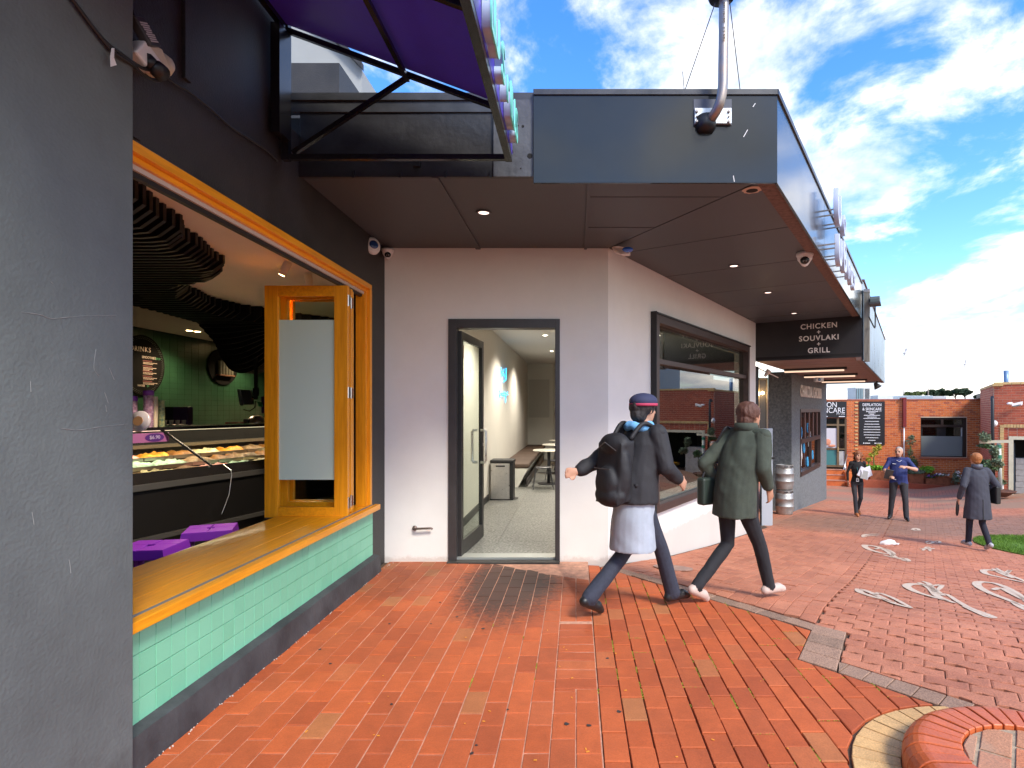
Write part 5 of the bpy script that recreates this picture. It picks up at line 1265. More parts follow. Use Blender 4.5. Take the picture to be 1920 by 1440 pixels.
def turret(c, lab, s=1.0, tilt=(0, 0), r=.055):
    t = thing('security_camera', lab, 'security camera', c)
    q = MB(); q.lathe([(r*1.12*s, 0), (r*1.12*s, -.022*s), (r*s, -.03*s), (r*.95*s, -.05*s), (r*.4*s, -.095*s), (.002, -.105*s)], c, 22); q.obj('housing', m_whitep, t, smooth=True)
    d = Vector((0-c.x, 0-c.y, -.55*abs(c.y))).normalized(); b_ = c+Vector((0, 0, -.045*s))+d*.028*s
    q = MB(); q.ball(b_, .034*s, 14, 9); q.obj('lens_ball', m_blackg, t, smooth=True)
    q = MB(); 
    for dx in (-.010, .010): q.ball(b_+d*.032*s+Vector((dx*s, 0, 0)), .006*s, 8, 5)
    q.obj('sensor', m_bolt, t, kind='stuff')
Y = 1.7*1080/(768-474); c = P(1509, 474, Y); c.z = SH; turret(c, 'white dome camera under the alley edge of the canopy', 1.45)
c = P(724, 466, 5.95); c.z = 3.24; turret(Vector((c.x, 6.0, 3.27)), 'white turret camera in the corner beside the blue-eyed sensor', 1.0)
# blue eyed sensor on the dark wall
t = thing('alarm_sensor', 'white oval alarm sensor with a blue eye on the dark wall corner', 'alarm sensor', LW(700, 462, -2.01)); c = LW(699, 461, -1.995)
Mx = Matrix.Translation(c) @ Matrix.Rotation(R(38), 4, 'Z') @ Matrix.Rotation(R(78), 4, 'X')
q = MB(); q.lathe([(.055, -.03), (.072, -.01), (.072, .01), (.05, .03)], M4=Mx @ Matrix.Diagonal((1, 1.25, 1, 1)), n=20); q.obj('housing', m_whitep, t, smooth=True)
m_blue = M('blue_lens', (.01, .05, .20), .15, coat=1); q = MB(); q.lathe([(.045, .028), (.042, .036), (.02, .042)], M4=Mx, n=18); q.obj('lens', m_blue, t, smooth=True)
t = thing('alarm_strobe', 'small white alarm box with a bright blue strobe at the cafe corner', 'alarm strobe', P(1165, 468, 5.95)); m_sb = M('strobe_blue', (.02, .16, .75), .2, coat=1)
q = MB(); q.prism([P(1146, 462, 6.05), P(1160, 461, 5.9), P(1180, 465, 5.85), P(1180, 476, 5.85), P(1165, 476, 5.9), P(1150, 470, 6.05)], (.02, .09, 0)); q.obj('housing', m_whitep, t, bevel=.008)
q = MB(); q.ball(P(1177, 468, 5.86), .05, 16, 8, (1.15, .7, .55)); q.obj('strobe', m_sb, t, smooth=True)

# ---- lettered cross panel, low canopy
FP = Fr((3.545, 11.37, 0), E)
low = thing('takeaway_shop', 'grey pebble-rendered charcoal chicken shop with a low slatted canopy', 'shop')
m_pan2 = M('lettered_panel', (.020, .018, .019), .42, var=(2, .2))
q = MB(); q.box(FP, 0, 1.885, 2.55, SH, -.03, 0); pn = q.obj('cross_panel', m_pan2, cafe)
m_letter = M('cream_letter', (.85, .80, .73), .6)
for b_, v in (('CHICKEN', 3.12), ('+', 3.01), ('SOUVLAKI', 2.895), ('+', 2.785), ('GRILL', 2.665)):
    text('letters', b_, .135 if b_ != '+' else .12, FP.mat(1.16, v, .003), m_letter, pn, align='CENTER', space=1.15, extrude=.001, offset=.0025)
m_pinks = M('brown_board', (.20, .105, .085), .55, var=(2, .15)); 
SB = Vector((3.545, 11.37)); SBe = Vector((8.75, 20.3)); FSe = Vector((10.3, 19.25))
NBd = 14
for k in range(NBd):
    f0, f1 = k/NBd, (k+1)/NBd; g_ = .012/9
    a = SB.lerp(SBe, f0+g_); b_ = FCE.lerp(FSe, f0+g_); c = FCE.lerp(FSe, f1-g_); d_ = SB.lerp(SBe, f1-g_)
    q = MB(); q.prism([(p.x, p.y, 2.55) for p in (a, b_, c, d_)], (0, 0, .02)); q.obj('soffit_board', m_pinks, low, bevel=.004, seg=1)
q = MB(); q.prism([(p.x, p.y, 2.575) for p in (SB, FCE, FSe, SBe)], (0, 0, .05)); q.obj('soffit_backing', m_gap, low)
fl = Fr((FCE.x, FCE.y, 0), FSe-FCE); LL = (FSe-FCE).length
m_corr = M('corrugated_fascia', (.30, .38, .46), .3, .6, var=(2, .25)); q = MB(); nn = int(LL/.09); vs = []
for i in range(nn+1):
    u = LL*i/nn; w = .02*(1 if i % 2 else 0); vs += [fl.p(u, 2.50, w), fl.p(u, 3.92, w)]
q.add(vs, [(2*i, 2*i+2, 2*i+3, 2*i+1) for i in range(nn)]); q.obj('corrugated_fascia', m_corr, low)
q = MB(); q.box(fl, 0, LL, 2.49, 2.55, -.10, -.01); q.box(fl, 0, LL, 3.92, 3.95, -.04, .04); q.obj('edge_trim', M('brown_trim', (.16, .09, .07), .6), low)
fe = Fr((SBe.x, SBe.y, 0), (FSe-SBe)); q = MB(); q.box(fe, 0, (FSe-SBe).length, 2.5, 3.92, 0, .03); q.obj('end_fascia', m_corr, low)
# fluorescent battens
m_flu = M('fluoro_diffuser', (.62, .46, .36), .5, emis=(1, .7, .5, .25)); m_fh = M('fluoro_housing', (.03, .025, .025), .6)
for (pa, pb, lab) in (((1471, 694), (1588, 691), 'longest fluorescent batten under the low canopy, nearest'), ((1508, 705.5), (1608, 701.5), 'middle fluorescent batten under the low canopy'), ((1541, 716), (1626, 711.5), 'farthest fluorescent batten under the low canopy')):
    Ya = .98*1080/(768-pa[1]+3); Yb = .98*1080/(768-pb[1]+3)
    Ym = (Ya+Yb)/2; A_ = P(pa[0], 0, Ym); A_ = Vector((A_.x, Ym, 2.50)); 
    xb = (pb[0]-1080)/1080; # end on the line through A along E
    t2 = (xb*A_.y-A_.x)/(E.x-xb*E.y); B_ = Vector((A_.x+E.x*t2, A_.y+E.y*t2, 2.50))
    t = thing('fluorescent_batten', lab, 'light fitting', A_, 'fluorescent battens under the low canopy')
    q = MB(); q.bar(A_+Vector((0, 0, .022)), B_+Vector((0, 0, .022)), .13, .05); q.obj('housing', m_fh, t)
    q = MB(); q.bar(A_+Vector((0, 0, -.02)), B_+Vector((-.05, .03, -.02)), .10, .035); q.obj('diffuser', m_flu, t, bevel=.008)
# timber post with a flood lamp at the canopy corner
post = thing('weathered_post', 'weathered grey timber post rising at the joint of the two canopies', 'post', (5.2, 10.4, 3))
q = MB(); q.box(fl, -.02, .15, 2.47, 3.76, .03, .12); q.obj('timber', M('weathered_timber', (.20, .19, .16), .9, var=(4, .45), bump=(40, .4), aniso=(12, 12, 1)), post, bevel=.006)
q = MB(); q.box(fl, -.025, .155, 3.71, 3.765, .025, .125); q.obj('metal_cap', m_galv, post)
fl_ = thing('flood_lamp', 'grey-green flood lamp strapped to the weathered post', 'lamp', (5.2, 10.3, 3.45))
q = MB(); vs = [fl.p(u, v, .13) for u, v in ((-.13, 3.50), (-.13, 3.56), (-.09, 3.61), (.14, 3.61), (.19, 3.56), (.19, 3.50))]; q.prism(vs, fl.n*.16); q.obj('housing', M('lamp_green_grey', (.12, .14, .13), .4, .4), fl_, bevel=.01)
q = MB(); q.box(fl, -.15, .21, 3.47, 3.50, .12, .30); q.obj('lens', m_dg, fl_)
q = MB(); q.tube(catm([fl.p(.17, 3.5, .2), fl.p(.24, 3.35, .2), fl.p(.24, 3.18, .2), fl.p(.14, 3.08, .2), fl.p(-.02, 3.10, .18), fl.p(-.20, 3.24, .12)]), .012, 8); q.obj('cable', m_black, fl_, smooth=True)
# camera & spot lamp under low canopy
t = thing('security_camera', 'white box camera with a dark lens under the low canopy by the chicken lettering', 'security camera', P(1535, 712, 14.5)); c = P(1535, 712, 14.5)
q = MB(); q.obox(c, (.10, 0, 0), (0, .08, 0), (0, 0, .055)); q.obj('housing', m_whitep, t, bevel=.02); q = MB(); q.lathe([(.04, 0), (.03, .02)], M4=Matrix.Translation(c+Vector((-.01, -.08, 0))) @ Matrix.Rotation(R(90), 4, 'X'), n=14); q.obj('lens', m_blue, t)
t = thing('swivel_spot', 'small grey swivel spot lamp hanging from the far corner of the low canopy', 'spot lamp', P(1643, 722, 18)); c = P(1643, 722, 18)
q = MB(); q.tube([P(1645, 715, 18), P(1643, 719, 18)], .03, 8); q.lathe([(.04, .08), (.12, -.1)], M4=Matrix.Translation(c) @ Matrix.Rotation(R(-25), 4, 'Y') @ Matrix.Rotation(R(160), 4, 'X') @ Matrix.Rotation(R(180), 4, 'X'), n=12); q.obj('head', m_dg, t)

# charcoal shop wall
FK = Fr((5.65, 15.1, 0), D); m_peb = M('pebble_render', (.15, .165, .17), .85, var=(16, .45), bump=(55, 1.0), pos=True)
KL = 6.25; ku0, ku1, kv0, kv1 = 1.35, 4.15, -.28, 1.62
def kproj(px): # u along FK for pixel column
    k = (px-1080)/1080; return (k*15.1-5.65)/(D.x-k*D.y)
ku0, ku1 = kproj(1500), kproj(1537.5); 
q = MB(); q.box(FK, 0, ku0, -2, 2.60, -.25, 0); q.box(FK, ku1, KL, -2, 2.60, -.25, 0); q.box(FK, ku0, ku1, -2, kv0, -.25, 0); q.box(FK, ku0, ku1, kv1, 2.60, -.25, 0)
FKe = Fr((5.65-E.x*.6, 15.1-E.y*.6, 0), E); q.box(FKe, 0, .6, -1.6, 2.60, -.25, 0); q.obj('wall', m_peb, low)
kw = MB(); kw.box(FK, ku0, ku0+.08, kv0, kv1, -.12, .02); kw_ = kw.obj('window', m_wint, low)
q = MB(); q.box(FK, ku1-.08, ku1, kv0, kv1, -.12, .02); q.box(FK, ku0+.08, ku1-.08, kv1-.10, kv1, -.12, .02); q.box(FK, ku0+.08, ku1-.08, kv0, kv0+.12, -.12, .03); kvm = .70; q.box(FK, ku0+.08, ku1-.08, kvm-.06, kvm+.06, -.12, .03)
um = (ku0+ku1)/2+.1; q.box(FK, um-.05, um+.05, kv0+.12, kvm-.06, -.10, .0); q.obj('frame', m_wint, kw_)
q = MB(); q.box(FK, ku0+.08, ku1-.08, kv0+.12, kv1-.1, -.08, -.07); q.obj('glass_pane', glass_mat('dark_glass', (.25, .27, .3), 1.7), kw_)
m_wi = M('window_posts', (.16, .08, .06), .6)
for k in range(5):
    u = ku0+.16+k*(ku1-ku0-.5)/4.2; q = MB(); q.box(FK, u, u+.13, kvm+.06, kv1-.1, -.06, -.02); q.obj('slat', m_wi, kw_)
m_wpaint = M('window_paint_white', (.75, .75, .72), .6); m_bpaint = M('window_paint_blue', (.05, .35, .65), .6)
q = MB()
for u, v0 in ((ku0+.55, kv0+.25), (ku0+1.75, kv0+.75), (ku0+2.1, kv0+.35)):
    q.prism([FK.p(u-.02, v0, -.06), FK.p(u+.02, v0, -.06), FK.p(u+.03, v0+.30, -.06), FK.p(u+.16, v0+.18, -.06), FK.p(u+.14, v0+.32, -.06), FK.p(u+.04, v0+.5, -.06), FK.p(u+.015, v0+.85, -.06), FK.p(u-.015, v0+.85, -.06), FK.p(u-.04, v0+.5, -.06), FK.p(u-.14, v0+.32, -.06), FK.p(u-.16, v0+.18, -.06), FK.p(u-.03, v0+.3, -.06)], FK.n*.004)
q.obj('painted_skewer', m_wpaint, kw_)
for u, v0 in ((ku0+.35, kv0+.15), (ku0+.95, kv0+.75), (ku0+1.55, kv0+.3), (ku0+2.45, kv0+.45), (ku0+.5, .95), (ku0+1.6, 1.05)):
    q = MB(); q.tube([FK.p(u+.10*math.cos(a), v0+.14*math.sin(a), -.055) for a in [2*math.pi*i/10 for i in range(10)]], .018, 5, closed=True); q.obj('painted_swirl', m_bpaint, kw_)
q = MB(); q.box(FK, -3, KL, -1.6, 2.5, -2.5, -2.4); q.obj('interior_wall', m_black, low)
text('lettering', 'CHARCOAL CHICKEN', .47, FK.mat(kproj(1499.5), 1.97, .02), m_letter, low, extrude=.012, sx=.80, offset=.004)
# recess between the shops: glazed doorway, bulbs, pillar
rec = thing('recessed_entry', 'dim recessed entry with a pale pillar and warm bulbs between the two shops', 'entry', (4.2, 12.3, -.8))
FX = Fr((3.545, 11.37, 0), D)
m_metalw = M('pale_metal_post', (.50, .56, .62), .35, .3)
q = MB(); q.box(FX, .0, .9, -1.6, 2.55, -.3, -.25); q.box(FX, -.2, 4.2, -1.6, 2.55, -2.3, -2.2); q.obj('back_wall', m_wall_dk, rec)
a_ = P(1428, 0, 12.3); b_ = P(1449, 0, 12.3); q = MB(); q.xyz(a_.x, b_.x, 12.3, 12.42, -1.1, 1.2); q.obj('pillar', m_metalw, rec, bevel=.01)
q = MB(); q.xyz(a_.x+.02, b_.x-.02, 12.28, 12.3, .62, .95); q.obj('letter_box', M('blue_grey_plate', (.25, .35, .45), .4, .3), rec)
q = MB(); q.xyz(a_.x-.01, b_.x+.02, 12.27, 12.3, .54, .585); q.obj('cross_bar', m_black, rec)
q = MB(); c = P(1418, 0, 12.0); q.xyz(c.x-.05, c.x+.05, 12.0, 12.1, -1.1, 2.5); q.obj('door_post', m_black, rec)
a_ = P(1421, 710, 13.6); b_ = P(1439, 750, 13.6)
q = MB(); q.xyz(a_.x, b_.x, 13.6, 13.63, .9, 2.35); q.obj('lit_window', M('dim_pane', (.10, .09, .08), .2), rec)
q = MB(); q.xyz(a_.x, a_.x+.03, 13.57, 13.6, .9, 2.35); q.xyz(b_.x-.03, b_.x, 13.57, 13.6, .9, 2.35); q.xyz(a_.x, b_.x, 13.57, 13.6, 2.3, 2.35); q.obj('window_frame', M('tan_frame', (.35, .30, .22), .5), rec)
q = MB()
for px, py in ((1430, 737), (1422, 738)): q.ball(P(px, py, 13.5), .035, 8, 6)
q.obj('bulb', m_lamp, rec, kind='stuff')
q = MB(); c = P(1438, 700, 12.6); q.lathe([(.03, -.08), (.06, .08)], M4=Matrix.Translation(c) @ Matrix.Rotation(R(35), 4, 'Y'), n=10); q.tube([P(1421, 690, 12.5), P(1459, 708, 12.9)], .012, 6); q.obj('spot_on_wire', m_whitep, rec)
# stacked kegs
m_keg = M('keg_steel', (.45, .44, .42), .5, .8, var=(8, .2))
c0 = P(1471, 0, 14.6); zb = gz(c0.x, c0.y)
for k, lab in enumerate(('lower steel beer keg against the grey shop wall', 'upper steel beer keg resting on the lower one')):
    c = Vector((c0.x, c0.y, zb+k*.63)); t = thing('beer_keg', lab, 'keg', c, 'beer kegs stacked by the grey wall'); r_ = .22
    q = MB(); q.lathe([(r_*.86, .0), (r_*.92, .03), (r_*.92, .07), (r_, .12), (r_, .19), (r_*1.04, .20), (r_*1.04, .22), (r_, .23), (r_, .38), (r_*1.04, .39), (r_*1.04, .41), (r_, .42), (r_, .50), (r_*.92, .54)], c, 28); q.obj('barrel', m_keg, t, smooth=True)
    q = MB(); q.lathe([(r_*.92, .54), (r_*.95, .60), (r_*.95, .615), (r_*.85, .615), (r_*.85, .56)], c, 28); q.obj('rim', m_keg, t)
    q = MB()
    for a in (-100, -60, 60, 120): q.obox(c+Vector((math.cos(R(a))*r_*.93, math.sin(R(a))*r_*.93, .58)), (.045, 0, 0), (0, .02, 0), (0, 0, .013))
    q.obj('hand_hole', m_black, t)
# ================================================================== FAR BRICK BUILDINGS
m_mortar = M('brick_mortar', (.62, .50, .36), .9, var=(6, .15), pos=True)
m_brk = piece_mat('orange_brick', [(.62, .155, .035), (.70, .19, .045), (.54, .12, .032), (.42, .09, .035)], (0, .45, .8, .97), grain=.2, rough=.7, patch=.10)
m_brr = piece_mat('red_brick', [(.40, .085, .038), (.46, .10, .045), (.34, .07, .034), (.48, .12, .055)], (0, .4, .75, .97), grain=.2, rough=.7, patch=.15)
m_yb = piece_mat('yellow_brick', [(.62, .42, .16), (.68, .48, .22), (.55, .36, .14)], (0, .5, 1), grain=.2, rough=.7)
def brick_wall(owner, F, u0, u1, v0, v1, holes, mat, nparts=0, th=.25):
    """mortar body with recessed joints + bricks; holes=(ua,ub,va,vb)"""
    body = MB(); us = sorted({u0, u1} | {h[0] for h in holes} | {h[1] for h in holes}); vs_ = sorted({v0, v1} | {h[2] for h in holes} | {h[3] for h in holes})
    us = [u for u in us if u0 <= u <= u1]; vs_ = [v for v in vs_ if v0 <= v <= v1]
    for a, b_ in zip(us, us[1:]):
        for c, d_ in zip(vs_, vs_[1:]):
            if not any(h[0] <= a+1e-6 and h[1] >= b_-1e-6 and h[2] <= c+1e-6 and h[3] >= d_-1e-6 for h in holes): body.box(F, a, b_, c, d_, -th, 0)
    body.obj('wall', m_mortar, owner)
    rest = MB(); cnt = 0; bh, gp, bl = .074, .012, .228; v = v0; r_i = 0; cache = {}
    while v < v1-.03:
        u = u0-(r_i % 2)*.12; v_e = min(v+bh, v1)
        while u < u1:
            segs = [(max(u, u0), min(u+bl, u1))]
            for h in holes:
                if h[2]-.01 < (v+v_e)/2 < h[3]+.01:
                    ns = []
                    for a, b_ in segs:
                        if b_ <= h[0] or a >= h[1]: ns.append((a, b_))
                        else:
                            if a < h[0]: ns.append((a, h[0]))
                            if b_ > h[1]: ns.append((h[1], b_))
                    segs = ns
            for a, b_ in segs:
                if b_-a < .03: continue
                pr = .008+rnd.uniform(-.001, .0015)
                if cnt < nparts:
                    key = (round(b_-a, 2), round(v_e-v, 3))
                    if key not in cache: q = MB(); q.box(Fr((0, 0, 0), F.r.xy), 0, key[0], 0, key[1], 0, .0085); cache[key] = q.mesh('brick', mat)
                    o = link('brick', cache[key], owner); p_ = F.p(a, v, rnd.uniform(-.0008, .001)); o.location = p_; cnt += 1
                else: rest.box(F, a, b_, v, v_e, 0, pr)
            u += bl+gp
        v += bh+gp; r_i += 1
    if rest.v: rest.obj('bricks', mat, owner, kind='stuff')
FB_ = Fr((11.93, 28, 0), (.974, -.225))
def bu(px): k = (px-1080)/1080; return (28*k-11.93)/(.974+.225*k)
def bv(px, py): return 1.6-(py-768)/1080*(28-.225*bu(px))
far = thing('brick_shop', 'long orange brick shop across the plaza with black skincare signs', 'shop', (15, 27.3, -2))
TOP = 2.05; GB = -2.25
hW = (bu(1726), bu(1813), bv(1770, 857), bv(1770, 783)); hD = (bu(1532), bu(1587.5), GB, bv(1565, 783))
brick_wall(far, FB_, -5, 7.4, GB, TOP, [hW, hD], m_brk, 0)
q = MB(); q.box(FB_, -5, 7.4, TOP, TOP+.05, -.3, .03); q.obj('coping', M('red_coping', (.40, .12, .09), .7, var=(5, .2)), far)
q = MB(); q.box(FB_, -5, 7.4, GB, TOP-.3, -9, -8.9); q.box(FB_, -5, 12, TOP-.35, TOP-.25, -9, -.25); q.obj('roof', M('metal_roof', (.30, .34, .38), .4, .4), far)
# soldier column of projecting snap bricks
q = MB(); u = bu(1605.5); v = GB+.9
while v < TOP-.05: q.box(FB_, u-.06, u+.07, v, v+.06, 0, .045); v += .172
q.obj('stepped_bricks', m_yb, far, kind='stuff')
# big window
m_bwf = M('bronze_frame', (.035, .022, .018), .4)
wq = MB(); ua, ub, va, vb = hW; ft_ = .09
wq.box(FB_, ua, ua+ft_*.4, va, vb, -.16, -.05); win = wq.obj('window', m_bwf, far)
q = MB(); q.box(FB_, ub-ft_*1.6, ub, va, vb, -.16, -.05); q.box(FB_, ua+ft_*.4, ub-ft_*1.6, vb-ft_, vb, -.16, -.05); q.box(FB_, ua+ft_*.4, ub-ft_*1.6, va, va+.05, -.16, -.05)
vt = bv(1770, 799); q.box(FB_, ua+ft_*.4, ub-ft_*1.6, vt-.05, vt+.06, -.16, -.05); um = bu(1767.5); q.box(FB_, um-.05, um+.05, vt+.06, vb-ft_, -.16, -.05); q.obj('frame', m_bwf, win)
q = MB(); q.box(FB_, ua, ub, va, vb, -.13, -.12); q.obj('glass_pane', glass_mat('bronze_glass', (.30, .30, .28), 1.6), win)
vfz = bv(1770, 818); q = MB(); q.box(FB_, ua+.04, ub-.15, va+.05, vfz, -.115, -.11); q.obj('frosted_pane', M('frosted_pane', (.20, .225, .215), .4), win)
q = MB(); q.box(FB_, bu(1758), bu(1775), vfz, vt-.05, -.116, -.112); q.box(FB_, ua+.04, ua+.12, vfz, vt-.05, -.116, -.112); q.obj('dark_reveal', m_black, win)
q = MB(); q.box(FB_, ub-.21, ub-.15, vfz, vt-.05, -.116, -.11); q.obj('blind_edge', M('blind', (.5, .52, .50), .6), win)
q = MB(); q.box(FB_, ua, ub, va, vb, -1.6, -1.5); q.box(FB_, hD[0], hD[1]+.5, GB, hD[3], -2.5, -2.4); q.obj('interior_wall', M('dim_interior', (.16, .15, .14), .9), far)
q = MB(); q.box(FB_, ua-.05, ub+.05, va-.10, va-.01, -.02, .06); q.obj('brick_sill', M('brick_sill', (.40, .12, .06), .8), far)
# signs
m_sgn = M('black_sign', (.012, .012, .014), .5, var=(3, .1)); m_st = M('sign_white', (.82, .82, .82), .6); m_st2 = M('sign_gold', (.6, .45, .15), .6)
s1_ = thing('hanging_sign', 'tall black skincare price sign on the orange brick wall', 'sign', FB_.p(bu(1634), .5, .05))
sa, sb, s0, s1v = bu(1610.5), bu(1658.5), bv(1634, 834), bv(1634, 752.5); q = MB(); q.box(FB_, sa, sb, s0, s1v, .02, .05); q.obj('board', m_sgn, s1_)
sm = (sa+sb)/2; H_ = s1v-s0
text('heading', 'DEPILATION', .185, FB_.mat(sm, s1v-.225, .052), m_st, s1_, align='CENTER', extrude=.001, sx=.80, offset=.002)
text('heading', '& SKINCARE', .185, FB_.mat(sm, s1v-.43, .052), m_st, s1_, align='CENTER', extrude=.001, sx=.82, offset=.002)
text('subheading', 'PTY LTD', .06, FB_.mat(sm+.30, s1v-.50, .052), m_st, s1_, align='CENTER', extrude=.001)
for k, (v, w) in enumerate([(.235, .9), (.265, .55), (.297, .35), (.322, 1.22), (.362, .72), (.392, 1.28), (.462, 1.05), (.525, 1.12), (.587, 1.22), (.648, 1.26), (.71, 1.26), (.772, 1.22), (.835, .98), (.896, .54)]):
    q = MB(); vv = s1v-H_*v; u = sm-w*.5*(sb-sa)/1.95
    ue = sm+w*.5*(sb-sa)/1.95
    while u < ue: d_ = min(rnd.uniform(.014, .04), ue-u); q.box(FB_, u, u+d_, vv-.017, vv+.017, .05, .0515); u += d_+.009
    q.obj('small_lettering', m_st, s1_, kind='stuff')
for u in (sa+.20, sa+.70):
    q = MB(); q.prism([FB_.p(u+.03*math.cos(a), s1v-H_*.962+.03*math.sin(a), .0505) for a in [2*math.pi*i/12 for i in range(12)]], FB_.n*.001); q.box(FB_, u+.05, u+.28, s1v-H_*.962-.018, s1v-H_*.962+.018, .05, .0515); q.obj('social_mark', m_st, s1_)
s2_ = thing('fascia_sign', 'wide black skincare sign above the glass doors, half hidden by the grey shop', 'sign', FB_.p(bu(1560), 1.6, .05))
sa2, sb2 = bu(1587), bu(1587)-3.2; q = MB(); q.box(FB_, sb2, sa2, bv(1565, 783), bv(1565, 752.5), .02, .05); q.obj('board', m_sgn, s2_)
text('heading', 'DEPILATION', .36, FB_.mat(sa2-.42, bv(1565, 763.5), .052), m_st, s2_, align='RIGHT', extrude=.001, sx=.85)
text('heading', '& SKINCARE', .36, FB_.mat(sa2-.07, bv(1565, 774), .052), m_st, s2_, align='RIGHT', extrude=.001, sx=.85)
text('subheading', 'PTY LTD', .10, FB_.mat(sa2-.07, bv(1565, 777.5), .052), m_st, s2_, align='RIGHT', extrude=.001)
q = MB(); 
for a, b_ in ((.08, .35), (.85, 1.2), (1.9, 2.4)): q.box(FB_, sa2-b_, sa2-a, bv(1565, 781.6), bv(1565, 780.2), .05, .0515)
q.obj('small_lettering', m_st, s2_, kind='stuff')
# glazed doors
m_br = M('bronze_door', (.20, .14, .08), .4, .4)
gd = thing('glazed_shopfront', 'bronze framed glass doors with a skincare poster at the top of the brick steps', 'door', FB_.p(bu(1568), -1, 0))
dz0 = bv(1568, 876); dzt = bv(1568, 797); dz1 = hD[3]
q = MB()
for px in (1548-14, 1571.5, 1586.5): u = bu(px); q.box(FB_, u-.05, u+.05, dz0, dz1, -.14, -.04)
q.box(FB_, hD[0], hD[1], dzt-.04, dzt+.05, -.135, -.045); q.box(FB_, hD[0], hD[1], dz0, dz0+.10, -.135, -.045); q.box(FB_, hD[0], hD[1], bv(1568, 842)-.03, bv(1568, 842)+.03, -.13, -.05); q.obj('frame', m_br, gd)
q = MB(); q.box(FB_, hD[0], hD[1], dz0, dz1, -.10, -.095); q.obj('glass_pane', glass_mat('door_glass', (.5, .62, .60), 1.6), gd)
q = MB(); q.box(FB_, hD[0], bu(1569.5), bv(1568, 840), bv(1568, 803), -.09, -.085); q.obj('poster', M('poster_pale', (.62, .60, .62), .6), gd)
m_skin0 = M('poster_skin', (.60, .25, .15), .7)
q = MB(); q.ball(FB_.p(bu(1553), bv(1553, 829), -.07), .17, 12, 8, (1, .15, .9)); q.ball(FB_.p(bu(1562), bv(1562, 836), -.07), .17, 12, 8, (1.3, .1, .35)); q.obj('poster_figure', m_skin0, gd, smooth=True)
q = MB(); q.box(FB_, hD[0], bu(1571), dz0+.1, bv(1568, 844), -.09, -.087); q.obj('teal_film', M('teal_film', (.05, .20, .20), .3), gd)
q = MB(); q.box(FB_, bu(1574), bu(1586), dz0+.1, bv(1568, 846), -.09, -.087); q.obj('white_film', M('white_film', (.45, .47, .46), .4), gd)
q = MB(); q.box(FB_, bu(1570.2), bu(1572.6), bv(1568, 847), bv(1568, 838), -.04, .03); q.obj('pull_handle', M('brass', (.55, .40, .2), .3, .9), gd)
# steps with red treads & rail
st_ = thing('brick_steps', 'three red brick steps leading up to the glass doors', 'steps', FB_.p(0, -2, 1))
for k in range(3):
    q = MB(); v1_ = bv(1560, 880+k*8.5); q.box(FB_, bu(1530), bu(1578-k*0), GB, v1_, .0+k*.34, .34+k*.34+.0); q.obj('step', m_brk, st_)
    q = MB(); q.box(FB_, bu(1530), bu(1578), v1_, v1_+.025, k*.34, .36+k*.34); q.obj('nosing', M('step_nosing', (.45, .22, .15), .6), st_)
q = MB(); q.box(FB_, bu(1578)+.003, bu(1590), GB, bv(1584, 882), .0, 1.1); q.obj('cheek_wall', m_brk, st_)
q = MB(); q.tube([FB_.p(bu(1573), bv(1573, 877), 1.0), FB_.p(bu(1588), bv(1588, 852), .1)], .022, 8); q.tube([FB_.p(bu(1578), bv(1578, 870), .8), FB_.p(bu(1578), bv(1578, 884), .8)], .022, 8); q.obj('handrail', m_alu, st_, smooth=True)
# downpipe
dp_ = thing('downpipe', 'maroon boxed downpipe turning to a thin white pipe on the orange brick wall', 'downpipe', FB_.p(bu(1694), 0, .1))
q = MB(); q.box(FB_, bu(1691.5), bu(1697.5), bv(1694, 800), bv(1694, 747), .02, .16); q.box(FB_, bu(1686.5), bu(1697.5), bv(1694, 748), bv(1694, 745.5), .015, .17); q.obj('box_section', M('maroon', (.20, .02, .02), .5), dp_)
q = MB(); q.tube([FB_.p(bu(1694), bv(1694, 800), .08), FB_.p(bu(1694), bv(1694, 880), .08)], .030, 10); q.obj('white_pipe', m_whitep, dp_, smooth=True)
# roof plant
def rooft(name, lab, cat, px0, px1, py0, py1, Y, mat, dep=1.0, extra=None):
    a, b_ = P(px0, py0, Y), P(px1, py1, Y); t = thing(name, lab, cat, ((a.x+b_.x)/2, Y, b_.z)); q = MB(); q.xyz(a.x, b_.x, Y, Y+dep, b_.z, a.z); q.obj('casing', mat, t, bevel=.01)
    if extra: extra(t, a, b_, Y)
    return t
m_ac = M('ac_cream', (.58, .58, .54), .5, var=(4, .1))
def ac(t, a, b_, Y):
    w = b_.x-a.x; q = MB(); q.xyz(a.x+.03, a.x+w*.48, Y-.02, Y+.001, b_.z+.04, a.z-.05); q.obj('coil', M('coil_teal', (.18, .26, .28), .5), t)
    q = MB()
    for i in range(10): z = b_.z+.06+(a.z-b_.z-.14)*i/9; q.xyz(a.x+w*.64, b_.x-.05, Y-.03, Y+.001, z-.014, z+.014)
    for i in range(4): x_ = a.x+.03+w*.15*i; q.xyz(x_, x_+.02, Y-.035, Y-.02, b_.z+.04, a.z-.05)
    q.obj('grille', M('grille_dark', (.10, .10, .10), .5), t, kind='stuff')
rooft('air_conditioner', 'white louvred air conditioner on the orange brick shop roof', 'air conditioner', 1604, 1632, 726.5, 749, 29.5, m_ac, .9, ac)
rooft('roof_unit', 'low pale grey plant box on the roof right of the air conditioner', 'plant box', 1646, 1675, 741, 749, 31, m_ac, .9)
rooft('metal_roof', 'long pale blue metal roof behind the orange brick shop', 'roof', 1675, 1749, 742, 752, 38, M('blue_metal', (.36, .44, .50), .4, .4), 6)
rooft('metal_roof', 'short light grey roof end right of the long metal roof', 'roof', 1749, 1775, 743, 752, 40, M('grey_metal', (.50, .52, .54), .4, .3), 6)
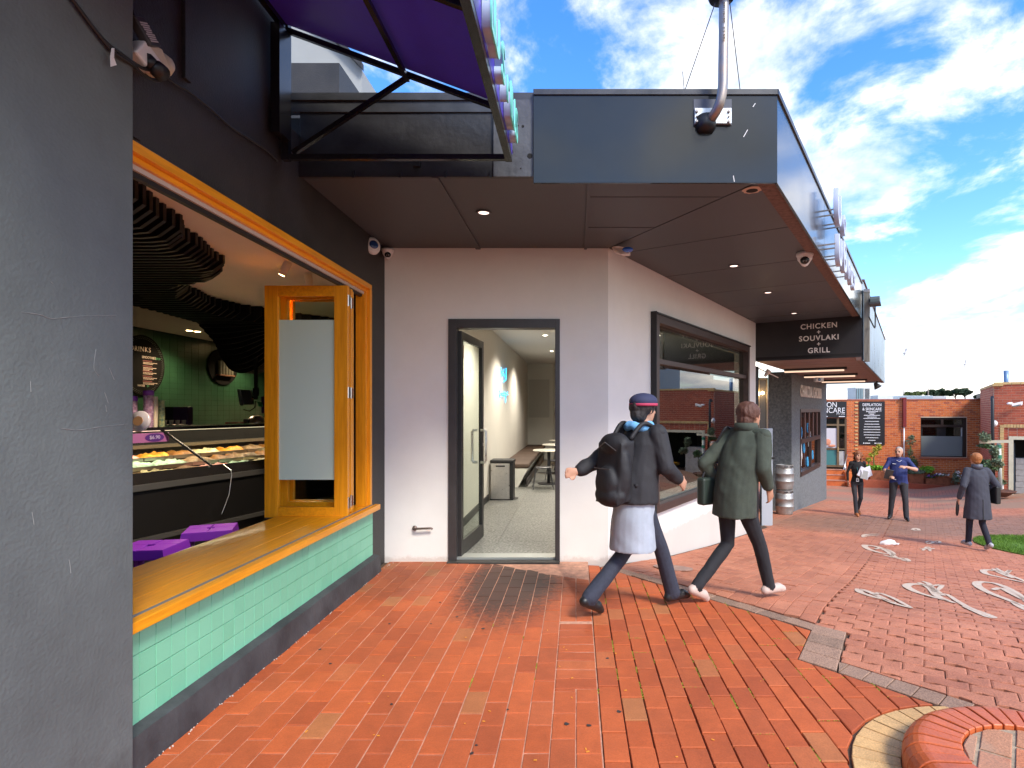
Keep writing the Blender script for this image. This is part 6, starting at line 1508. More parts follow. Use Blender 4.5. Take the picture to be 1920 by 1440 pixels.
for px, py, lab in ((1693.5, 719, 'left thin aerial mast above the metal roof'), (1740.5, 718, 'right thin aerial mast above the metal roof')):
    q = MB(); q.tube([P(px, 745, 45), P(px, py, 45)], .03, 5); q.obj('aerial_mast', m_galv, None, label=lab, category='aerial')

# ---- right red brick building
FRt = Fr((14.3, 19.7, 0), E); GR = -1.75
rt = thing('red_brick_building', 'red brick building with cream coping and yellow brick door surround at the right edge', 'building', (15, 19.3, -1.5))
op1 = (.42, 2.4, GR, .70); op2 = (5.3, 6.9, GR, .75)
def surround(o): return (o[0]-.24, o[1]+.24, o[2], o[3]+.36)
brick_wall(rt, FRt, 0, 1.6, GR, 2.45, [(.16, 9, GR, 1.10)], m_brr, 300)
brick_wall(rt, FRt, 1.6, 15, GR, 2.45, [(.16, 2.66, GR, 1.10), (5.04, 7.16, GR, 1.15)], m_brr, 0)
FRs = Fr((17.1, 24.35, 0), (-D.x, -D.y)); brick_wall(rt, FRs, 0, 5.42, GR-.4, 2.40, [], m_brr, 0)
q = MB()
for o in (op1, op2):
    tp_ = o[3]+.29+.001; n_ = int((tp_+.11-GR)/.086)
    for sgn_, uu in ((0, o[0]-.26), (1, o[1]+.15)):
        v = GR
        while v < tp_+.09: q.box(FRt, uu, uu+.11, v, v+.076, 0, .03); v += .086
    u = o[0]-.15
    while u < o[1]+.14: q.box(FRt, u, u+.076, tp_, tp_+.11, 0, .03); u += .086
q.obj('yellow_surround', m_yb, rt, kind='stuff')
q = MB()
for o in (op1, op2):
    q.box(FRt, o[0]-.26, o[1]+.26, o[3]+.40, o[3]+.402, -.2, -.05); mq = MB(); mq.box(FRt, o[0]-.26, o[0]-.02, GR, o[3]+.40, -.25, -.014); mq.box(FRt, o[1]+.02, o[1]+.26, GR, o[3]+.40, -.25, -.014); mq.box(FRt, o[0]-.02, o[1]+.02, o[3]+.002, o[3]+.40, -.25, -.014); mq.obj('wall', m_mortar, rt)
    for (a, b_, c, d_) in ((o[0]-.26, o[0]-.02, GR, o[3]+.402), (o[1]+.02, o[1]+.26, GR, o[3]+.402), (o[0]-.02, o[1]+.02, o[3]+.0, o[3]+.402)):
        v = c
        while v < d_-.01:
            u = a
            while u < b_-.01: q.box(FRt, u+.004, min(u+.228, b_)-.004, v+.005, min(v+.080, d_), -.25, -.004); u += .236
            v += .086
q.obj('bricks', m_brr, rt, kind='stuff')
m_cream = M('cream_paint', (.62, .58, .42), .6, var=(4, .1)); m_garage = M('dark_interior', (.02, .02, .022), .9)
for i, o in enumerate((op1, op2)):
    q = MB(); q.box(FRt, o[0]-.02, o[0]+.11, GR, o[3], -.10, .02); q.box(FRt, o[0]+.11, o[1]-.11, o[3]-.11, o[3]+.0, -.10, .02); q.box(FRt, o[1]-.11, o[1]+.02, GR, o[3], -.10, .02); f_ = q.obj('door_frame', m_cream, rt)
    q = MB(); q.box(FRt, o[0], o[1], GR, o[3], -2.1, -2.0); q.box(FRt, o[0]-.1, o[0]-.02, GR, o[3], -2.1, -.25); q.box(FRt, o[1]+.02, o[1]+.1, GR, o[3], -2.1, -.25); q.obj('interior_wall', m_garage, rt)
q = MB(); u = 0
while u < 15: q.box(FRt, u+.003, u+.235, 2.45, 2.53, -.26, .03); u += .24
u = 0
while u < 5.4: q.box(FRs, u+.003, u+.235, 2.40, 2.48, -.26, .03); u += .24
q.obj('coping_bricks', m_yb, rt, kind='stuff')
q = MB(); q.box(FRt, 0, 15, 2.1, 2.3, -8, -.25); q.obj('roof', m_wall_dk, rt)
blk = thing('block_stack', 'stack of pale concrete blocks inside the dark doorway', 'block stack', FRt.p(.9, GR, -.5)); m_blk = M('concrete_block', (.36, .34, .32), .9, var=(8, .15))
for k in range(8):
    q = MB(); q.box(FRt, .62+rnd.uniform(-.01, .01), 1.4, GR+.1+k*.2, GR+.29+k*.2, -.8, -.3); q.obj('block', m_blk, blk, bevel=.006)
q = MB(); q.box(FRt, .53, .60, GR, .45, -.35, -.25); q.obj('door_edge', M('blue_black', (.03, .045, .06), .5), rt)
def rp(px, py, w=.1):
    k = (px-1080)/1080; u = (k*(19.7-.855*w)-(14.3-.5186*w))/(.855+.5186*k); pt = FRt.p(u, 0, w); return Vector((pt.x, pt.y, 1.6-(py-768)/1080*pt.y))
lt = thing('security_light', 'twin-headed white security light high on the red brick wall', 'security light', rp(1902, 758))
q = MB(); q.ball(rp(1894, 757, .25), .085, 12, 8, (1.3, .8, .6)); q.obox(rp(1907, 757, .2), (.14, -.05, .04), (.03, .05, 0), (0, 0, .04)); q.ball(rp(1914, 758, .2), .05, 10, 6); q.obj('lamp_head', m_whitep, lt, smooth=False)
q = MB(); q.obox(rp(1907, 760, .16), (.09, -.05, .02), (.02, .03, 0), (0, 0, .03)); q.obj('lens', M('lens_teal', (.25, .45, .45), .2), lt)
q = MB(); q.ball(rp(1865, 794, .05), .10, 14, 8, (.9, .9, 1.1)); q.obj('round_lamp', m_whitep, None, smooth=True, label='round white bulkhead lamp at the corner of the red brick building', category='bulkhead lamp')
def sp_(px, py, w=.1):
    k = (px-1080)/1080; o = FRs.o+FRs.n*w; u = (k*o.y-o.x)/(FRs.r.x-k*FRs.r.y); pt = o+FRs.r*u; return Vector((pt.x, pt.y, 1.6-(py-768)/1080*pt.y))
q = MB(); q.tube([sp_(1859.5, 748), sp_(1860.5, 745), sp_(1861, 750), sp_(1861, 800), sp_(1863, 915)], .05, 10); q.obj('black_downpipe', m_black, None, smooth=True, label='thin black downpipe on the shaded side of the red brick building', category='downpipe')
q = MB(); q.tube([P(1886.5, 740, 24), P(1886.5, 695, 24)], .09, 12); q.obj('flue', M('blue_flue', (.15, .25, .40), .4, .3), None, smooth=True, label='short blue flue pipe rising above the red brick building', category='flue')
bm2 = thing('timber_awning_beam', 'cream horizontal beam on a green-white pole in front of the red brick corner', 'post', P(1870, 920, 18.6))
q = MB(); q.bar(P(1836.5, 829, 18.8), P(1893, 827.5, 18.4), .05, .09); q.obj('beam', m_cream, bm2)
q = MB(); q.tube([P(1873, 831, 18.6), P(1876, 918, 18.6)], .055, 12); q.obj('pole', M('pole_white', (.55, .60, .52), .5, var=(3, .1)), bm2, smooth=True)
q = MB(); q.tube([P(1873, 834, 18.6), P(1873.1, 840, 18.6)], .075, 12); q.tube([P(1873.8, 853, 18.6), P(1874, 860, 18.6)], .066, 12); q.obj('green_band', M('pole_green', (.03, .22, .12), .5), bm2)
c = P(1877, 925, 18.6); q = MB(); q.lathe([(.16, -.10), (.22, -.06), (.42, .08), (.40, .10), (.1, .05)], c, 12); q.obj('rusty_bowl', M('rust', (.12, .05, .03), .8, var=(8, .4)), bm2)
q = MB(); q.xyz(P(1864, 0, 19.2).x, P(1882, 0, 19.2).x, 19.2, 19.5, P(0, 918, 19.2).z, P(0, 906, 19.2).z); q.obj('white_trough', m_whitep, None, label='low white trough beside the pole of the cream beam', category='trough')
# seen only as a reflection and by a step to the side: pale upper storey and trees behind the red building
m_pale2 = M('pale_upper', (.62, .64, .62), .7)
ups = thing('pale_upper_building', 'pale flat-roofed upper storey standing behind the red brick building', 'building', (22, 22, 2))
q = MB(); q.box(FRt, 5, 10, 2.2, 4.6, -9, -5); q.box(FRt, 10, 14.5, 2.2, 4.3, -9, -5.5); q.obj('wall', m_pale2, ups)
q = MB(); q.box(FRt, 6.0, 8.8, 2.9, 4.2, -5.0, -4.95); q.box(FRt, 11, 13.2, 2.9, 3.9, -5.5, -5.45); q.obj('window', m_blackg, ups)

# ---- kerb and planters along the orange brick wall
FK2 = FB_
kb = thing('curved_planter_kerb', 'low curved red brick kerb in front of the rusty planters', 'kerb', FB_.p(3, -2, 2))
pts = []
for px, py in ((1590, 905), (1620, 900), (1650, 901), (1690, 905), (1730, 908), (1770, 911), (1803, 914), (1830, 915)):
    Y = 3.5*1080/(py-768-0) if False else 26.4-.0*(px-1590); pts.append(P(px, py, Y))
q = MB()
for a, b_ in zip(pts, pts[1:]): q.add([a+Vector((0, 0, -.35)), b_+Vector((0, 0, -.35)), b_, a, a+Vector((0, .35, -.0)), b_+Vector((0, .35, 0))], [(0, 1, 2, 3), (3, 2, 5, 4)])
q.obj('kerb_bricks', m_brr, kb, kind='stuff')
m_cort = M('corten_steel', (.28, .085, .035), .75, var=(6, .35), col2=(.40, .13, .055))
plist = [(1632, 1652, 882, 899, 26.7), (1653, 1668, 885, 899, 26.8), (1704, 1731, 889, 904, 26.6), (1731, 1752, 882, 906, 26.9), (1746, 1769, 875, 892, 27.1), (1738, 1757, 897, 908, 26.5), (1757, 1780, 895, 911, 26.5), (1768, 1790, 886, 899, 26.9), (1781, 1801, 896, 912, 26.6)]
names = ['leftmost rusty steel planter, behind the woman with papers', 'small rusty planter just left of the man in the polo', 'long low rusty planter right of the man', 'rusty planter with a bright green bush behind the long low one', 'raised back rusty planter holding light lettuce-green leaves', 'short front rusty planter with purple pansies', 'wide front rusty planter with pale flowers', 'upper rusty planter with white flowers under the window', 'rusty planter nearest the woman in the grey coat']
for (a, b_, c, d_, Y), nm in zip(plist, names):
    A_, B_ = P(a, c, Y), P(b_, d_, Y); t = thing('steel_planter', nm, 'planter', ((A_.x+B_.x)/2, Y, B_.z), 'rusty steel planters along the brick wall')
    q = MB(); q.xyz(A_.x, B_.x, Y, Y+.45, B_.z-.15, A_.z-.04); q.obj('soil', M('soil', (.05, .03, .02), .95), t)
    q = MB(); q.xyz(A_.x-.01, B_.x+.01, Y-.015, Y, B_.z-.15, A_.z); q.xyz(A_.x-.02, A_.x-.001, Y, Y+.45, B_.z-.15, A_.z); q.xyz(B_.x+.001, B_.x+.02, Y, Y+.45, B_.z-.15, A_.z); q.obj('steel_wall', m_cort, t)
m_leaf = [M('leaf_bright', (.24, .48, .04), .6, var=(3, .3)), M('leaf_dark', (.06, .12, .04), .6, var=(3, .3)), M('leaf_yellow', (.42, .42, .04), .6, var=(3, .2)), M('leaf_grey', (.16, .21, .12), .6, var=(3, .3))]
m_pet = [M('petal_white', (.75, .73, .76), .6), M('petal_purple', (.10, .03, .18), .6), M('petal_yellow', (.65, .45, .04), .6)]
m_stem = M('stem', (.10, .07, .035), .8)
def leaves(mb, c, rad, n, s, up=.2):
    for _ in range(n):
        d = Vector((rnd.gauss(0, 1), rnd.gauss(0, 1), rnd.gauss(0, 1))).normalized()*(rnd.random()**.45)
        p = Vector(c)+Vector((d.x*rad[0], d.y*rad[1], d.z*rad[2])); a = Vector((rnd.gauss(0, 1), rnd.gauss(0, 1), rnd.gauss(0, .6)+up)).normalized(); b_ = a.cross(Vector((rnd.gauss(0, 1), rnd.gauss(0, 1), rnd.gauss(0, 1)))).normalized()
        L_ = s*rnd.uniform(.6, 1.3); mb.add([p-a*L_*.5, p+b_*L_*.28, p+a*L_*.5, p-b_*L_*.28], [(0, 1, 2, 3)])
def bush(name, lab, cat, c, rad, mi, n, s, stem=True, petals=None, clumps=4):
    t = thing(name, lab, cat, (c.x, c.y, c.z-rad[2])); q = MB()
    for k in range(clumps):
        o = Vector((rnd.uniform(-.6, .6)*rad[0], rnd.uniform(-.5, .5)*rad[1], rnd.uniform(-.5, .5)*rad[2])); leaves(q, c+o, tuple(r*.75 for r in rad), n*2//clumps, s*1.15)
    q.obj('foliage', m_leaf[mi], t, kind=None)
    q = MB()
    for k in range(4): q.tube([(c.x, c.y, c.z-rad[2]*1.2), (c.x+rnd.uniform(-.5, .5)*rad[0], c.y, c.z+rnd.uniform(-.2, .5)*rad[2])], .008, 4)
    q.obj('stems', m_stem, t)
    if petals is not None:
        q = MB()
        for _ in range(10): q.ball(c+Vector((rnd.uniform(-1, 1)*rad[0], -rad[1]*rnd.uniform(.3, 1), rnd.uniform(-.2, 1)*rad[2])), .045, 6, 4, (1, .5, .8))
        q.obj('flowers', m_pet[petals], t)
bl = [('bright spreading plant in the leftmost planter', 1636, 878, 26.8, (.40, .22, .14), 0, 260, .10, None), ('grey-green shrub right of the man', 1712, 877, 26.8, (.28, .25, .45), 1, 420, .08, None), ('pale succulent low in the long planter', 1718, 886, 26.7, (.35, .2, .12), 3, 260, .08, None),
      ('bright green bush in front of the dark shrubs', 1738, 880, 26.9, (.32, .22, .18), 0, 320, .10, None), ('light lettuce-green plant in the raised planter', 1757, 870, 27.2, (.30, .2, .14), 0, 300, .11, None), ('dark purple-leaved plant under the window', 1778, 868, 27.3, (.30, .2, .22), 1, 320, .08, None),
      ('white flowering plant in the upper planter', 1782, 880, 27.0, (.35, .2, .16), 3, 240, .08, 0), ('purple pansies in the short front planter', 1747, 893, 26.6, (.26, .15, .11), 1, 160, .06, 1), ('pale pink-white flowers in the wide front planter', 1765, 891, 26.6, (.28, .15, .08), 3, 120, .06, 0),
      ('white flowers spilling beside the woman in the coat', 1795, 893, 26.4, (.18, .2, .34), 3, 220, .07, 0), ('leafy plant below the window near the coat woman', 1812, 872, 27.3, (.30, .2, .2), 3, 260, .08, None), ('dark rounded bush behind the coat woman', 1798, 870, 27.2, (.30, .22, .35), 1, 320, .08, None), ('yellow tuft at the right of the window sill', 1826, 848, 27.0, (.14, .1, .10), 2, 80, .07, None)]
for lab, px, py, Y, rad, mi, n, s, pt in bl: bush('planter_plant', lab, 'plant', P(px, py, Y), rad, mi, n, s, petals=pt)
# tall yellow plants, climbing stem with tufts
def tall(lab, base, joints, tufts, mi):
    t = thing('tall_plant', lab, 'plant', P(*base, 26.9)); q = MB(); q.tube([P(*base, 26.9)]+[P(x, y, 26.9) for x, y in joints], .028, 6); q.obj('stem', M('green_stem', (.12, .20, .05), .7), t)
    q = MB()
    for (px, py, rx, rz) in tufts: leaves(q, P(px, py, 26.9), (rx, .15, rz), 120, .09, .5)
    q.obj('foliage', m_leaf[mi], t)
tall('tall yellow-green plant between the sign and the woman with papers', (1639, 876), [(1638, 858), (1640, 845)], [(1641, 846, .16, .22), (1648, 838, .14, .2), (1634, 853, .12, .1)], 2)
tall('shorter yellow plant beside the tall one', (1629, 876), [(1629, 862)], [(1629, 862, .14, .12)], 2)
tall('thin espaliered stem with two grey tufts against the wall', (1706, 885), [(1705, 860), (1708, 835)], [(1708, 828, .26, .20), (1707, 848, .18, .17), (1709, 820, .12, .1)], 3)
for i, (px, py, rx, rz, lab) in enumerate([(1850, 819, .22, .14, 'topmost hanging plant on the shaded red brick side wall'), (1849, 836, .20, .08, 'hanging plant just under the cream beam'), (1866, 848, .1, .2, 'small plant right of the black downpipe'), (1858, 875, .22, .18, 'lowest large hanging plant right of the coat woman'), (1868, 866, .12, .12, 'dark little plant beside the green-white pole'), (1843, 869, .2, .2, 'plant peeping over the shoulder of the coat woman')]):
    bush('hanging_plant', lab, 'plant', sp_(px, py, .3), (rx, .15, rz), 1 if i % 2 else 3, 160, .08)
bush('planter_plant', 'leafy box plant at the foot of the pole', 'plant', P(1873, 903, 19.1), (.45, .2, .16), 1, 240, .08)
q = MB(); q.xyz(P(1716, 868, 27.5).x, P(1800, 868, 27.5).x, 27.2, 27.45, P(0, 871, 27.4).z, P(0, 866.5, 27.4).z); q.obj('potting_shelf', M('cream_shelf', (.60, .55, .42), .6), None, label='narrow cream shelf under the big window carrying small pots', category='shelf')
q = MB(); q.xyz(P(1758, 0, 27.3).x, P(1769, 0, 27.3).x, 27.1, 27.3, P(0, 868, 27.3).z, P(0, 861, 27.3).z); q.obj('green_crate', M('crate_green', (.03, .20, .10), .5), None, label='small dark green crate on the cream shelf', category='crate')

# ---- far trees
m_tl = [M('tree_leaf_dark', (.028, .055, .022), .7, var=(.5, .4)), M('tree_leaf_olive', (.085, .115, .022), .7, var=(.5, .3))]
def tree(lab, px, py_top, py_base, wpx, Y, mi, group='trees beyond the roofs'):
    top = P(px, py_top, Y); base = P(px, py_base, Y); w = wpx/1080*Y/2; h = top.z-base.z
    t = thing('gum_tree', lab, 'tree', (base.x, Y, 0), group); q = MB(); q.tube([(base.x, Y, -1), (base.x+w*.05, Y, base.z+h*.3), (base.x, Y, base.z+h*.8)], [w*.10, w*.07, w*.03], 7)
    tips = []
    for k in range(6):
        a = rnd.uniform(0, 6.28); e_ = Vector((base.x+math.cos(a)*w*.7, Y+math.sin(a)*w*.6, base.z+h*rnd.uniform(.5, .9))); q.tube([(base.x, Y, base.z+h*.15), e_.lerp(Vector((base.x, Y, base.z+h*.2)), .45)+Vector((0, 0, h*.08)), e_], [w*.05, w*.035, w*.015], 5); tips.append(e_)
    q.obj('trunk', m_stem, t); q = MB()
    for c in tips+[Vector((base.x, Y, base.z+h*.85))]:
        for _ in range(3): leaves(q, c+Vector((rnd.uniform(-.3, .3)*w, rnd.uniform(-.3, .3)*w, rnd.uniform(-.12, .12)*h)), (w*.36, w*.3, h*.17), 130, .55)
    q.obj('crown', m_tl[mi], t)
tree('low yellowish bushy tree above the metal roof', 1722, 736, 748, 40, 110, 1); tree('dark spreading tree right of the yellowish bush', 1744, 732, 748, 24, 120, 0)
tree('taller dark tree in the middle of the skyline', 1763, 729, 748, 24, 120, 0); tree('left half of the wide dark pair of skyline trees', 1791, 731, 749, 26, 118, 0)
tree('right half of the wide dark pair of skyline trees', 1809, 730, 748, 26, 119, 0); tree('small tuft of tree left of the red brick corner', 1831, 742, 750, 10, 118, 0)
for k, (u, h_) in enumerate(((9.5, 5.2), (12, 5.6), (15, 6.0), (18, 5.6))):
    c = FRt.p(u, 0, -13-k); t = thing('leafy_tree', ['tree', 'second tree', 'third tree', 'fourth tree'][k]+' from the left standing behind the pale upper storey', 'tree', c, 'trees behind the red brick building'); q = MB(); q.tube([c+Vector((0, 0, -2)), c+Vector((0, 0, h_*.6))], .18, 7); q.obj('trunk', m_stem, t); q = MB()
    for _ in range(9): leaves(q, c+Vector((rnd.uniform(-1.6, 1.6), rnd.uniform(-1, 1), h_*.72+rnd.uniform(-1, 1))), (1.1, 1, .9), 120, .35)
    q.obj('crown', M('tree_leaf_fresh', (.06, .13, .02), .7), t)
# birds
for (px, py, s, a, lab) in ((1697, 661, .45, 25, 'darker gull gliding above the canopy end'), (1810, 682, .5, 35, 'paler gull gliding above the brick shop')):
    c = P(px, py, 45); t = thing('gull', lab, 'bird', c, 'gulls in the sky'); ca_, sa_ = math.cos(R(a)), math.sin(R(a)); v = Vector((ca_, 0, sa_)); u = Vector((-sa_*.4, .3, ca_*.9))
    q = MB(); q.tube([c-v*.28*s*1.4, c-v*.1, c+v*.12, c+v*.25*s*1.2], [.02, .06, .055, .02], 8); q.obj('body', M('gull_white', (.55, .55, .55), .6), t, smooth=True)
    q = MB(); q.add([c-v*.05, c+v*.08, c+v*.28+u*.25, c+v*.35+u*.42*s, c+v*.15+u*.3], [(0, 1, 2, 3, 4)]); q.add([c-v*.05, c+v*.08, c-v*.12-u*.22, c-v*.35-u*.34*s, c-v*.22-u*.18], [(0, 1, 2, 3, 4)]); q.obj('wings', M('gull_grey', (.22, .22, .24), .6), t)
# litter
c = G(1666, 1021); q = MB(); q.ball(c+Vector((0, 0, .03)), .13, 12, 8, (1.1, .7, .35)); q.ball(c+Vector((.12, 0, .02)), .07, 10, 6, (1, .8, .4))
for i, v in enumerate(q.v): n_ = noise.noise(Vector(v)*14)*.05; q.v[i] = (v[0]+n_, v[1]+noise.noise(Vector(v)*17+Vector((3, 0, 0)))*.05, max(v[2]+n_*.8, c.z+.002))
q.obj('crumpled_paper', m_whitep, None, label='crumpled white paper lying on the plaza between the painted swirls', category='litter')
q = MB()
for _ in range(30):
    px, py = rnd.uniform(500, 1500), rnd.uniform(1180, 1430); g_ = G(px, py)
    if g_.x < -1.85 or math.hypot(g_.x-CC[0], g_.y-CC[1]) < RY: continue
    r_ = rnd.uniform(.004, .008); a = rnd.uniform(0, 6.3); q.obox(g_+Vector((0, 0, .004)), (r_*math.cos(a), r_*math.sin(a), .001), (-r_*.5*math.sin(a), r_*.5*math.cos(a), 0), (0, 0, .001))
q.obj('fallen_petals', M('orange_petal', (.75, .30, .03), .6), None, kind='stuff')
m_gum = M('old_gum', (.030, .028, .028), .7); q = MB()
for px, py in ((825, 1130), (857, 1157), (808, 1170), (906, 1179), (734, 1321), (952, 1331), (1062, 1358), (1104, 1361), (885, 1413), (893, 1398), (600, 1218), (619, 1245), (540, 1215), (1160, 1335), (1139, 1235), (730, 1170)):
    g_ = G(px, py); r_ = rnd.uniform(.006, .013); n_ = 9; ph = rnd.random()*6
    q.prism([(g_.x+r_*(1+.3*math.sin(3*a+ph))*math.cos(a), g_.y+r_*(1+.25*math.cos(2*a+ph))*math.sin(a), g_.z+.002) for a in [2*math.pi*i/n_ for i in range(n_)]], (0, 0, .0016))
q.obj('gum_spots', m_gum, None, kind='stuff')
# cobweb-rust crust at the wall corner is part of the building; low debris line at the wall foot
q = MB()
for _ in range(120):
    t_v = rnd.random(); x_ = -1.93+rnd.gauss(0, .01); y_ = 2.5+t_v*3.5; r_ = rnd.uniform(.002, .005); q.ball((x_, y_, .003), r_, 5, 3)
q.obj('wall_foot_grit', M('pale_grit', (.55, .48, .42), .9), None, kind='stuff')
# ================================================================== PEOPLE
def loft(mb, secs, n=16, cap=True):
    """secs: (centre, side vec, front vec)"""
    vs = [Vector(c)+Vector(a)*math.cos(2*math.pi*k/n)+Vector(b)*math.sin(2*math.pi*k/n) for c, a, b in secs for k in range(n)]
    fs = [(i*n+k, i*n+(k+1) % n, (i+1)*n+(k+1) % n, (i+1)*n+k) for i in range(len(secs)-1) for k in range(n)]
    if cap: fs += [tuple(range(n-1, -1, -1)), tuple(range((len(secs)-1)*n, len(secs)*n))]
    mb.add(vs, fs)
def limb(mb, p, q, r0, r1, n=12, round_=True):
    p, q = Vector(p), Vector(q); d = (q-p).normalized(); L_ = (q-p).length
    pts, rs = [], []
    for t in (-1, -.8, -.4): pts.append(p+d*r0*t); rs.append(r0*math.sqrt(max(.02, 1-t*t)))
    for t in (0, .33, .66, 1): pts.append(p+d*L_*t); rs.append(r0+(r1-r0)*t)
    for t in (.4, .8, 1): pts.append(q+d*r1*t); rs.append(r1*math.sqrt(max(.02, 1-t*t)))
    mb.tube(pts, rs, n)
def remesh(mb, vox, smooth_it=2, fold=None):
    me = bpy.data.meshes.new('tmp'); me.from_pydata(mb.v, [], mb.f); me.update()
    o = bpy.data.objects.new('tmp', me); COL.objects.link(o)
    m = o.modifiers.new('r', 'REMESH'); m.mode = 'VOXEL'; m.voxel_size = vox; m.use_smooth_shade = True
    if smooth_it: s_ = o.modifiers.new('s', 'SMOOTH'); s_.iterations = smooth_it; s_.factor = .5
    dg = bpy.context.evaluated_depsgraph_get(); dg.update(); out = bpy.data.meshes.new_from_object(o.evaluated_get(dg)); bpy.data.objects.remove(o); bpy.data.meshes.remove(me)
    return out
def seg_d(p, a, b, r0, r1):
    ab = b-a; t = max(0, min(1, (p-a).dot(ab)/max(1e-9, ab.length_squared))); return (p-(a+ab*t)).length-(r0+(r1-r0)*t)
def skin(me, prims, mats, fold=0.0, foldmats=(), fs=22):
    """give each face the material of the nearest primitive (mesh in local person space)"""
    for m in mats: me.materials.append(m)
    prims = [(Vector(a), Vector(b), r0, r1, mi) for a, b, r0, r1, mi in prims]
    vm = []
    for v in me.vertices:
        best = min(prims, key=lambda q: seg_d(v.co, q[0], q[1], q[2], q[3])); vm.append(best[4])
    me.polygons.foreach_set('material_index', [max(set(l), key=l.count) if (l := [vm[i] for i in p.vertices]) else 0 for p in me.polygons])
    if fold:
        ns = [v.normal.copy() for v in me.vertices]
        for v, n_, m_ in zip(me.vertices, ns, vm):
            if m_ in foldmats:
                c = v.co; h = noise.noise(Vector((c.x*fs*.6, c.y*fs*.6, c.z*fs*.13)))+.35*noise.noise(Vector((c.x*fs*.9+c.z*fs*.5, c.y*fs*.9, c.z*fs*.5+5))); v.co = c+n_*h*fold
    me.shade_smooth(); me.update(); return me
def person(name, label, loc, yaw, H, J, mats, vox=.010, build=1.0, fold=.006, female=False, torso_mi=1, arm_mi=1, fore_mi=1, leg_mi=2, shoe_mi=3, belly=0.0, flare=0.0, head_look=0.0, group=None, shirt_hem=.93, fingers=((-.0, -.0), (0, 0))):
    """local space: x right, y forward, z up, height 1.75 then scaled. mats = [skin, top, legs, shoes, eye, lip, (extra)]"""
    s = H/1.75; t = thing(name, label, 'person', loc, group); T = Matrix.Translation(loc) @ Matrix.Rotation(yaw, 4, 'Z') @ Matrix.Scale(s, 4)
    mb = MB(); pr = []
    V = Vector
    def L_(p, q, r0, r1, mi): limb(mb, p, q, r0, r1); pr.append((p, q, r0, r1, mi))
    pel, che, nek, hd = V(J['pelvis']), V(J['chest']), V(J['neck']), V(J['head'])
    sw = .165 if female else .185
    side = V((1, 0, 0)); sh_l, sh_r = V(J.get('sh_l', nek+V((-sw, 0, -.05)))), V(J.get('sh_r', nek+V((sw, 0, -.05))))
    fw = lambda a, b: (side*a*build, V((0, 1, 0))*b*build)
    secs = [(pel+V((0, 0, -.10)), *fw(.150, .105)), (pel+V((0, 0, 0)), *fw(.172 if female else .165, .12)), (pel.lerp(che, .35)+V((0, belly*.5, 0)), *fw(.140+belly*.5, .105+belly)), (pel.lerp(che, .7)+V((0, belly*.3, 0)), *fw(.155+belly*.3, .115+belly*.6)), (che, *fw(.175, .125)), (che.lerp(nek, .6), *fw(.165, .105)), (nek+V((0, 0, -.045)), *fw(.115, .085)), (nek, side*.062, V((0, 1, 0))*.062)]
    loft(mb, secs)
    nn_ = 7
    for a, b_ in zip(secs[1:], secs[2:-1]):
        rr = (a[1].length+a[2].length)/2; off = a[1]*.45; off2 = b_[1]*.45
        for sg in (-1, 0, 1): pr.append((a[0]+off*sg, b_[0]+off2*sg, a[2].length*.95, b_[2].length*.95, torso_mi))
    zz = pel.z+(shirt_hem-.95)
    for sg in (-1, 1): pr.append((pel+side*.075*sg+V((0, 0, -.12)), pel+side*.075*sg+V((0, 0, shirt_hem-.97)), .10*build, .11*build, leg_mi))
    L_(sh_l, sh_r, .062*build, .062*build, torso_mi)
    L_(nek+V((0, 0, -.03)), hd+V((0, -.01, -.06)), .056, .052, 0)
    # head: cranium, face, jaw, nose, ears, brow
    Rh = Matrix.Rotation(head_look, 3, 'Z'); hp = lambda x, y, z: hd+Rh @ V((x, y, z))
    ax, ay = Rh @ V((1, 0, 0)), Rh @ V((0, 1, 0))
    loft(mb, [(hp(0, .012, -.115), ax*.030, ay*.030), (hp(0, .018, -.095), ax*.050, ay*.058), (hp(0, .012, -.05), ax*.066, ay*.080), (hp(0, .004, 0), ax*.074, ay*.094), (hp(0, -.002, .05), ax*.074, ay*.096), (hp(0, -.006, .09), ax*.058, ay*.078), (hp(0, -.008, .115), ax*.028, ay*.040)], 16)
    pr.append((hp(0, .02, -.09), hp(0, 0, .06), .05, .085, 0))
    limb(mb, hp(0, .094, .012), hp(0, .112, -.026), .010, .015); pr.append((hp(0, .094, .012), hp(0, .112, -.026), .010, .015, 0))
    for sg in (-1, 1):
        limb(mb, hp(sg*.078, -.005, .015), hp(sg*.078, -.008, -.025), .016, .011); pr.append((hp(sg*.078, -.005, .015), hp(sg*.078, -.008, -.025), .018, .013, 0))
        limb(mb, hp(sg*.018, .090, .028), hp(sg*.046, .080, .028), .009, .007)
        pr.append((hp(sg*.030, .092, .012), hp(sg*.036, .090, .012), .0095, .0095, 4))
    pr.append((hp(-.020, .098, -.060), hp(.020, .098, -.060), .0075, .0075, 5)); limb(mb, hp(-.016, .086, -.060), hp(.016, .086, -.060), .010, .010)
    for S, sg in (('l', -1), ('r', 1)):
        sh, el, wr = (sh_l if sg < 0 else sh_r), V(J['el_'+S]), V(J['wr_'+S])
        L_(sh, el, .052*build, .042*build, arm_mi)
        L_(el, wr, .041*build, .029*build if fore_mi else .029, fore_mi)
        hdv = V(J.get('hand_'+S, (wr-el))).normalized(); pal = V(J.get('palm_'+S, (-sg, 0, 0))); pal = (pal-hdv*pal.dot(hdv)).normalized(); acr = hdv.cross(pal).normalized()
        # palm and five separate fingers
        loft(mb, [(wr-hdv*.01, acr*.026, pal*.020), (wr+hdv*.03, acr*.036, pal*.016), (wr+hdv*.085, acr*.042, pal*.013)], 12); pr.append((wr, wr+hdv*.08, .030, .036, 0))
        curl = J.get('curl_'+S, .5)
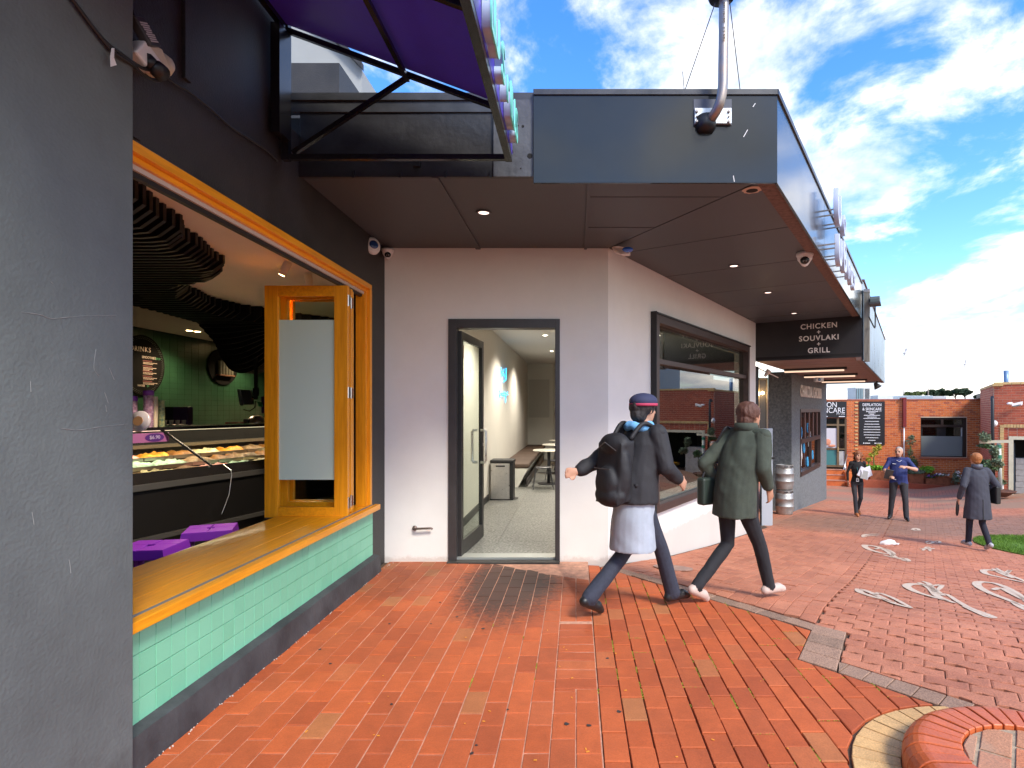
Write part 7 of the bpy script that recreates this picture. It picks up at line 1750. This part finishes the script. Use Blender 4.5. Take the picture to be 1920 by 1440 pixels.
        for k, (off, ln) in enumerate(((-.032, .068), (-.011, .078), (.011, .074), (.032, .058))):
            a = wr+hdv*.078+acr*off; d1 = (hdv+pal*curl*.35).normalized(); b_ = a+d1*ln*.5; d2 = (hdv+pal*curl*1.5).normalized(); c = b_+d2*ln*.32; d3 = (hdv*.6+pal*curl*2.4).normalized(); e_ = c+d3*ln*.26
            for p_, q_, r0_, r1_ in ((a-hdv*.01, b_, .0105, .010), (b_, c, .0098, .009), (c, e_, .009, .0078)): limb(mb, p_, q_, r0_, r1_, 8); pr.append((p_, q_, r0_, r1_, 0))
        thd = sg*acr.dot(V((0, 1, 0))) or 1; ts_ = 1 if acr.y >= 0 else -1; a = wr+hdv*.025+acr*ts_*.026; b_ = a+(hdv*.7+acr*ts_*.7+pal*.3).normalized()*.038; c = b_+(hdv+pal*.4).normalized()*.032
        for p_, q_, r0_, r1_ in ((a, b_, .0135, .0115), (b_, c, .0115, .009)): limb(mb, p_, q_, r0_, r1_, 8); pr.append((p_, q_, r0_, r1_, 0))
        hip, kn, an, toe = V(J['hip_'+S]), V(J['kn_'+S]), V(J['an_'+S]), V(J['toe_'+S])
        L_(hip, kn, .088*build, .060*build, leg_mi); L_(kn, an, .060*build, (.050+flare)*build, leg_mi)
        sd = (toe-an); sd.normalize(); heel = V(J.get('heel_'+S, an-V((sd.x, sd.y, 0)).normalized()*.045+V((0, 0, -.035))))
        L_(heel, toe-sd*.05, .040, .042, shoe_mi); L_(toe-sd*.06, toe, .043, .032, shoe_mi); L_(heel, an+V((0, 0, -.005)), .038, .042, shoe_mi)
    me = remesh(mb, vox, 2); skin(me, pr, mats, fold, foldmats=(1, 2)+((6,) if len(mats) > 6 else ())); me.transform(T)
    o = link('body', me, t); return t, T
def blob(t, T, name, mb, mat, vox=.012, fold=0, fs=22, it=2):
    me = remesh(mb, vox, it); skin(me, [(Vector((0, 0, 0)), Vector((0, 0, 1)), .1, .1, 0)], [mat], fold, (0,), fs); me.transform(T); return link(name, me, t)
m_sk1 = M('skin_fair', (.55, .30, .20), .55, var=(30, .06)); m_sk2 = M('skin_tan', (.48, .24, .15), .55)
m_eye = M('eye_dark', (.03, .02, .02), .3); m_lip = M('lip', (.42, .14, .11), .5)
m_jean = M('dark_jeans', (.030, .035, .055), .85, var=(40, .25), bump=(200, .2)); m_blacks = M('black_shoe', (.012, .012, .013), .4); m_trou = M('dark_trousers', (.030, .028, .032), .85, var=(20, .2), bump=(150, .2))
def walkJ(lean=0.0, stride=1.0, fwd='r', arm=.9):
    b = 'l' if fwd == 'r' else 'r'; sx = {'l': -1, 'r': 1}; J = dict(pelvis=(0, 0, .95), chest=(0, .02+lean, 1.28), neck=(0, .03+lean*1.3, 1.48), head=(0, .06+lean*1.5, 1.625))
    for S in 'lr': J['hip_'+S] = (sx[S]*.085, 0, .90)
    f = fwd; J['kn_'+f] = (sx[f]*.09, .20*stride, .50); J['an_'+f] = (sx[f]*.085, .33*stride, .11); J['toe_'+f] = (sx[f]*.10, .33*stride+.16, .06)
    J['kn_'+b] = (sx[b]*.09, .02*stride, .48); J['an_'+b] = (sx[b]*.085, -.33*stride, .17); J['toe_'+b] = (sx[b]*.10, -.33*stride+.12, .045); J['heel_'+b] = (sx[b]*.085, -.33*stride-.055, .15)
    J['el_'+f] = (sx[f]*.25, -.10+lean, 1.18); J['wr_'+f] = (sx[f]*.26, -.14*arm+lean*.6, .93); J['el_'+b] = (sx[b]*.25, .08+lean, 1.17); J['wr_'+b] = (sx[b]*.24, .26*arm+lean, .99)
    return J

# --- man in navy polo, gesturing, facing the camera and turned toward the woman
mp_ = [m_sk1, M('navy_polo', (.018, .030, .135), .8, var=(40, .15), bump=(250, .2)), m_trou, m_blacks, m_eye, m_lip]
g = G(1685, 975); 
J = dict(pelvis=(0, 0, .95), chest=(0, -.02, 1.28), neck=(0, .0, 1.48), head=(0, .03, 1.625), hip_l=(-.10, 0, .90), hip_r=(.10, 0, .90), kn_l=(-.13, .06, .50), kn_r=(.14, -.02, .50), an_l=(-.15, .10, .10), an_r=(.17, -.04, .10), toe_l=(-.17, .26, .05), toe_r=(.22, .11, .05),
         el_r=(.31, .12, 1.20), wr_r=(.20, .33, 1.06), hand_r=(-.3, 1, .1), palm_r=(-.3, 0, -1), el_l=(-.36, .06, 1.22), wr_l=(-.12, .33, 1.30), hand_l=(1, .35, .12), palm_l=(0, -.5, -.8), curl_l=.55, curl_r=.9)
yaw = R(180-24)
man, T = person('person', 'grey-haired man in a navy polo gesturing with one hand and holding a clipboard', g+Vector((0, 0, .0)), yaw, 1.80, J, mp_, vox=.0105, build=1.15, fore_mi=0, belly=.045, fold=.007, head_look=R(-20))
q = MB(); hd = Vector(J['head']); Rh = Matrix.Rotation(R(-20), 3, 'Z')
for c, r, sc in (((0, -.035, .050), .083, (.98, 1.0, .92)), ((0, .0, .085), .062, (1, 1.1, .7)), ((-.066, -.03, .0), .035, (.5, 1, 1.1)), ((.066, -.03, .0), .035, (.5, 1, 1.1))): q.ball(hd+Rh @ Vector(c), r, 16, 10, sc)
blob(man, T, 'hair', q, M('grey_hair', (.42, .38, .35), .8, bump=(200, .6)), .009, .004, 60)
def collar(t, T, nek, mat, r=.068, h=.035):
    q = MB(); q.lathe([(r*.98, -.02), (r*1.25, -.02), (r*1.12, h), (r*.92, h)], (nek[0], nek[1]-.005, nek[2]-.01), 20); me = q.mesh('collar', mat, True); me.transform(T); link('collar', me, t)
collar(man, T, J['neck'], M('navy_collar', (.02, .03, .11), .8))
q = MB(); q.tube([(-.05, .105, 1.435), (0, .125, 1.40), (.05, .105, 1.435)], .005, 6); q.tube([(.07+.0*i, .118, 1.345) for i in (0, 1)]+[(.14, .105, 1.35)], .007, 6); me = q.mesh('piping', M('white_piping', (.7, .7, .75), .6)); me.transform(T); link('piping', me, man)
# clipboard in his right hand (a thing of its own)
T_man = T
def held(name, lab, cat, T, boxes, mats_, loc=None):
    c = T @ Vector(boxes[0][0]); t = thing(name, lab, cat, c)
    for i, (ct, ax_, ay_, az_, pn) in enumerate(boxes):
        q = MB(); q.obox(ct, ax_, ay_, az_); me = q.mesh(pn, mats_[i]); me.transform(T); link(pn, me, t)
    return t
m_paper = M('white_paper', (.72, .72, .78), .7); m_paper2 = M('grey_folder', (.38, .38, .37), .6)
held('clipboard', 'white-paged clipboard held low by the man in the polo', 'clipboard', T, [((.24, .40, 1.12), (.085, .06, .02), (-.02, .09, .115), (.0, -.006, .004), 'board'), ((.238, .392, 1.126), (.078, .055, .018), (-.018, .082, .105), (.0, -.005, .004), 'paper')], [m_dg, m_paper])
q = MB(); q.tube([(.17, .42, 1.03), (.10, .50, 1.01)], .006, 6); me = q.mesh('pen', m_whitep); me.transform(T); o = link('pen', me, None); o['label'] = 'white pen poking out below the clipboard'; o['category'] = 'pen'

# --- woman with curly hair and papers walking toward the camera, looking to her right
mw = [m_sk2, M('black_knit', (.014, .014, .016), .9, bump=(150, .3)), M('charcoal_trousers', (.040, .038, .042), .85, var=(20, .2)), M('tan_boot', (.42, .14, .04), .5), m_eye, m_lip]
g = G(1607, 967)
J = walkJ(0, .55, 'r'); J.update(el_r=(.24, -.02, 1.18), wr_r=(.245, .02, .93), el_l=(-.24, .02, 1.16), wr_l=(-.06, .20, 1.12), hand_l=(1, .15, .05), palm_l=(0, -1, 0), curl_r=.5, curl_l=.7, palm_r=(-1, 0, 0))
yaw = R(180-6)
wom, T = person('person', 'woman with curly auburn hair in black carrying loose papers', g, yaw, 1.66, J, mw, vox=.0105, build=.92, female=True, fold=.006, flare=.004, head_look=R(-32))
hd = Vector(J['head']); q = MB()
q.ball(hd+Vector((0, -.02, .045)), .100, 16, 10, (1, 1.05, .92))
for k in range(46):
    a = rnd.uniform(R(60), R(480)); rr = rnd.uniform(.07, .115); z = rnd.uniform(-.17, .08)
    if math.cos(a-R(90)-R(-32)) > .55 and z < .07: continue
    q.ball(hd+Vector((math.cos(a)*rr, math.sin(a)*rr-.025, z)), rnd.uniform(.022, .034), 8, 6)
blob(wom, T, 'hair', q, M('auburn_hair', (.22, .075, .025), .65, bump=(90, .6)), .010, .006, 55, 1)
held('paper_sheaf', 'fanned white papers and grey folder clasped by the curly-haired woman', 'papers', T, [((-.10, .22, 1.18), (.14, .02, .07), (.0, .012, .0), (-.05, .01, .12), 'sheet'), ((-.16, .235, 1.20), (.12, .02, -.05), (.0, .006, .0), (.04, .01, .13), 'sheet'), ((-.09, .25, 1.14), (.085, .0, .02), (0, .010, 0), (-.02, .0, .11), 'folder')], [m_paper, m_paper, m_paper2])
q = MB(); q.obox((.04, .145, .985), (.035, 0, 0), (0, .004, 0), (0, 0, .048)); me = q.mesh('badge', m_whitep); me.transform(T); bdg = thing('name_badge', 'white name badge on a teal lanyard worn by the curly-haired woman', 'badge', T @ Vector((.04, .15, .98))); link('card', me, bdg)
q = MB(); q.obox((.04, .150, .98), (.018, 0, 0), (0, .003, 0), (0, 0, .02)); me = q.mesh('badge_photo', m_dg); me.transform(T); link('badge_photo', me, bdg)
q = MB(); q.tube([(.045, .145, 1.03), (.03, .15, 1.2), (.06, .09, 1.44)], .006, 6); me = q.mesh('lanyard', M('teal_band', (.03, .20, .22), .6)); me.transform(T); link('lanyard', me, bdg)

# --- woman in grey coat walking away
m_coat = M('slate_coat', (.042, .044, .060), .8, var=(14, .18), bump=(180, .2))
mc = [m_sk1, m_coat, M('navy_trousers', (.014, .015, .028), .85), M('grey_shoe', (.40, .40, .42), .6), m_eye, m_lip]
g = G(1833, 1030)
J = walkJ(0, .42, 'l'); J.update(el_l=(-.27, -.06, 1.15), wr_l=(-.29, .04, .92), el_r=(.29, -.06, 1.17), wr_r=(.20, .16, 1.02), an_r=(.075, -.22, .15), toe_r=(.09, -.09, .045), heel_r=(.075, -.275, .14), kn_r=(.08, .0, .48))
yaw = R(-6)
cw, T = person('person', 'person with short ginger hair in a long slate coat walking away', g, yaw, 1.68, J, mc, vox=.0105, build=.95, female=True, fold=.004)
hd = Vector(J['head']); q = MB(); q.ball(hd+Vector((0, -.015, .035)), .098, 18, 12, (.98, 1.05, .98)); q.ball(hd+Vector((0, -.05, -.02)), .068, 14, 9, (1, .8, .9))
blob(cw, T, 'hair', q, M('ginger_hair', (.36, .13, .035), .6, bump=(160, .6)), .009, .005, 60)
q = MB(); nk = Vector(J['neck'])
loft(q, [((0, -.01, .56), (.235, 0, 0), (0, .165, 0)), ((0, -.01, .75), (.222, 0, 0), (0, .158, 0)), ((0, -.01, .98), (.198, 0, 0), (0, .145, 0)), ((0, .0, 1.18), (.182, 0, 0), (0, .132, 0)), ((0, .015, 1.33), (.195, 0, 0), (0, .125, 0)), ((0, .025, 1.43), (.165, 0, 0), (0, .10, 0)), ((0, .03, 1.475), (.09, 0, 0), (0, .08, 0))], 20)
for S in 'lr':
    sg = -1 if S == 'l' else 1; sh = nk+Vector((sg*.165, 0, -.06)); limb(q, sh, J['el_'+S], .068, .060); limb(q, J['el_'+S], Vector(J['wr_'+S])+Vector((0, 0, .02)), .058, .052)
# vent: black bar on the coat back, painting in the shade of the slit
blob(cw, T, 'coat', q, m_coat, .011, .014, 15)
q = MB(); q.bar((.0, -.182, .57), (.004, -.160, .93), .007, .012); me = q.mesh('vent_shade', m_black); me.transform(T); link('vent_shade', me, cw)
q = MB(); q.lathe([(.062, -.03), (.095, -.02), (.088, .05), (.075, .055)], (0, .02, 1.49), 20); me = q.mesh('coat_collar', M('collar_sheen', (.075, .08, .105), .5), True); me.transform(T); link('coat_collar', me, cw)
bg_ = thing('black_handbag', 'black handbag tucked under the right arm of the person in the slate coat', 'bag', T @ Vector((.29, 0, .98)))
q = MB(); q.obox((.27, .02, 1.00), (.05, .02, 0), (-.03, .13, 0), (0, 0, .16)); me = q.mesh('bag_body', m_black); me.transform(T); link('bag_body', me, bg_, bevel=.02)
um_ = thing('folded_umbrella', 'small folded dark umbrella hanging from the left hand of the coat wearer', 'umbrella', T @ Vector((-.29, .05, .8)))
q = MB(); q.tube([(-.295, .08, .86), (-.30, .085, .72), (-.305, .09, .62), (-.305, .09, .58)], [.022, .030, .024, .006], 8); me = q.mesh('canopy', m_black); me.transform(T); link('canopy', me, um_)

# --- two walkers passing in front of the cafe
mh = [m_sk1, M('pale_blue_grey_coat', (.38, .43, .50), .8, var=(10, .1), bump=(150, .2)), m_jean, m_blacks, m_eye, m_lip, M('black_sleeve', (.020, .020, .024), .75)]
Yw = 4.55; bx = (1186-1080)/1080*Yw
J = walkJ(.06, 1.12, 'r', 1.3); J.update(el_l=(-.24, -.20, 1.18), wr_l=(-.25, -.36, 1.12), hand_l=(0, -1, -.05), el_r=(.25, .12, 1.16), wr_r=(.22, .30, 1.05), head=(0, .13, 1.61))
yaw = R(-52)
w1, T = person('person', 'walker in a pale coat, blue scarf and cap passing the cafe door', Vector((bx, Yw, 0)), yaw, 1.74, J, mh, vox=.0085, build=1.0, fold=.004, flare=.014, torso_mi=6, arm_mi=6, fore_mi=6)
hd = Vector(J['head']); q = MB(); q.ball(hd+Vector((0, -.02, .03)), .102, 18, 12, (1, 1.08, .95)); q.ball(hd+Vector((0, -.06, -.04)), .07, 14, 9)
blob(w1, T, 'hair', q, M('dark_hair', (.03, .025, .025), .6, bump=(160, .5)), .008, .009, 60, 1)
q = MB(); q.ball(hd+Vector((0, -.01, .065)), .112, 20, 12, (1, 1.08, .62)); 
loft(q, [((0, .09, 1.655), (.07, 0, 0), (0, .02, 0)), ((0, .13, 1.65), (.075, 0, 0), (0, .06, 0)), ((0, .13, 1.662), (.075, 0, 0), (0, .06, 0))], 14)
blob(w1, T, 'cap', q, M('navy_cap', (.03, .035, .085), .8), .009, 0)
q = MB(); q.lathe([(.1135, .028), (.1165, .028), (.1165, .050), (.1135, .050)], hd+Vector((0, -.01, 0)), 28); me = q.mesh('cap_band', M('red_band', (.45, .04, .10), .7), True); me.transform(T); link('cap_band', me, w1)
q = MB(); q.tube([Vector((0, .07, 1.475))+Vector((math.cos(a)*.088, math.sin(a)*.088, .01*math.sin(3*a))) for a in [2*math.pi*i/14 for i in range(14)]], .038, 10, closed=True); limb(q, (.03, .16, 1.44), (.04, .17, 1.12), .045, .035)
blob(w1, T, 'scarf', q, M('sky_blue_scarf', (.16, .42, .72), .85, bump=(120, .4)), .010, .006, 40)
m_pc = mh[1]; q = MB()
loft(q, [((0, .0, .50), (.195, 0, 0), (0, .175, 0)), ((0, .0, .75), (.185, 0, 0), (0, .158, 0)), ((0, .01, .93), (.180, 0, 0), (0, .142, 0)), ((0, .02, 1.0), (.165, 0, 0), (0, .125, 0))], 22)
nk = Vector(J['neck'])
blob(w1, T, 'coat', q, m_pc, .010, .015, 13)
# dark jacket worn over the coat
q = MB()
loft(q, [((0, .01, .88), (.215, 0, 0), (0, .175, 0)), ((0, .02, 1.02), (.205, 0, 0), (0, .165, 0)), ((0, .055, 1.20), (.195, 0, 0), (0, .152, 0)), ((0, .09, 1.34), (.205, 0, 0), (0, .142, 0)), ((0, .10, 1.435), (.16, 0, 0), (0, .112, 0)), ((0, .105, 1.475), (.095, 0, 0), (0, .086, 0))], 22)
for S in 'lr':
    sg = -1 if S == 'l' else 1; sh = nk+Vector((sg*.175, 0, -.06)); limb(q, sh, J['el_'+S], .076, .066); limb(q, J['el_'+S], Vector(J['wr_'+S])+(Vector(J['el_'+S])-Vector(J['wr_'+S])).normalized()*.03, .064, .054)
blob(w1, T, 'jacket', q, M('black_jacket', (.020, .020, .024), .75, var=(20, .2), bump=(160, .2)), .010, .010, 20)
bp_ = thing('backpack', 'black backpack worn by the walker in the long pale coat', 'backpack', T @ Vector((0, -.16, 1.2)))
m_bpk = M('backpack_black', (.013, .013, .016), .6, bump=(300, .3)); q = MB()
q.obox((0, -.19, 1.13), (.135, 0, 0), (0, .07, .01), (0, .02, .23)); q.ball((0, -.19, 1.34), .145, 18, 12, (1, .6, .62)); q.ball((0, -.23, .95), .155, 18, 12, (1, .65, .58)); q.ball((0, -.275, 1.05), .115, 18, 12, (1, .5, 1.1)); q.ball((.11, -.20, 1.12), .09, 14, 9, (.7, .7, 2.2)); q.ball((-.11, -.20, 1.12), .09, 14, 9, (.7, .7, 2.2))
blob(bp_, T, 'bag_body', q, m_bpk, .010, .009, 16, 6)
for sg in (-1, 1):
    q = MB(); q.tube(catm([(sg*.10, -.12, 1.38), (sg*.12, .0, 1.50), (sg*.13, .14, 1.44), (sg*.14, .20, 1.30), (sg*.16, .14, 1.12), (sg*.13, -.10, 1.02)]), .018, 8); me = q.mesh('strap', m_bpk, True); me.transform(T); link('strap', me, bp_)
q = MB(); q.tube([(-.09, -.318, 1.16), (.09, -.318, 1.16)], .004, 5); q.tube([(-.11, -.275, 1.30), (0, -.29, 1.36), (.11, -.275, 1.30)], .004, 5); me = q.mesh('zip', M('zip_grey', (.12, .12, .12), .4, .5)); me.transform(T); link('zip', me, bp_)
# --- second walker
mo = [m_sk2, M('olive_jacket', (.050, .062, .045), .85, var=(12, .25), bump=(150, .2)), M('black_trousers', (.016, .016, .020), .85, var=(20, .2)), M('white_shoe', (.55, .42, .36), .6), m_eye, m_lip]
Yw = 4.85; bx = (1376-1080)/1080*Yw
J = walkJ(.10, 1.05, 'r', 1.2); J.update(head=(0, .20, 1.59), el_l=(-.25, -.10, 1.17), wr_l=(-.24, .05, .96), el_r=(.23, .10, 1.16), wr_r=(.20, .20, .98))
yaw = R(-58)
w2, T = person('person', 'walker in an olive jacket and black trousers striding past the big cafe window', Vector((bx, Yw, gz(bx, Yw)-.01)), yaw, 1.72, J, mo, vox=.0085, build=1.02, fold=.006)
hd = Vector(J['head']); q = MB(); q.ball(hd+Vector((0, -.025, .035)), .102, 18, 12, (1, 1.06, .95)); q.ball(hd+Vector((0, -.06, -.03)), .075, 14, 9)
blob(w2, T, 'hair', q, M('brown_hair', (.10, .04, .025), .6, bump=(160, .5)), .008, .010, 60, 1)
q = MB(); nk = Vector(J['neck'])
loft(q, [((0, .0, .74), (.205, 0, 0), (0, .165, 0)), ((0, .01, .95), (.198, 0, 0), (0, .155, 0)), ((0, .06, 1.18), (.19, 0, 0), (0, .145, 0)), ((0, .12, 1.34), (.198, 0, 0), (0, .135, 0)), ((0, .145, 1.435), (.155, 0, 0), (0, .105, 0)), ((0, .155, 1.48), (.10, 0, 0), (0, .09, 0))], 22)
for S in 'lr':
    sg = -1 if S == 'l' else 1; sh = nk+Vector((sg*.175, 0, -.06)); limb(q, sh, J['el_'+S], .072, .062); limb(q, J['el_'+S], Vector(J['wr_'+S])+(Vector(J['el_'+S])-Vector(J['wr_'+S])).normalized()*.03, .060, .050)
blob(w2, T, 'jacket', q, mo[1], .010, .013, 16)
q = MB(); q.lathe([(.07, -.03), (.105, -.02), (.098, .04), (.08, .045)], (0, .15, 1.49), 20); me = q.mesh('jacket_collar', mo[1], True); me.transform(T); link('jacket_collar', me, w2)
hbg = thing('shoulder_bag', 'dark green shoulder bag at the side of the walker in the olive jacket', 'bag', T @ Vector((-.24, .02, .95)))
q = MB(); q.obox((-.235, -.02, .93), (.045, 0, 0), (0, .15, 0), (0, 0, .12)); me = q.mesh('bag_body', M('bag_green', (.03, .045, .035), .5)); me.transform(T); link('bag_body', me, hbg, bevel=.02)
q = MB(); q.tube(catm([(-.235, -.15, 1.03), (-.22, -.04, 1.25), (-.16, .07, 1.49), (-.17, .16, 1.38), (-.22, .10, 1.03)]), .010, 6); me = q.mesh('strap', m_black, True); me.transform(T); link('strap', me, hbg)
